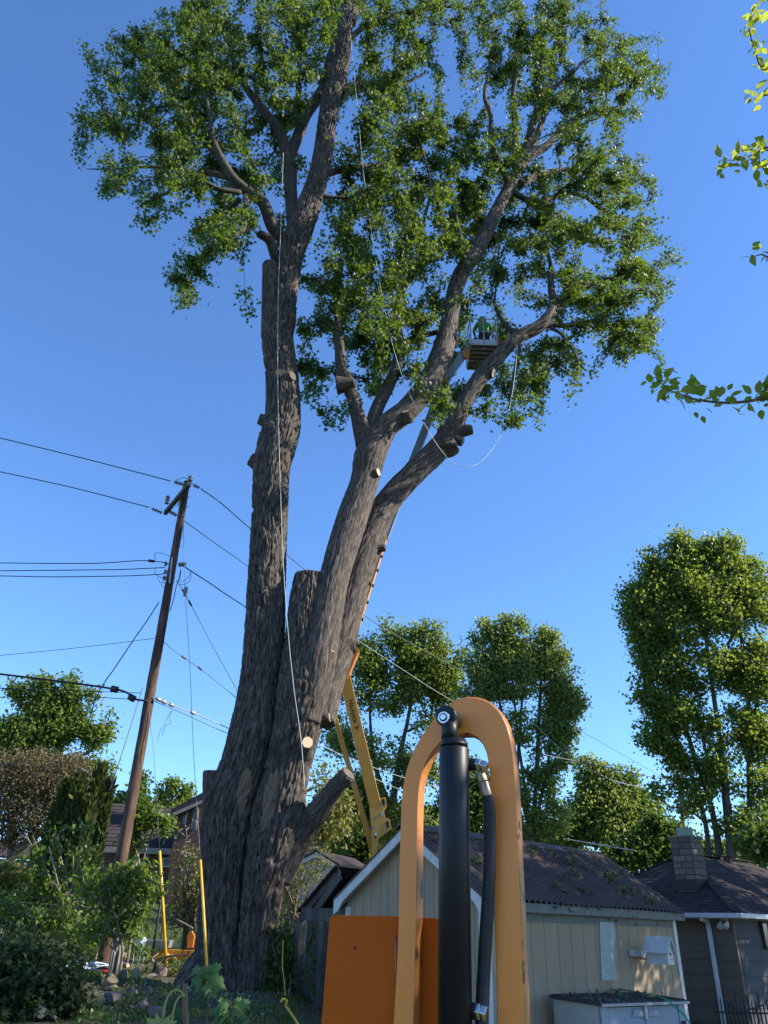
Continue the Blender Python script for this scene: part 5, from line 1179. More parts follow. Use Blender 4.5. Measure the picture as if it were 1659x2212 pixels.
# base casting of the boom, with its cut-outs
def G3(x, y, dY=0): return at(*((x, y)), 20.85+dY)
cx = lambda a, b: ((830+a/5.6)*.8641, (1960+b/5.6)*.8641)
prof_ = [cx(495, 60), cx(632, 205), cx(745, 185), cx(770, 300), cx(722, 365), cx(745, 470), cx(810, 495), cx(832, 610), cx(640, 760), cx(620, 1300), cx(560, 1300), cx(545, 560), cx(520, 300)]
MB().prism([G3(*p) for p in prof_], (0, .3, 0)).build('boom_base', m_yel2, lift, bevel=.012)
for q4 in ([cx(695, 215), cx(730, 205), cx(740, 280), cx(712, 300)], [cx(752, 525), cx(792, 520), cx(797, 605), cx(765, 620)]):
    MB().prism([G3(x, y, -.012) for x, y in q4], (0, .012, 0)).build('slot', m_dark, lift)
MB().prism([G3(x, y, -.015) for x, y in (cx(680, 395), cx(712, 390), cx(718, 440), cx(688, 448))], (0, .012, 0)).build('label_plate', m_panel, lift)
MB().cyl(G3(*cx(580, 600), -.05), G3(*cx(580, 600), .1), .05, 14).build('pin', m_metal, lift)
MB().tube([G3(*cx(595, 670), -.08), G3(*cx(615, 760), -.08)], .03, 10).build('cylinder_rod', m_metal, lift)
# elbow
MB().prism([at(x, y, 20.45) for x, y in ((724, 1462), (752, 1420), (768, 1395), (776, 1405), (764, 1432), (750, 1468))], (0, .34, 0)).build('elbow_joint', m_org2, lift, bevel=.01)
boxbeam(at(738, 1440, 20.9), at(826, 1160, 20.3), 22, .3, 'upper_boom', m_yel2, .015)
boxbeam(at(829, 1162, 20.3), J, 20, .22, 'telescopic_boom', m_grey, .012, 15)
mb = MB()
for t in (.2, .34, .47, .6, .72, .83): 
    c = at(742, 1440, 20.72).lerp(at(829, 1160, 20.12), t); mb.cyl(c+Vector((.12, 0, .0)), c+Vector((.15, -.04, .08)), .03, 8)
mb.build('hose_clamps', m_dark, lift)
MB().prism([at(x, y, 19.45) for x, y in ((953, 838), (955, 812), (962, 810), (968, 822), (967, 836), (960, 842))], (0, .3, 0)).build('jib_joint', m_org2, lift, bevel=.01)
for s in (-1, 1):
    o_ = Vector((.07*s, .0, 0)); boxbeam(J+o_, Q+o_+Vector((0, 0, .05)), 9, .12, 'jib_arm', m_grey, .01)
MB().prism([at(x, y, 19.15) for x, y in ((1002, 752), (1012, 750), (1014, 768), (1008, 774), (1001, 768))], (0, .12, 0)).build('platform_bracket', m_org2, lift, bevel=.01)
# lettering on the lower boom
fc = bpy.data.curves.new('boom_lettering', 'FONT'); fc.body = 'Haulotte'; fc.extrude = .002; fc.align_x = 'LEFT'; fc.align_y = 'CENTER'; fc.offset = .012
tmp = bpy.data.objects.new('tmp', fc); col.objects.link(tmp); bpy.context.view_layer.update()
me = bpy.data.meshes.new_from_object(tmp.evaluated_get(bpy.context.evaluated_depsgraph_get())); bpy.data.objects.remove(tmp)
t_a, t_b = at(757, 1509, 20.4), at(771, 1543, 20.4)
ex = (t_b-t_a).normalized(); bd = (at(812, 1745, 21)-E_).normalized(); ex = bd; nn_ = bd.cross(Vector((0, 1, 0))).normalized().cross(bd); nn_ = nn_ if nn_.y < 0 else -nn_
ey = nn_.cross(ex); front = E_+bd*((t_a-E_).dot(bd))+nn_*.158
xs = np.array([v.co.x for v in me.vertices]); scl = (t_b-t_a).length*1.35/(xs.max()-xs.min())
for v in me.vertices: v.co = front+ex*(v.co.x*scl)+ey*(v.co.y*scl*1.1)+nn_*v.co.z
me.materials.clear(); me.materials.append(m_dark); link('lettering', me, lift)
endp = front+ex*(xs.max()-xs.min())*scl*1.04; s_ = scl*.5
for k, mt in ((0, m_dark), (1, m_red)):
    o0 = endp+ex*(k*s_*.55+.05); MB().prism([o0-ey*s_*.7, o0+ex*s_*.5-ey*s_*.7*.2, o0+ex*s_*.5+ey*s_*.7*.2, o0+ey*s_*.7, o0+ey*s_*.7+ex*s_*.4, o0+ex*s_*1.0, o0-ey*s_*.7+ex*s_*.4], nn_*.003).build('chevron', mt, lift)
# platform basket
fl_c = at(1041, 771, 19.5); bz = fl_c.z
fw, fd = px(fl_c, 56)/2, .62
def PB_(a, b, c): return Vector((fl_c.x+a*fw, fl_c.y+b*fd, bz+c))
for i in range(6):
    y0 = -1+i*2/6; MB().prism([PB_(-.97, y0+.03, 0), PB_(.97, y0+.03, 0), PB_(.97, y0+.3, 0), PB_(-.97, y0+.3, 0)], (0, 0, .03)).build('floor_slat', m_slat, lift)
for i in range(7):
    y0 = -1+i*2/6; MB().beam(PB_(-1, y0, -.02), PB_(1, y0, -.02), .035, .035).build('floor_bearer', m_cage, lift)
for z in (.0, .55, 1.08):
    for (p, q) in ((PB_(-1, -1, z), PB_(1, -1, z)), (PB_(-1, 1, z), PB_(1, 1, z)), (PB_(-1, -1, z), PB_(-1, 1, z)), (PB_(1, -1, z), PB_(1, 1, z))):
        if z == .55 and p.y != q.y: pass
        MB().tube([p, q], .02, 8).build('rail', m_cage, lift)
for (a, b) in ((-1, -1), (1, -1), (-1, 1), (1, 1), (0, -1), (0, 1)):
    MB().tube([PB_(a, b, 0), PB_(a, b, 1.08)], .02, 8).build('rail_post', m_cage, lift)
MB().prism([PB_(-.98, 1, .03), PB_(.98, 1, .03), PB_(.98, 1, .2), PB_(-.98, 1, .2)], (0, .02, 0)).build('toe_board', m_panel, lift)
MB().prism([PB_(-.98, -1, .02), PB_(.98, -1, .02), PB_(.98, -1, .2), PB_(-.98, -1, .2)], (0, .02, 0)).build('toe_board', m_panel, lift)
MB().box(PB_(.2, .97, 1.12), (.28, .12, .12)).build('control_console', m_dark, lift, bevel=.02)
MB().box(PB_(1.12, -.9, .1), (.06, .08, .1)).build('side_lamp', m_red, lift, bevel=.02)
# chassis: drawbar, outriggers, turret
gy_ = 20.3
a, b = at(326, 2059, gy_), at(640, 2030, gy_); b.z = a.z
MB().prism([Vector((a.x, gy_, a.z-.11)), Vector((b.x, gy_, a.z-.11)), Vector((b.x, gy_, a.z+.08)), Vector((a.x+.35, gy_, a.z+.08)), Vector((a.x+.1, gy_, a.z+.02))], (0, .18, 0)).build('drawbar', m_yel2, lift, bevel=.01)
MB().prism([Vector((a.x+.7, gy_-.004, a.z-.06)), Vector((a.x+.9, gy_-.004, a.z-.06)), Vector((a.x+.9, gy_-.004, a.z+.03)), Vector((a.x+.7, gy_-.004, a.z+.03))], (0, .003, 0)).build('warning_label', m_org2, lift)
cxp = at(401, 2056, gy_-.03); mb = MB(); n = 18
mb.tube([cxp+Vector((.075*math.cos(6.2832*i/n), 0, .075*math.sin(6.2832*i/n))) for i in range(n+1)], .014, 6, cap=False); mb.build('ring_handle', m_dark, lift)
p = at(341, 2035, gy_-.1); q = at(368, 2029, gy_-.1)
MB().prism([at(x, y, gy_-.2) for x, y in ((312, 2030), (368, 2031), (363, 2048), (312, 2044))], (0, .35, 0)).build('control_box', M('grey_box', (.2, .22, .25), (.16, .18, .21), rough=.5), lift, bevel=.01)
MB().tube([at(362, 2060, gy_-.05), Vector((at(362, 2060, gy_).x, gy_, ground(-4.9, gy_)+.02))], .035, 10).build('outrigger_leg', m_yel2, lift)
MB().prism([at(x, y, gy_+.2) for x, y in ((404, 2048), (404, 2020), (414, 2010), (420, 2022), (416, 2048))], (0, .12, 0)).build('stabiliser', m_org2, lift, bevel=.01)
MB().tube([at(350, 1930, gy_-.25), at(339, 2000, gy_-.25), at(331, 2050, gy_-.25)], .028, 8).build('jack_handle', m_dark, lift)
tz = a.z
MB().box(Vector((K.x, 21.3, tz+.35)), (.55, .5, .45)).build('turret', m_yel2, lift, bevel=.04)
MB().box(Vector((K.x, 21.3, tz)), (1.3, .45, .12)).build('chassis', m_yel2, lift, bevel=.02)
MB().tube([Vector((K.x, 21.2, tz+.6)), K-Z*.3], [.2, .12], 12).build('mast', m_yel2, lift)
for s in (-1, 1):
    p = Vector((K.x+.2, 21.3+.75*s, ground(K.x+.2, 21.3)+.34)); mb = MB(); mb.tube([p-Vector((0, .1, 0)), p-Vector((0, .09, 0)), p+Vector((0, .09, 0)), p+Vector((0, .1, 0))], [.28, .34, .34, .28], 20)
    w_ = mb.build('wheel', m_dark, lift); MB().cyl(p-Vector((0, .11, 0)), p+Vector((0, .11, 0)), .16, 16).build('rim', m_panel, w_)

# ------------------------------------------------------------------ person in the basket
def skin_figure(name, J_, B_, mats, rules, parent=None):
    """J_: joints {name: (pos, rx, ry)}; grown with the Skin modifier"""
    names = list(J_); me = bpy.data.meshes.new(name)
    me.from_pydata([J_[n][0] for n in names], [(names.index(a), names.index(b)) for a, b in B_], [])
    o = bpy.data.objects.new('tmp_'+name, me); col.objects.link(o); md = o.modifiers.new('s', 'SKIN'); md.use_smooth_shade = True
    for i, n in enumerate(names):
        me.skin_vertices[0].data[i].radius = (J_[n][1], J_[n][2])
        me.skin_vertices[0].data[i].use_root = (i == 0)
    o.modifiers.new('u', 'SUBSURF').levels = 2; o.modifiers['u'].render_levels = 2
    bpy.context.view_layer.update(); ev = o.evaluated_get(bpy.context.evaluated_depsgraph_get())
    m2 = bpy.data.meshes.new_from_object(ev); m2.name = name; bpy.data.objects.remove(o)
    m2.materials.clear()
    for m in mats: m2.materials.append(m)
    for p in m2.polygons: p.material_index = rules(p.center); p.use_smooth = True
    return m2
m_hiv = M('hi_vis_green_cloth', (.08, .26, .03), (.05, .18, .02), scale=8, rough=.75, bump=.006, bscale=14)
m_trou = M('dark_work_trousers', (.02, .022, .028), (.012, .014, .018), rough=.85)
m_skin = M('skin', (.42, .24, .17), (.38, .2, .14), rough=.55)
m_helm = M('helmet_green', (.12, .4, .06), rough=.35)
fo = PB_(.22, -.15, .03)
def pj(x, y, z): return (fo.x+x, fo.y+y, fo.z+z)
JT = {'pelvis': (pj(0, 0, .96), .15, .12), 'waist': (pj(0, .03, 1.1), .145, .11), 'chest': (pj(0, .1, 1.34), .19, .14), 'neck': (pj(0, .17, 1.52), .07, .07), 'head': (pj(0, .21, 1.62), .085, .095), 'crown': (pj(0, .22, 1.72), .08, .09),
      'shL': (pj(-.19, .12, 1.43), .075, .07), 'elL': (pj(-.3, .3, 1.25), .052, .052), 'wrL': (pj(-.22, .52, 1.22), .038, .034), 'haL': (pj(-.19, .6, 1.21), .045, .028),
      'shR': (pj(.19, .12, 1.43), .075, .07), 'elR': (pj(.3, .28, 1.22), .052, .052), 'wrR': (pj(.2, .5, 1.2), .038, .034), 'haR': (pj(.17, .58, 1.19), .045, .028),
      'hipL': (pj(-.1, 0, .88), .095, .1), 'knL': (pj(-.13, .05, .5), .068, .068), 'anL': (pj(-.14, 0, .1), .048, .05), 'ftL': (pj(-.15, .14, .045), .05, .04),
      'hipR': (pj(.1, 0, .88), .095, .1), 'knR': (pj(.13, .03, .5), .068, .068), 'anR': (pj(.14, -.03, .1), .048, .05), 'ftR': (pj(.16, .11, .045), .05, .04)}
BT = [('pelvis', 'waist'), ('waist', 'chest'), ('chest', 'neck'), ('neck', 'head'), ('head', 'crown'), ('chest', 'shL'), ('shL', 'elL'), ('elL', 'wrL'), ('wrL', 'haL'), ('chest', 'shR'), ('shR', 'elR'), ('elR', 'wrR'), ('wrR', 'haR'),
      ('pelvis', 'hipL'), ('hipL', 'knL'), ('knL', 'anL'), ('anL', 'ftL'), ('pelvis', 'hipR'), ('hipR', 'knR'), ('knR', 'anR'), ('anR', 'ftR')]
per_ = empty('person', Vector(pj(0, 0, 0)), 'person in a bright green shirt and dark trousers working in the lift basket', 'person')
def rule(c):
    z = c[2]-fo.z; y = c[1]-fo.y
    if z < .1: return 3
    if z < 1.02: return 1
    if y > .44 or z > 1.5: return 2
    return 0
me = skin_figure('body', JT, BT, [m_hiv, m_trou, m_skin, m_dark], rule); link('body', me, per_)
# fingers, five to each hand, closing on the console rail
for s, hx in ((-1, -.19), (1, .17)):
    mb = MB()
    for k in range(4):
        L = (.075, .085, .08, .062)[k]; b0 = Vector(pj(hx+(k-1.5)*.019, .6, 1.2)); mb.tube([b0, b0+Vector((0, L*.55, .005)), b0+Vector((0, L*.8, -.025)), b0+Vector((0, L*.75, -.055))], [.0095, .009, .0085, .006], 6)
    b0 = Vector(pj(hx-.03*s, .55, 1.2)); mb.tube([b0, b0+Vector((-.02*s, .035, -.015)), b0+Vector((-.012*s, .06, -.035))], [.011, .01, .007], 6)
    mb.build('hand', m_skin, per_)
hb = MB(); hc_ = Vector(pj(0, .225, 1.73)); pts = [hc_+Z*z for z in (-.03, -.028, .0, .05, .09, .11)]; hb.tube(pts, [.15, .15, .125, .112, .075, .02], 16); hb.build('helmet', m_helm, per_)
fb = MB(); 
for s in (-1, 1): fb.cyl(Vector(pj(.035*s, .3, 1.655)), Vector(pj(.035*s, .306, 1.655)), .012, 8); fb.box(Vector(pj(.088*s, .21, 1.64)), (.012, .02, .03))
fb.prism([Vector(pj(-.015, .3, 1.62)), Vector(pj(.015, .3, 1.62)), Vector(pj(0, .33, 1.62)), Vector(pj(0, .302, 1.66))], (0, .002, 0)); fb.box(Vector(pj(0, .3, 1.585)), (.025, .004, .005))
fb.build('face', m_skin, per_)

# ------------------------------------------------------------------ ropes
m_rope = M('pale_climbing_rope', (.62, .68, .6), (.5, .56, .5), scale=30, rough=.8)
m_rope2 = M('grey_green_rope', (.3, .38, .32), (.22, .28, .24), scale=30, rough=.8)
wire('climbing_rope', 'long pale rope falling from the treetop and looping back up at the right limb', [(755, 60, 16.9), (762, 130, 16.6), (772, 230, 16.4), (785, 370, 16.3), (802, 500, 16.3), (822, 620, 16.4), (848, 745, 16.6), (880, 840, 16.8), (925, 930, 17.1), (962, 984, 17.3), (985, 1003, 17.4), (1008, 1008, 17.4), (1035, 1000, 17.5), (1065, 968, 17.6), (1088, 925, 17.7), (1102, 875, 17.8), (1112, 810, 17.9), (1118, 745, 18)], .0085, m_rope, 'rope')
wire('climbing_rope', 'straight thin rope hanging down the face of the left stem to the big cut', [(612, 330, 16.1), (607, 480, 16.2), (601, 640, 16.2), (600, 800, 16.2), (602, 930, 16.2), (606, 1060, 16.2), (611, 1200, 16.2), (621, 1350, 16.1), (634, 1480, 16.0), (648, 1580, 15.95), (654, 1640, 15.95), (658, 1700, 16.0)], .007, m_rope, 'rope')
wire('anchor_rope', 'dark green rope tied round the root at the left of the trunk', [(402, 2128, 16.2), (425, 2165, 16), (440, 2200, 15.7)], .02, m_rope2, 'rope')
# ------------------------------------------------------------------ storage box, hose
m_box = M('grey_resin', (.36, .38, .41), (.32, .34, .37), scale=4, rough=.6)
m_boxl = M('beige_resin', (.46, .42, .36), (.41, .37, .32), scale=4, rough=.65)
m_lid = M('dark_resin_lid', (.05, .048, .045), (.03, .03, .028), scale=9, rough=.7, spots=(.16, .15, .1), sscale=6, sth=.55)
FD = Vector((math.sin(R(58)), math.cos(R(58)), 0)); SD = Vector((-FD.y, FD.x, 0))
bc = at(1297, 2165, 13.3); top = bc.z; BW, BD = 1.86, 1.0; bx0 = Vector((bc.x, bc.y, 0))
sb_ = empty('storage_box', Vector((bc.x, bc.y, ground(bc.x, bc.y))), 'grey and beige resin garden storage box with double doors and leaf-strewn dark lid', 'storage box')
def BX(u, v, z): return bx0+FD*u+SD*v+Z*z
gb = ground(bc.x, bc.y)
MB().prism([BX(0, .02, gb), BX(0, BD, gb), BX(0, BD, top-.03), BX(0, .02, top-.03)], FD*.04).build('side_panel', m_boxl, sb_)
MB().prism([BX(BW-.04, .02, gb), BX(BW-.04, BD, gb), BX(BW-.04, BD, top-.03), BX(BW-.04, .02, top-.03)], FD*.04).build('side_panel', m_boxl, sb_)
MB().prism([BX(.04, BD-.04, gb), BX(BW-.04, BD-.04, gb), BX(BW-.04, BD-.04, top-.03), BX(.04, BD-.04, top-.03)], SD*.04).build('back_panel', m_boxl, sb_)
MB().prism([BX(.0, .0, gb), BX(.14, .0, gb), BX(.14, .0, top-.05), BX(.0, .0, top-.05)], SD*.06).build('door_post', m_box, sb_, bevel=.008)
MB().prism([BX(BW-.14, .0, gb), BX(BW, .0, gb), BX(BW, .0, top-.05), BX(BW-.14, .0, top-.05)], SD*.06).build('door_post', m_box, sb_, bevel=.008)
for s in (0, 1):
    u0, u1 = (.15, BW/2-.01) if s == 0 else (BW/2+.01, BW-.15)
    d_ = MB().prism([BX(u0, .01, gb+.03), BX(u1, .01, gb+.03), BX(u1, .01, top-.07), BX(u0, .01, top-.07)], SD*.04).build('door', m_box, sb_, bevel=.006)
    for (z0, z1) in ((top-.62, top-.36), (top-.36+.01, top-.3), (top-.95, top-.66)):
        MB().prism([BX(u0+.09, -.004, z0), BX(u1-.09, -.004, z0), BX(u1-.09, -.004, z1-.02), BX(u0+.09, -.004, z1-.02)], SD*.03).build('raised_panel', m_box, d_, bevel=.01)
    hu = u1-.28 if s == 0 else u0+.03
    MB().prism([BX(hu, -.02, top-.2), BX(hu+.25, -.02, top-.2), BX(hu+.21, -.02, top-.1), BX(hu+.04, -.02, top-.1)], SD*.04).build('handle', m_box, d_, bevel=.006)
MB().box(BX(BW/2, -.02, top-.14), (.025, .02, .09), (FD, SD, Z)).build('latch', m_white, sb_, bevel=.006)
for u in (.02, BW-.12): MB().box(BX(u+.05, -.005, top-.42), (.05, .012, .14), (FD, SD, Z)).build('vent', m_dark, sb_)
lid = MB().prism([BX(-.05, -.06, top-.05), BX(BW+.05, -.06, top-.05), BX(BW+.05, BD+.04, top-.02), BX(-.05, BD+.04, top-.02)], Z*.045).build('lid', m_lid, sb_, bevel=.012)
mb = MB()
for i in range(17): mb.beam(BX(-.02+i*.118, -.03, top+.003), BX(-.02+i*.118, BD, top+.033), .02, .014)
for j in range(8): mb.beam(BX(-.02, .02+j*.135, top+.003+j*.004), BX(BW, .02+j*.135, top+.003+j*.004), .02, .014)
mb.build('lid_ribs', m_lid, sb_)
MB().beam(BX(-.05, -.075, top-.035), BX(BW+.05, -.075, top-.035), .02, .035).build('lid_edge', m_boxl, sb_)
lf = [tuple(BX(g.uniform(0, BW), g.uniform(.1, BD), top+.04)) for _ in range(90)]
leaf_mesh('leaves_on_lid', lf, .07, m_litter, None, 'oval', droop=0, up=2.5, seed=71)
m_hose = M('green_hose', (.03, .3, .17), (.02, .24, .14), rough=.4)
hp = [onplane(x, y, Vector((0, 0, top+.03)), Z) for x, y in ((1340, 2151), (1333, 2143), (1328, 2136), (1345, 2138), (1375, 2143), (1410, 2150), (1440, 2160))]
hp += [at(1462, 2178, 13.6), at(1483, 2200, 13.2), at(1497, 2232, 13.0), Vector((at(1505, 2300, 13).x, 13, .25))]
o = MB().tube([Vector(p) for p in catmull(hp, 5)], .014, 8).build('garden_hose', m_hose); tag(o, 'green garden hose trailing across the storage box lid and down its right side', 'hose')
o = MB().box(onplane(1406, 2150, Vector((0, 0, top+.05)), Z), (.07, .04, .03)).build('sponge', M('olive_sponge', (.25, .27, .12), rough=.9), bevel=.015); tag(o, 'small olive-green block lying on the storage box lid beside the hose', 'sponge')
# iron fence at the bottom right
m_iron = M('black_iron', (.018, .018, .02), rough=.5, metal=.5)
ifn = empty('iron_fence', gp(5.6, 13.2), 'low black iron picket fence in the bottom right corner', 'fence')
f0, f1 = at(1548, 2160, 13.0), at(1680, 2160, 13.0)
n = 17
for i in range(n):
    x = f0.x+(f1.x-f0.x)*i/(n-1); h = f0.z-.0+.05*((i*7) % 3-1)
    mb = MB(); mb.tube([(x, 13, ground(x, 13)-.02), (x, 13, h), (x, 13, h+.05)], [.011, .011, .001], 5); mb.build('picket', m_iron, ifn)
for z in (f0.z-.15, .2): MB().beam((f0.x-.05, 13.02, z), (f1.x, 13.02, z), .02, .02).build('rail', m_iron, ifn)
o = MB().tube([Vector(p) for p in catmull([at(1570, 2160, 12.9), at(1590, 2178, 12.9), at(1620, 2180, 12.9), at(1650, 2170, 12.9)], 5)], .012, 6).build('coiled_hose', m_black); tag(o, 'dark hose draped over the black iron fence', 'hose')

# ------------------------------------------------------------------ stones, wood, rope coil, bags
m_rock = M('field_stone', (.16, .135, .115), (.08, .068, .055), scale=5, rough=.92, bump=.01, bscale=14, rnd=.12)
m_rockp = M('pinkish_stone', (.26, .19, .165), (.16, .115, .1), scale=5, rough=.9, bump=.01, bscale=14)
m_rockb = M('buff_stone', (.32, .25, .15), (.2, .155, .09), scale=5, rough=.9, bump=.01, bscale=14)
def zc(a, b): return (a*.2604, 1642+b*.2604)
STN = [(895, 1640, 36, 36, 'rounded grey stone behind the red tool handle'), (800, 1635, 50, 32, 'broad pale stone at the back left of the rock row'), (905, 1735, 42, 26, 'low brownish stone beside the red handle'), (900, 1815, 82, 55, 'large dark boulder right of the coiled white line'),
 (1018, 1790, 45, 50, 'upright brown stone touching the large dark boulder'), (1110, 1780, 42, 50, 'pale angular stone in the middle of the rock row'), (1325, 1745, 52, 52, 'square pinkish block standing by the yellow guard tube'), (1262, 1792, 55, 30, 'flat mossy stone left of the pinkish block'),
 (1200, 1825, 32, 24, 'small grey stone in front of the flat mossy one'), (935, 1882, 50, 28, 'yellowish sunlit stone on the grass'), (930, 1965, 95, 60, 'biggest dark boulder at the front of the rocks'), (1085, 1915, 50, 45, 'dark round stone behind the biggest boulder'),
 (1215, 1910, 62, 50, 'dark blocky boulder left of the trunk roots'), (1165, 2032, 55, 36, 'smooth reddish-brown stone in the shade'), (1295, 2085, 80, 62, 'large reddish slab leaning beside the roots'), (1412, 1752, 40, 24, 'small reddish stone right of the guard tube'),
 (1028, 1620, 20, 30, 'small upright white stone behind the rocks'), (700, 1660, 40, 22, 'low grey stone at the far left of the rock row'), (1210, 1665, 12, 12, 'tiny pale stone under the hanging plastic')]
for i, (a, b, hw, hh, lab) in enumerate(STN):
    x, y = zc(a, b+hh); P0 = atg(x, y); r = px(P0, hw*.2604); rz = px(P0, hh*.2604)
    me = bpy.data.meshes.new('stone'); bm = bmesh.new(); bmesh.ops.create_icosphere(bm, subdivisions=4, radius=1)
    V = np.array([v.co for v in bm.verts]); q = np.sign(V)*np.abs(V)**.75
    nz = vnoise(V*1.6+i*7.1, i)-.5; n2 = vnoise(V*4+i*3, i+40)-.5
    q = q*(1+.45*nz+.12*n2)[:, None]
    for pl in range(9):
        gg = np.random.default_rng(i*9+pl); nn = gg.normal(0, 1, 3); nn /= np.linalg.norm(nn); dd = q@nn; ex_ = np.maximum(dd-gg.uniform(.5, .78), 0); q -= ex_[:, None]*nn*.85
    for v, w_ in zip(bm.verts, q): v.co = Vector((w_[0]*r, w_[1]*r*.9, w_[2]*rz+rz*.75))
    bm.to_mesh(me); bm.free(); me.transform(Matrix.Translation(P0)); me.materials.append(m_rockp if 'pink' in lab or 'reddish' in lab else (m_rockb if 'yellowish' in lab or 'pale' in lab or 'white' in lab else m_rock))
    o = link('stone', me, None, P0); tag(o, lab, 'stone', 'stones at the foot of the tree')
def logbit(p, q, r, lab, mat=m_stick, nm='cut_branch'):
    t = empty(nm, p, lab, 'branch'); bark_tube('wood', [(p, r), ((Vector(p)+Vector(q))/2+Z*.01, r), (q, r*.9)], mat, t, ds=.05, amp=.003, nseg=12)
    cutdisc(Vector(p), Vector(p)-Vector(q), r*.93, m_cut, t); cutdisc(Vector(q), Vector(q)-Vector(p), r*.85, m_cut, t)
def zg(a, b, l=.03): return atg(*zc(a, b), l)
logbit(zg(330, 2050, .2), zg(462, 2142, .08), .022, 'pale bare stick lying across the dark brush')
logbit(zg(432, 1982, .2), zg(470, 1955, .2), .035, 'short cut branch end showing a pale disc in the brush')
logbit(zg(338, 2110, .12), zg(380, 2095, .12), .05, 'thicker sawn log end low in the shaded brush')
logbit(zg(930, 1690, .05), zg(1060, 1705, .05), .05, 'dark log lying behind the rocks')
logbit(zg(470, 1590, .1), zg(700, 1560, .1), .02, 'thin pale stick on the ground under the shrubs')
# fallen branch leaning across the fence
fb_ = [at(*zc(985, 1125), 21.4), at(*zc(1150, 1200), 21.3), at(*zc(1350, 1270), 21.2), at(*zc(1500, 1340), 21.1), at(*zc(1600, 1395), 21.0)]
fbt = empty('leaning_branch', fb_[-1], 'grey dead branch leaning over the fence behind the yellow guard tube', 'branch')
bark_tube('wood', [(p, .035-.004*i) for i, p in enumerate(fb_)], m_stick, fbt, ds=.08, amp=.003, nseg=10)
for k, (x1, y1) in enumerate(((1420, 1180), (1540, 1240), (1450, 1420))): bark_tube('side_twig', [(fb_[2], .014), (at(*zc(x1, y1), 21.1), .006)], m_stick, fbt, ds=.1, amp=.001, nseg=6)
# coil of white line and red handled tool
m_wplast = M('white_blue_cord', (.6, .7, .82), (.45, .55, .72), scale=12, rough=.4)
cl = zg(715, 1735, .05); mb = MB(); gg = np.random.default_rng(4)
for k in range(16):
    c = cl+Vector((gg.normal(0, .22), gg.normal(0, .12), .02+.03*(k % 4))); a_, b_ = gg.uniform(.12, .3), gg.uniform(.06, .16); ph = gg.uniform(0, 6.28)
    mb.tube([c+Vector((a_*math.cos(t)*math.cos(ph)-b_*math.sin(t)*math.sin(ph), a_*math.cos(t)*math.sin(ph)+b_*math.sin(t)*math.cos(ph), .03*math.sin(2*t+k))) for t in np.linspace(0, 6.0, 22)], .012, 6)
tag(mb.build('cord_coil', m_wplast), 'tangled coil of shiny white-blue cord on the ground beside the dark brush', 'cord')
rt = empty('hand_tool', zg(880, 1755, .06), 'tool with a red handle lying beside the white cord coil', 'tool')
MB().tube([zg(850, 1752, .08), zg(945, 1760, .06)], [.03, .035], 8).build('handle', m_red, rt); MB().tube([zg(845, 1750, .08), zg(770, 1735, .07)], [.012, .01], 8).build('shaft', m_metal, rt)
m_clear = M('thin_clear_plastic', (.55, .6, .65), (.4, .45, .5), rough=.12, scale=6)
pb = at(*zc(1170, 1500), 19.9); mb = MB(); gg = np.random.default_rng(9); V = []; 
for i in range(9):
    for j in range(14):
        th = 6.2832*j/14; rr = px(pb, 11)*math.sin(math.pi*(i+.6)/9.6)*gg.uniform(.75, 1.2); V.append(pb+Vector((rr*math.cos(th), rr*math.sin(th)*.6, px(pb, 16)*(1-2*i/8)+gg.uniform(-.02, .02))))
mb.add(V, [(i*14+j, i*14+(j+1) % 14, (i+1)*14+(j+1) % 14, (i+1)*14+j) for i in range(8) for j in range(14)])
hang = [pb+Vector((.05*k-.15, 0, -.1)) for k in range(7)]
for h_ in hang: mb.tube([h_, h_+Vector((gg.uniform(-.05, .05), 0, -.3)), h_+Vector((gg.uniform(-.1, .12), -.05, -.62))], .005, 4)
tag(mb.build('plastic_bag', m_clear), 'crumpled shiny clear plastic bag hanging at the end of the yellow drawbar', 'bag')

# ------------------------------------------------------------------ chain link fences
def chainlink(label, pts, h, group='chain-link fences behind the rocks'):
    """pts: top-rail world points"""
    f = empty('chain_link_fence', gp(pts[0].x, pts[0].y), label, 'fence', group)
    MB().tube(pts, .022, 8).build('top_rail', m_rail, f)
    for p in pts: MB().tube([p+Z*.03, Vector((p.x, p.y, ground(p.x, p.y)-.1))], .028, 8).build('post', m_rail, f)
    mb = MB(); st = .1
    for a, b in zip(pts[:-1], pts[1:]):
        d = b-a; n = max(2, int(d.length/st)); e = d/n
        for i in range(n):
            for j in range(int(h/st)):
                o = a+e*i-Z*(j*st)
                for s in (0, 1):
                    p, q = (o, o+e-Z*st) if s == 0 else (o+e, o-Z*st)
                    mb.add([p, q, q+Vector((.004, 0, .006)), p+Vector((.004, 0, .006))], [(0, 1, 2, 3)])
    o = mb.build('wire_mesh', m_wire, f); o['kind'] = 'stuff'
m_rail = M('rusty_rail', (.2, .17, .15), (.12, .1, .085), scale=6, rough=.7, metal=.3)
chainlink('chain-link fence with a rusty rail in front of the shrubs at the left', [at(-60, 1943, 22.3), at(0, 1947, 22.2), at(100, 1954, 22), at(193, 1961, 21.8), at(260, 1966, 21.7)], 1.0)
chainlink('chain-link fence before the sunlit lawn left of the trunk', [at(307, 1963, 22.4), at(357, 1967, 22.3), at(432, 1973, 22), at(520, 1978, 21.8)], 1.0)
chainlink('chain-link fence in front of the cream shed right of the trunk', [at(590, 1982, 22.2), at(655, 1988, 22), at(760, 1990, 21.8)], 1.0)
o = MB().tube([at(446, 2100, 15), at(440, 2150, 15)], .004, 4); 

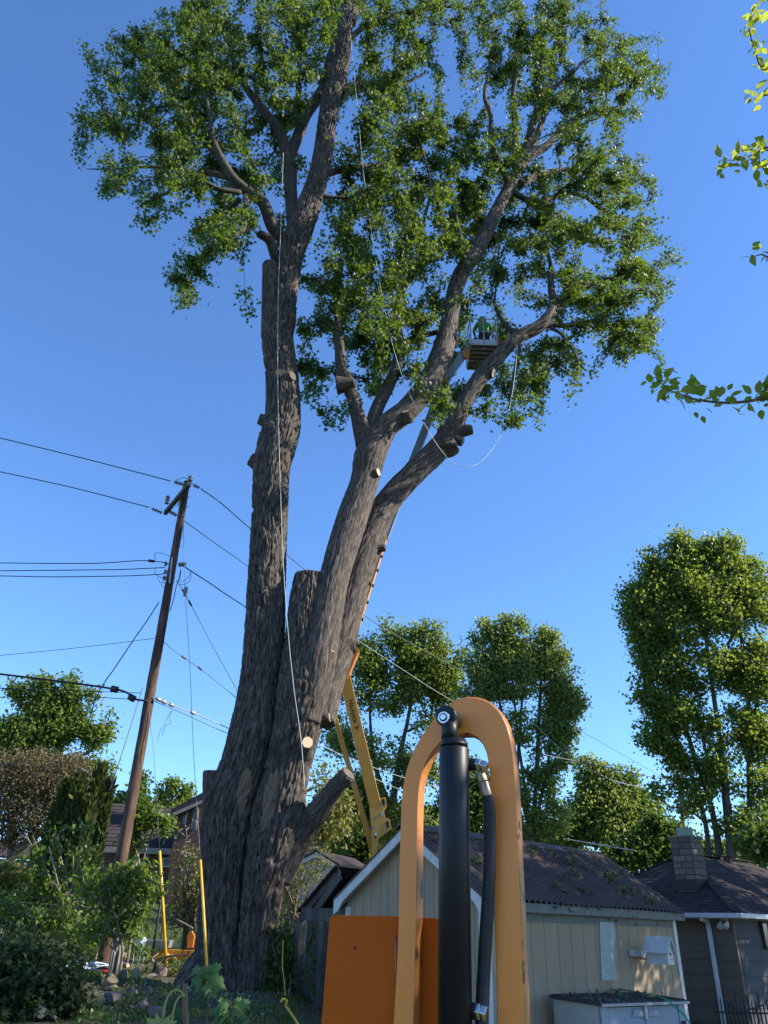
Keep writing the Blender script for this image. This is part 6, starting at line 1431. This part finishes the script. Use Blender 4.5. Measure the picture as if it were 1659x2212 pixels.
# ------------------------------------------------------------------ young sprouts in the foreground
def maple_leaf_mesh():
    g = [(0, 0), (.06, .02), (.3, -.06), (.22, .1), (.5, .16), (.36, .26), (.44, .46), (.2, .4), (.16, .52), (.1, .48), (.1, .72), (.03, .7), (0, 1)]
    pts = g+[(-x, y) for x, y in g[-2:0:-1]]; c = len(pts); V = [(x, y, .05-abs(x)*.28-(y-.4)**2*.12) for x, y in pts]+[(0, .3, .05)]
    me = bpy.data.meshes.new('maple_leaf'); me.from_pydata(V, [], [(i, (i+1) % c, c) for i in range(c)]); me.materials.append(m_fgleaf); return me
m_fgleaf = leaf_mat('sprout_leaves', (.05, .11, .03), (.09, .17, .05), (.13, .22, .07), (.3, .42, .08), .35, .45)
mlm = maple_leaf_mesh()
def sprout(label, x, y0, y1, Y, n, sz, seed, spread=22):
    g = np.random.default_rng(seed); b = at(x, y1, Y); b.z = min(b.z, ground(b.x, Y)+.02) if False else b.z; t = at(x-3, y0, Y)
    T = empty('maple_sprout', Vector((b.x, b.y, ground(b.x, b.y))), label, 'seedling', 'maple seedlings at the bottom')
    MB().tube([Vector((b.x, b.y, ground(b.x, b.y)-.02)), b, (b+t)/2+Vector((.02, 0, 0)), t], [.014, .012, .01, .006], 6).build('stem', m_twig, T)
    for k in range(n):
        f = g.uniform(.1, 1); p = b.lerp(t, f); an = g.uniform(0, 6.28); o_ = Vector((math.cos(an), math.sin(an)*.7, g.uniform(-.1, .35))); q = p+o_*px(p, spread)*g.uniform(.3, 1)
        MB().tube([p, q], .003, 4).build('leaf_stalk', m_fgleaf, T)
        d = Vector((o_.x, o_.y, -.9)).normalized(); nn = Vector((g.normal(0, .4), -.7, .8)); nn = (nn-d*nn.dot(d)).normalized(); s = sz*g.uniform(.7, 1.2)
        inst(mlm, 'leaf', T, q, frame_quat(d.cross(nn), d, nn), (s, s, s))
sprout('young maple seedling with drooping leaves in front of the yellow guard tube', 452, 2085, 2150, 12.0, 26, .2, 3)
sprout('low maple seedling clump at the bottom edge right of the guard tube', 500, 2160, 2215, 11.6, 34, .17, 4, 30)
sprout('tiny maple seedling at the foot of the trunk', 478, 2125, 2150, 13.5, 6, .11, 6, 10)
# near cut sapling with limp yellow leaves
ns = empty('cut_sapling', Vector((at(402, 2212, 4.2).x, 4.2, ground(-1, 4.2))), 'thin reddish cut sapling stem close to the camera at the bottom', 'sapling')
b = at(404, 2240, 4.2); MB().tube([Vector((b.x, 4.2, ground(b.x, 4.2))), b, at(400, 2180, 4.2), at(400, 2125, 4.2)], [.016, .0145, .013, .012], 8).build('stem', bark_mat('sapling_bark', (.2, .11, .06), (.12, .07, .04), (.28, .17, .1), fine=60, bump=.001), ns)
m_limp = leaf_mat('limp_yellow_leaves', (.2, .22, .06), (.3, .32, .1), (.38, .38, .14), (.45, .45, .12), .4, .5)
m_stalk = M('yellow_stalk', (.35, .34, .09), (.28, .26, .07), rough=.6)
for (L, s) in (([(399, 2152), (388, 2140), (375, 2140), (362, 2155), (355, 2178), (352, 2200)], .14), ([(398, 2150), (386, 2155), (377, 2175), (370, 2212), (368, 2240)], .12)):
    pts = [at(x, y, 4.1) for x, y in L]; MB().tube([Vector(p) for p in catmull(pts, 4)], .0045, 6).build('leaf_stalk', m_stalk, ns)
    for k in range(2):
        q = pts[-1]; d = Vector((-.3+.5*k, -.1, -.9)).normalized(); nn = Vector((.3-.8*k, -.9, .2)); nn = (nn-d*nn.dot(d)).normalized()
        me_ = mlm.copy(); me_.materials.clear(); me_.materials.append(m_limp); inst(me_, 'leaf', ns, q, frame_quat(d.cross(nn), d, nn), (s, s, s))
o = MB().tube([Vector(p) for p in catmull([at(693, 2010, 0+14.6), at(700, 2080, 14.6)], 4)], .01, 5)
yr = [at(606, 2165, 13.6), at(612, 2158, 13.6), at(620, 2163, 13.6), at(617, 2172, 13.6), at(626, 2185, 13.4), at(642, 2210, 13.2), at(650, 2230, 13)]
o = MB().tube([Vector(p) for p in catmull(yr, 5)], .018, 7).build('yellow_strap', m_guard); tag(o, 'coiled yellow strap on the dark ground between trunk and lean-to', 'strap')
o = MB().tube([Vector(p) for p in catmull([at(612, 2030, 15.5), at(610, 2080, 15.5), at(615, 2130, 15.3), at(616, 2150, 15)], 5)], .009, 6).build('hanging_rope', m_guard); tag(o, 'thin yellow rope hanging in the ivy beside the trunk', 'rope')
# dark parked trailer edge at far left
tr_ = empty('black_trailer', gp(-8.9, 17.5), 'edge of a low black trailer bed at the left edge behind the brush', 'trailer')
a, b = at(-60, 2034, 17.5), at(30, 2032, 17.5); MB().prism([a, b, b-Z*.32, a-Z*.34], (0, 1.6, 0)).build('bed', m_dark, tr_, bevel=.01)
MB().prism([a+Z*.01, b+Z*.01, b+Z*.05, a+Z*.05], (0, .06, 0)).build('edge_rail', M('worn_rail', (.2, .15, .1), rough=.6), tr_)

# ------------------------------------------------------------------ the machine right in front of the camera
m_orange = M('sunlit_orange_paint', (.98, .3, .04), (.95, .28, .036), scale=2.2, rough=.42, bump=.0004, bscale=260, spots=(.16, .05, .02), sscale=9, sth=.8, coat=.15)  # sunlight on the arch front put into a brighter orange
m_orange2 = M('shaded_orange_paint', (.6, .115, .004), (.54, .1, .004), scale=2.2, spec=.2, rough=.7, bump=.0005, bscale=220, spots=(.1, .035, .02), sscale=7, sth=.79)  # same machine paint darkened: the plate's shade is in its colour
m_edge = M('scuffed_orange_edge', (.5, .19, .035), (.4, .14, .025), scale=8, rough=.5, spots=(.05, .022, .014), sscale=13, sth=.55)
m_cyl = M('black_cylinder_paint', (.012, .012, .014), (.009, .009, .01), scale=5, rough=.45, spec=.35, coat=0, spots=(.03, .03, .03), sscale=18, sth=.75)
m_steel = M('bright_steel', (.75, .74, .7), (.6, .58, .55), scale=12, rough=.22, metal=1)
m_rust = M('brass_and_rust_fitting', (.42, .3, .2), (.2, .12, .08), scale=24, rough=.4, metal=.7)
m_hosec = M('black_hydraulic_hose', (.022, .02, .02), (.015, .014, .014), scale=40, rough=.6)
mach = empty('hydraulic_machine', Vector((.2, 1.75, 0)), 'orange steel arch and plate with a black hydraulic cylinder, very close to the camera', 'machine')
PHI = R(24); mn = Vector((-math.sin(PHI), -math.cos(PHI), 0)); mr_ = Vector((math.cos(PHI), -math.sin(PHI), 0))
M0 = at(1000, 1800, 1.68)
def onm(x, y, off=0): return onplane(x, y, M0-mn*off, mn)
def zz(a, b): return ((a/2.304+700)*.8641, (b/2.304+1600)*.8641)
outer = [(640, 2330), (655, 2120), (668, 1900), (680, 1600), (685, 1300), (693, 1050), (700, 900), (715, 790), (745, 690), (790, 590), (850, 500), (920, 410), (985, 358), (1050, 330), (1105, 324), (1170, 336), (1225, 368), (1272, 420), (1312, 500), (1335, 600), (1350, 720), (1362, 900), (1370, 1100), (1380, 1350), (1392, 1600), (1402, 1900), (1412, 2100), (1418, 2330)]
inner = [(765, 2330), (775, 2100), (782, 1850), (787, 1600), (790, 1350), (792, 1100), (798, 900), (812, 790), (845, 700), (885, 635), (935, 585), (1000, 555), (1065, 543), (1110, 550), (1150, 578), (1180, 625), (1198, 700), (1208, 800), (1218, 950), (1225, 1150), (1230, 1400), (1237, 1700), (1245, 2000), (1250, 2330)]
def smooth_poly(L, n=3): return [tuple(p) for p in catmull([(a, b, 0) for a, b in L], n)]
O2 = [onm(*zz(p[0], p[1])) for p in smooth_poly(outer)]; I2 = [onm(*zz(p[0], p[1])) for p in smooth_poly(inner)]
# carry the legs straight down to the housing
def down(p): return Vector((p.x, p.y, .95))
O2 = [down(O2[0])]+O2+[down(O2[-1])]; I2 = [down(I2[0])]+I2+[down(I2[-1])]
TK = .034
def strip_plate(O, I, nm, mat, th, edge):
    n = len(O); m = len(I)
    so = np.cumsum([0]+[(O[i+1]-O[i]).length for i in range(n-1)]); si = np.cumsum([0]+[(I[i+1]-I[i]).length for i in range(m-1)])
    K_ = 150; T_ = np.linspace(0, 1, K_)
    def rs(P, s): 
        A = np.array(P); return [Vector([float(np.interp(t*s[-1], s, A[:, k])) for k in range(3)]) for t in T_]
    a, b = rs(O, so), rs(I, si); bv = .0035; V = []
    for i in range(K_):
        w = (b[i]-a[i]).normalized()
        V += [a[i]-mn*th, a[i]-mn*bv, a[i]+w*bv, b[i]-w*bv, b[i]-mn*bv, b[i]-mn*th]
    F = []; mi = []
    for i in range(K_-1):
        for j in range(6):
            F.append((i*6+j, i*6+(j+1) % 6, (i+1)*6+(j+1) % 6, (i+1)*6+j)); mi.append(1 if j in (0, 1, 3, 4) else 0)
    me = bpy.data.meshes.new(nm); me.from_pydata([tuple(v) for v in V], [], F); me.materials.append(mat); me.materials.append(edge)
    me.polygons.foreach_set('material_index', mi)
    bm = bmesh.new(); bm.from_mesh(me); bmesh.ops.recalc_face_normals(bm, faces=bm.faces); bm.to_mesh(me); bm.free(); return link(nm, me, mach)
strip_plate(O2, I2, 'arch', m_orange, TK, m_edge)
# plate behind the arch
PLY = TK+.004
def onp(x, y): return onm(x, y, PLY)
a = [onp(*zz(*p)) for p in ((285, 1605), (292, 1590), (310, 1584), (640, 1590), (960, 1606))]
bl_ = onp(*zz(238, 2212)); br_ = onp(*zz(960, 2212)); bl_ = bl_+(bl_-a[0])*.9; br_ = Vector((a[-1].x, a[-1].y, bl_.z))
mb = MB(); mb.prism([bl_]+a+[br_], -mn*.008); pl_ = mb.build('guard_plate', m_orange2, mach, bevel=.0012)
mb = MB(); cpt = onm(*zz(433, 1772), PLY); mb.cyl(cpt, cpt+mn*.001, .0028, 10); mb.build('drill_hole', m_dark, mach)
MB().tube([onm(*zz(668, y), PLY-.001) for y in (1700, 1800, 1900, 2000)], .0016, 5).build('weld_seam', m_rust, mach)
# housing below the frame so the parts stand on something
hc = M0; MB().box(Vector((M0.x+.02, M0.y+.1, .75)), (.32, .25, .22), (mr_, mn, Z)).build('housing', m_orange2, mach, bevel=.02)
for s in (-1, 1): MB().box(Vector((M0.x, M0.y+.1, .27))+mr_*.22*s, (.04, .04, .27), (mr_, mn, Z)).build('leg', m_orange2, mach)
# hydraulic cylinder in front of the arch
def onc(x, y): return onm(x, y, -.05)
def cpx(z0, y): return onc(*zz(z0, y))
ceye = onm(*zz(945, 447), -.045)
c1, c2 = cpx(1003, 620), cpx(1008, 2330); cR0 = (cpx(1085, 620)-cpx(924, 620)).length/2; cR1 = cR0
ax_ = (c2-c1).normalized(); c2 = c1+ax_*.62
MB().tube([c1, c1+ax_*.003, c2], [cR0-.002, cR0, cR0], 48).build('cylinder_barrel', m_cyl, mach)
neck = (cpx(1022, 560)-cpx(932, 560)).length/2
MB().tube([c1-ax_*.002, c1-ax_*.010, c1-ax_*.0102, c1-ax_*.0165], [cR0*.93, cR0*.93, cR0*.86, cR0*.8], 40).build('gland_nut', m_cyl, mach)
nb0 = cpx(977, 600); MB().tube([nb0, cpx(975, 450)], neck, 32).build('rod_neck', m_cyl, mach)
er = (onm(*zz(1020, 447), -.045)-onm(*zz(905, 447), -.045)).length/2
ec = onm(*zz(968, 447), -.045)
MB().tube([ec-mn*.03, ec-mn*.028, ec+mn*.016, ec+mn*.018], [er*.88, er, er, er*.92], 40).build('rod_eye', m_cyl, mach)
pc = onm(*zz(942, 446), -.066)
pr_ = px(pc, 13.5)
MB().tube([pc-mn*.008, pc, pc+mn*.002], [pr_, pr_, pr_*.9], 36).build('pin_collar', m_steel, mach)
MB().tube([pc, pc+mn*.003, pc+mn*.004], [pr_*.66, pr_*.66, pr_*.56], 30).build('pin_head', m_cyl, mach)
MB().tube([pc, pc+mn*.0052], [pr_*.5, pr_*.44], 20).build('pin_centre', m_steel, mach)
# fittings and hose
def hx(p, q, r, nm, mat, n=6): return MB().cyl(p, q, r, n).build(nm, mat, mach, bevel=.0012)
def ohm(a, b, off=-.035): return onm(*zz(a, b), off)
for (y, s) in ((715, 1), (2135, 1.1)):
    hx(ohm(1085, y), ohm(1132, y+4), .0125*s, 'port_boss', m_cyl, 20); hx(ohm(1130, y+3), ohm(1158, y+6), .0135*s, 'hex_nut', m_steel); hx(ohm(1156, y+6), ohm(1192, y+20), .0125*s, 'elbow_fitting', m_steel, 6)
hx(ohm(1150, 765), ohm(1172, 820), .011, 'swivel_nut', m_rust); hx(ohm(1172, 820), ohm(1196, 905), .0105, 'crimp_sleeve', m_rust, 16)
hs = [ohm(1192, 890), ohm(1203, 950, -.03), ohm(1208, 1200, -.02), ohm(1200, 1450, -.02), ohm(1185, 1700, -.02), ohm(1172, 1950, -.02), ohm(1165, 2120, -.025), ohm(1160, 2330, -.03)]
MB().tube([Vector(p) for p in catmull(hs, 6)], .0125, 16).build('hydraulic_hose', m_hosec, mach)

# ------------------------------------------------------------------ the fruit tree at the right whose twigs reach into view
m_fruit = leaf_mat('fruit_tree_leaves', (.06, .1, .018), (.16, .22, .035), (.24, .31, .05), (.6, .66, .06), .5, .4)
ft = empty('fruit_tree', gp(4.9, 3.4), 'fruit tree at the right edge whose sunlit leafy twigs hang into the sky', 'tree')
tb0 = gp(4.9, 3.4); bark_tube('trunk', [(tb0, .13), (tb0+Vector((-.05, .1, 1.3)), .11), (tb0+Vector((0, .1, 2.6)), .09), (tb0+Vector((-.2, .1, 4)), .06), (tb0+Vector((-.3, .1, 5.6)), .035)], m_bgbark, ft, ds=.1, amp=.006, nseg=16)
def oval_leaf():
    n = 7; V = []; F = []
    for i in range(n+1):
        t = i/n; wd = .33*math.sin(math.pi*t**.85)*(1-.15*t); y = t; zc_ = -.18*t*t
        V += [(-wd, y, zc_+.1*wd+.04), (0, y, zc_), (wd, y, zc_+.1*wd+.04)]
    for i in range(n): F += [(i*3, i*3+1, i*3+4, i*3+3), (i*3+1, i*3+2, i*3+5, i*3+4)]
    me = bpy.data.meshes.new('fruit_leaf'); me.from_pydata(V, [], F); me.materials.append(m_fruit); me.polygons.foreach_set('use_smooth', [True]*len(F)); return me
fl_ = oval_leaf(); g = np.random.default_rng(12)
TW = [  # twig paths and leaf-bearing density on the 1659 grid
 ([(1700, 868), (1659, 860), (1620, 866), (1580, 870), (1540, 868), (1500, 862), (1470, 852), (1445, 842), (1428, 828), (1415, 815)], 3.7, 105, .005),
 ([(1700, 150), (1659, 148), (1640, 138), (1632, 105), (1622, 80), (1620, 55), (1632, 25), (1640, 5), (1644, -20)], 3.5, 52, .003),
 ([(1700, 215), (1659, 205), (1640, 212), (1625, 214), (1608, 212)], 3.6, 16, .003),
 ([(1700, 320), (1659, 318), (1640, 327), (1615, 338), (1590, 345), (1566, 346)], 3.6, 46, .004),
 ([(1690, 380), (1659, 375), (1645, 358), (1640, 345)], 3.6, 22, .003),
 ([(1690, 560), (1659, 555), (1645, 550), (1632, 553), (1624, 556)], 3.7, 14, .003)]
for L, Y, n, r in TW:
    pts = [at(x, y, Y+.15*math.sin(i)) for i, (x, y) in enumerate(L)]; cc = [Vector(p) for p in catmull(pts, 5)]
    root = tb0+Vector((-.1, .1, 3.2 if L[0][1] > 700 else 4.6)); c2_ = [root.lerp(cc[0], .5)+Z*.15]
    MB().tube([root]+c2_+cc, [.035, .02]+[max(.0025, r*2*(1-i/len(cc))+.002) for i in range(len(cc))], 7).build('twig', m_twig, ft)
    for k in range(n):
        i = int(g.uniform(.08, 1)*(len(cc)-2)); p = cc[i].lerp(cc[i+1], g.uniform(0, 1)); sd = 1 if g.uniform() < .68 else -1
        pe = p+Vector((g.normal(0, .03), g.normal(0, .035), sd*g.uniform(.01, .075))); d = Vector((g.normal(0, .7), g.normal(0, .6), sd*g.uniform(-.3, .9))).normalized()
        nn = Vector((g.normal(0, .6), g.normal(0, .6), 1)); nn = (nn-d*nn.dot(d)).normalized(); s = .078*g.uniform(.5, 1.25)
        inst(fl_, 'leaf', ft, pe, frame_quat(d.cross(nn), d, nn), (s, s, s))
CR = [(4.9, 3.3, 5.9, 1.9, 1.9, 1.6), (5.2, 2.3, 5.2, 1.7, 1.6, 1.4), (5.1, 4.4, 5.6, 1.5, 1.4, 1.4), (5.2, 3.2, 7.3, 1.7, 1.5, 1.1)]
P = []
for (x, y, z, a_, b_, c_) in CR:
    for _ in range(120):
        v = g.normal(0, 1, 3); v /= np.linalg.norm(v); v *= g.uniform(.1, 1)**(1/3); P.append((x+v[0]*a_, y+v[1]*b_, z+v[2]*c_))
P = np.array([p for p in P if (Vector(p)-CAM).dot(_R)/max(.1, (Vector(p)-CAM).dot(_F)) > 829.5/1640+.06])
sk = [(np.array(tb0+Vector((-.05, .1, 1.3+i*.4))), i*.4, .09-.005*i) for i in range(10)]
ch, pp_, rad = grow(sk, P, bf=.3, tip=.006); chains_mesh('branches', ch, m_bgbark, ft, sub=2, jit=.04)
leaf_mesh('crown', clump(pp_, P, 42, .16, 9), .11, m_fruit, ft, 'oval', droop=.4, up=.8, seed=77)
# unseen trees past the right edge, placed to shade garage, yard and lower trunk
def off_tree(label, x, Y, crowns, n, seed):
    B0 = gp(x, Y); T = empty('maple_tree', B0, label, 'tree', 'unseen shade trees right of the view'); h = max(c[2] for c in crowns)
    bark_tube('trunk', [(B0-Z*.1, .4), (B0+Z*h*.35, .3), (B0+Vector((.3, 0, h*.7)), .2), (B0+Vector((.2, .1, h)), .07)], m_bgbark, T, ds=.2, amp=.015, freq=8, nseg=20)
    g = np.random.default_rng(seed); P = []
    for (cx_, cy_, cz_, a_, b_, c_) in crowns:
        for _ in range(n):
            v = g.normal(0, 1, 3); v /= np.linalg.norm(v); v *= g.uniform(.05, 1)**(1/3); P.append((cx_+v[0]*a_, cy_+v[1]*b_, cz_+v[2]*c_))
    P = np.array([p for p in P if (Vector(p)-CAM).dot(_R)/max(.1, (Vector(p)-CAM).dot(_F)) > 829.5/1640+.03])
    sk = [(np.array(B0+Vector((.1, 0, h*.3+i*h*.07))), i*.5, .28-.02*i) for i in range(11)]
    ch, pp_, rad = grow(sk, P, bf=.3, tip=.01); chains_mesh('branches', ch, m_bgbark, T, sub=2, jit=.06)
    leaf_mesh('crown', clump(pp_, P, 44, .28, seed), .2, m_l1, T, 'quad', droop=.4, up=.6, seed=seed+1)
off_tree('unseen tall maple outside the right edge level with the garage wall', 14.2, 14.8, [(13.5, 14.6, 7.5, 3.6, 3.6, 3.0), (15.5, 14.5, 11.5, 4.2, 4.2, 3.6), (14.5, 11.6, 9, 3.5, 3.5, 3.5), (15.5, 11.2, 13.2, 3.6, 3.6, 2.6), (10.6, 14.4, 5.8, 2.2, 2.6, 2.3)], 105, 141)
off_tree('tallest unseen maple outside the right edge beyond the neighbour house', 18.5, 21.0, [(18, 20.5, 9, 3.6, 3.8, 3.4), (19, 21, 14, 4.2, 4.6, 4.0), (18.5, 17.5, 12.5, 3.5, 3.2, 4)], 130, 151)
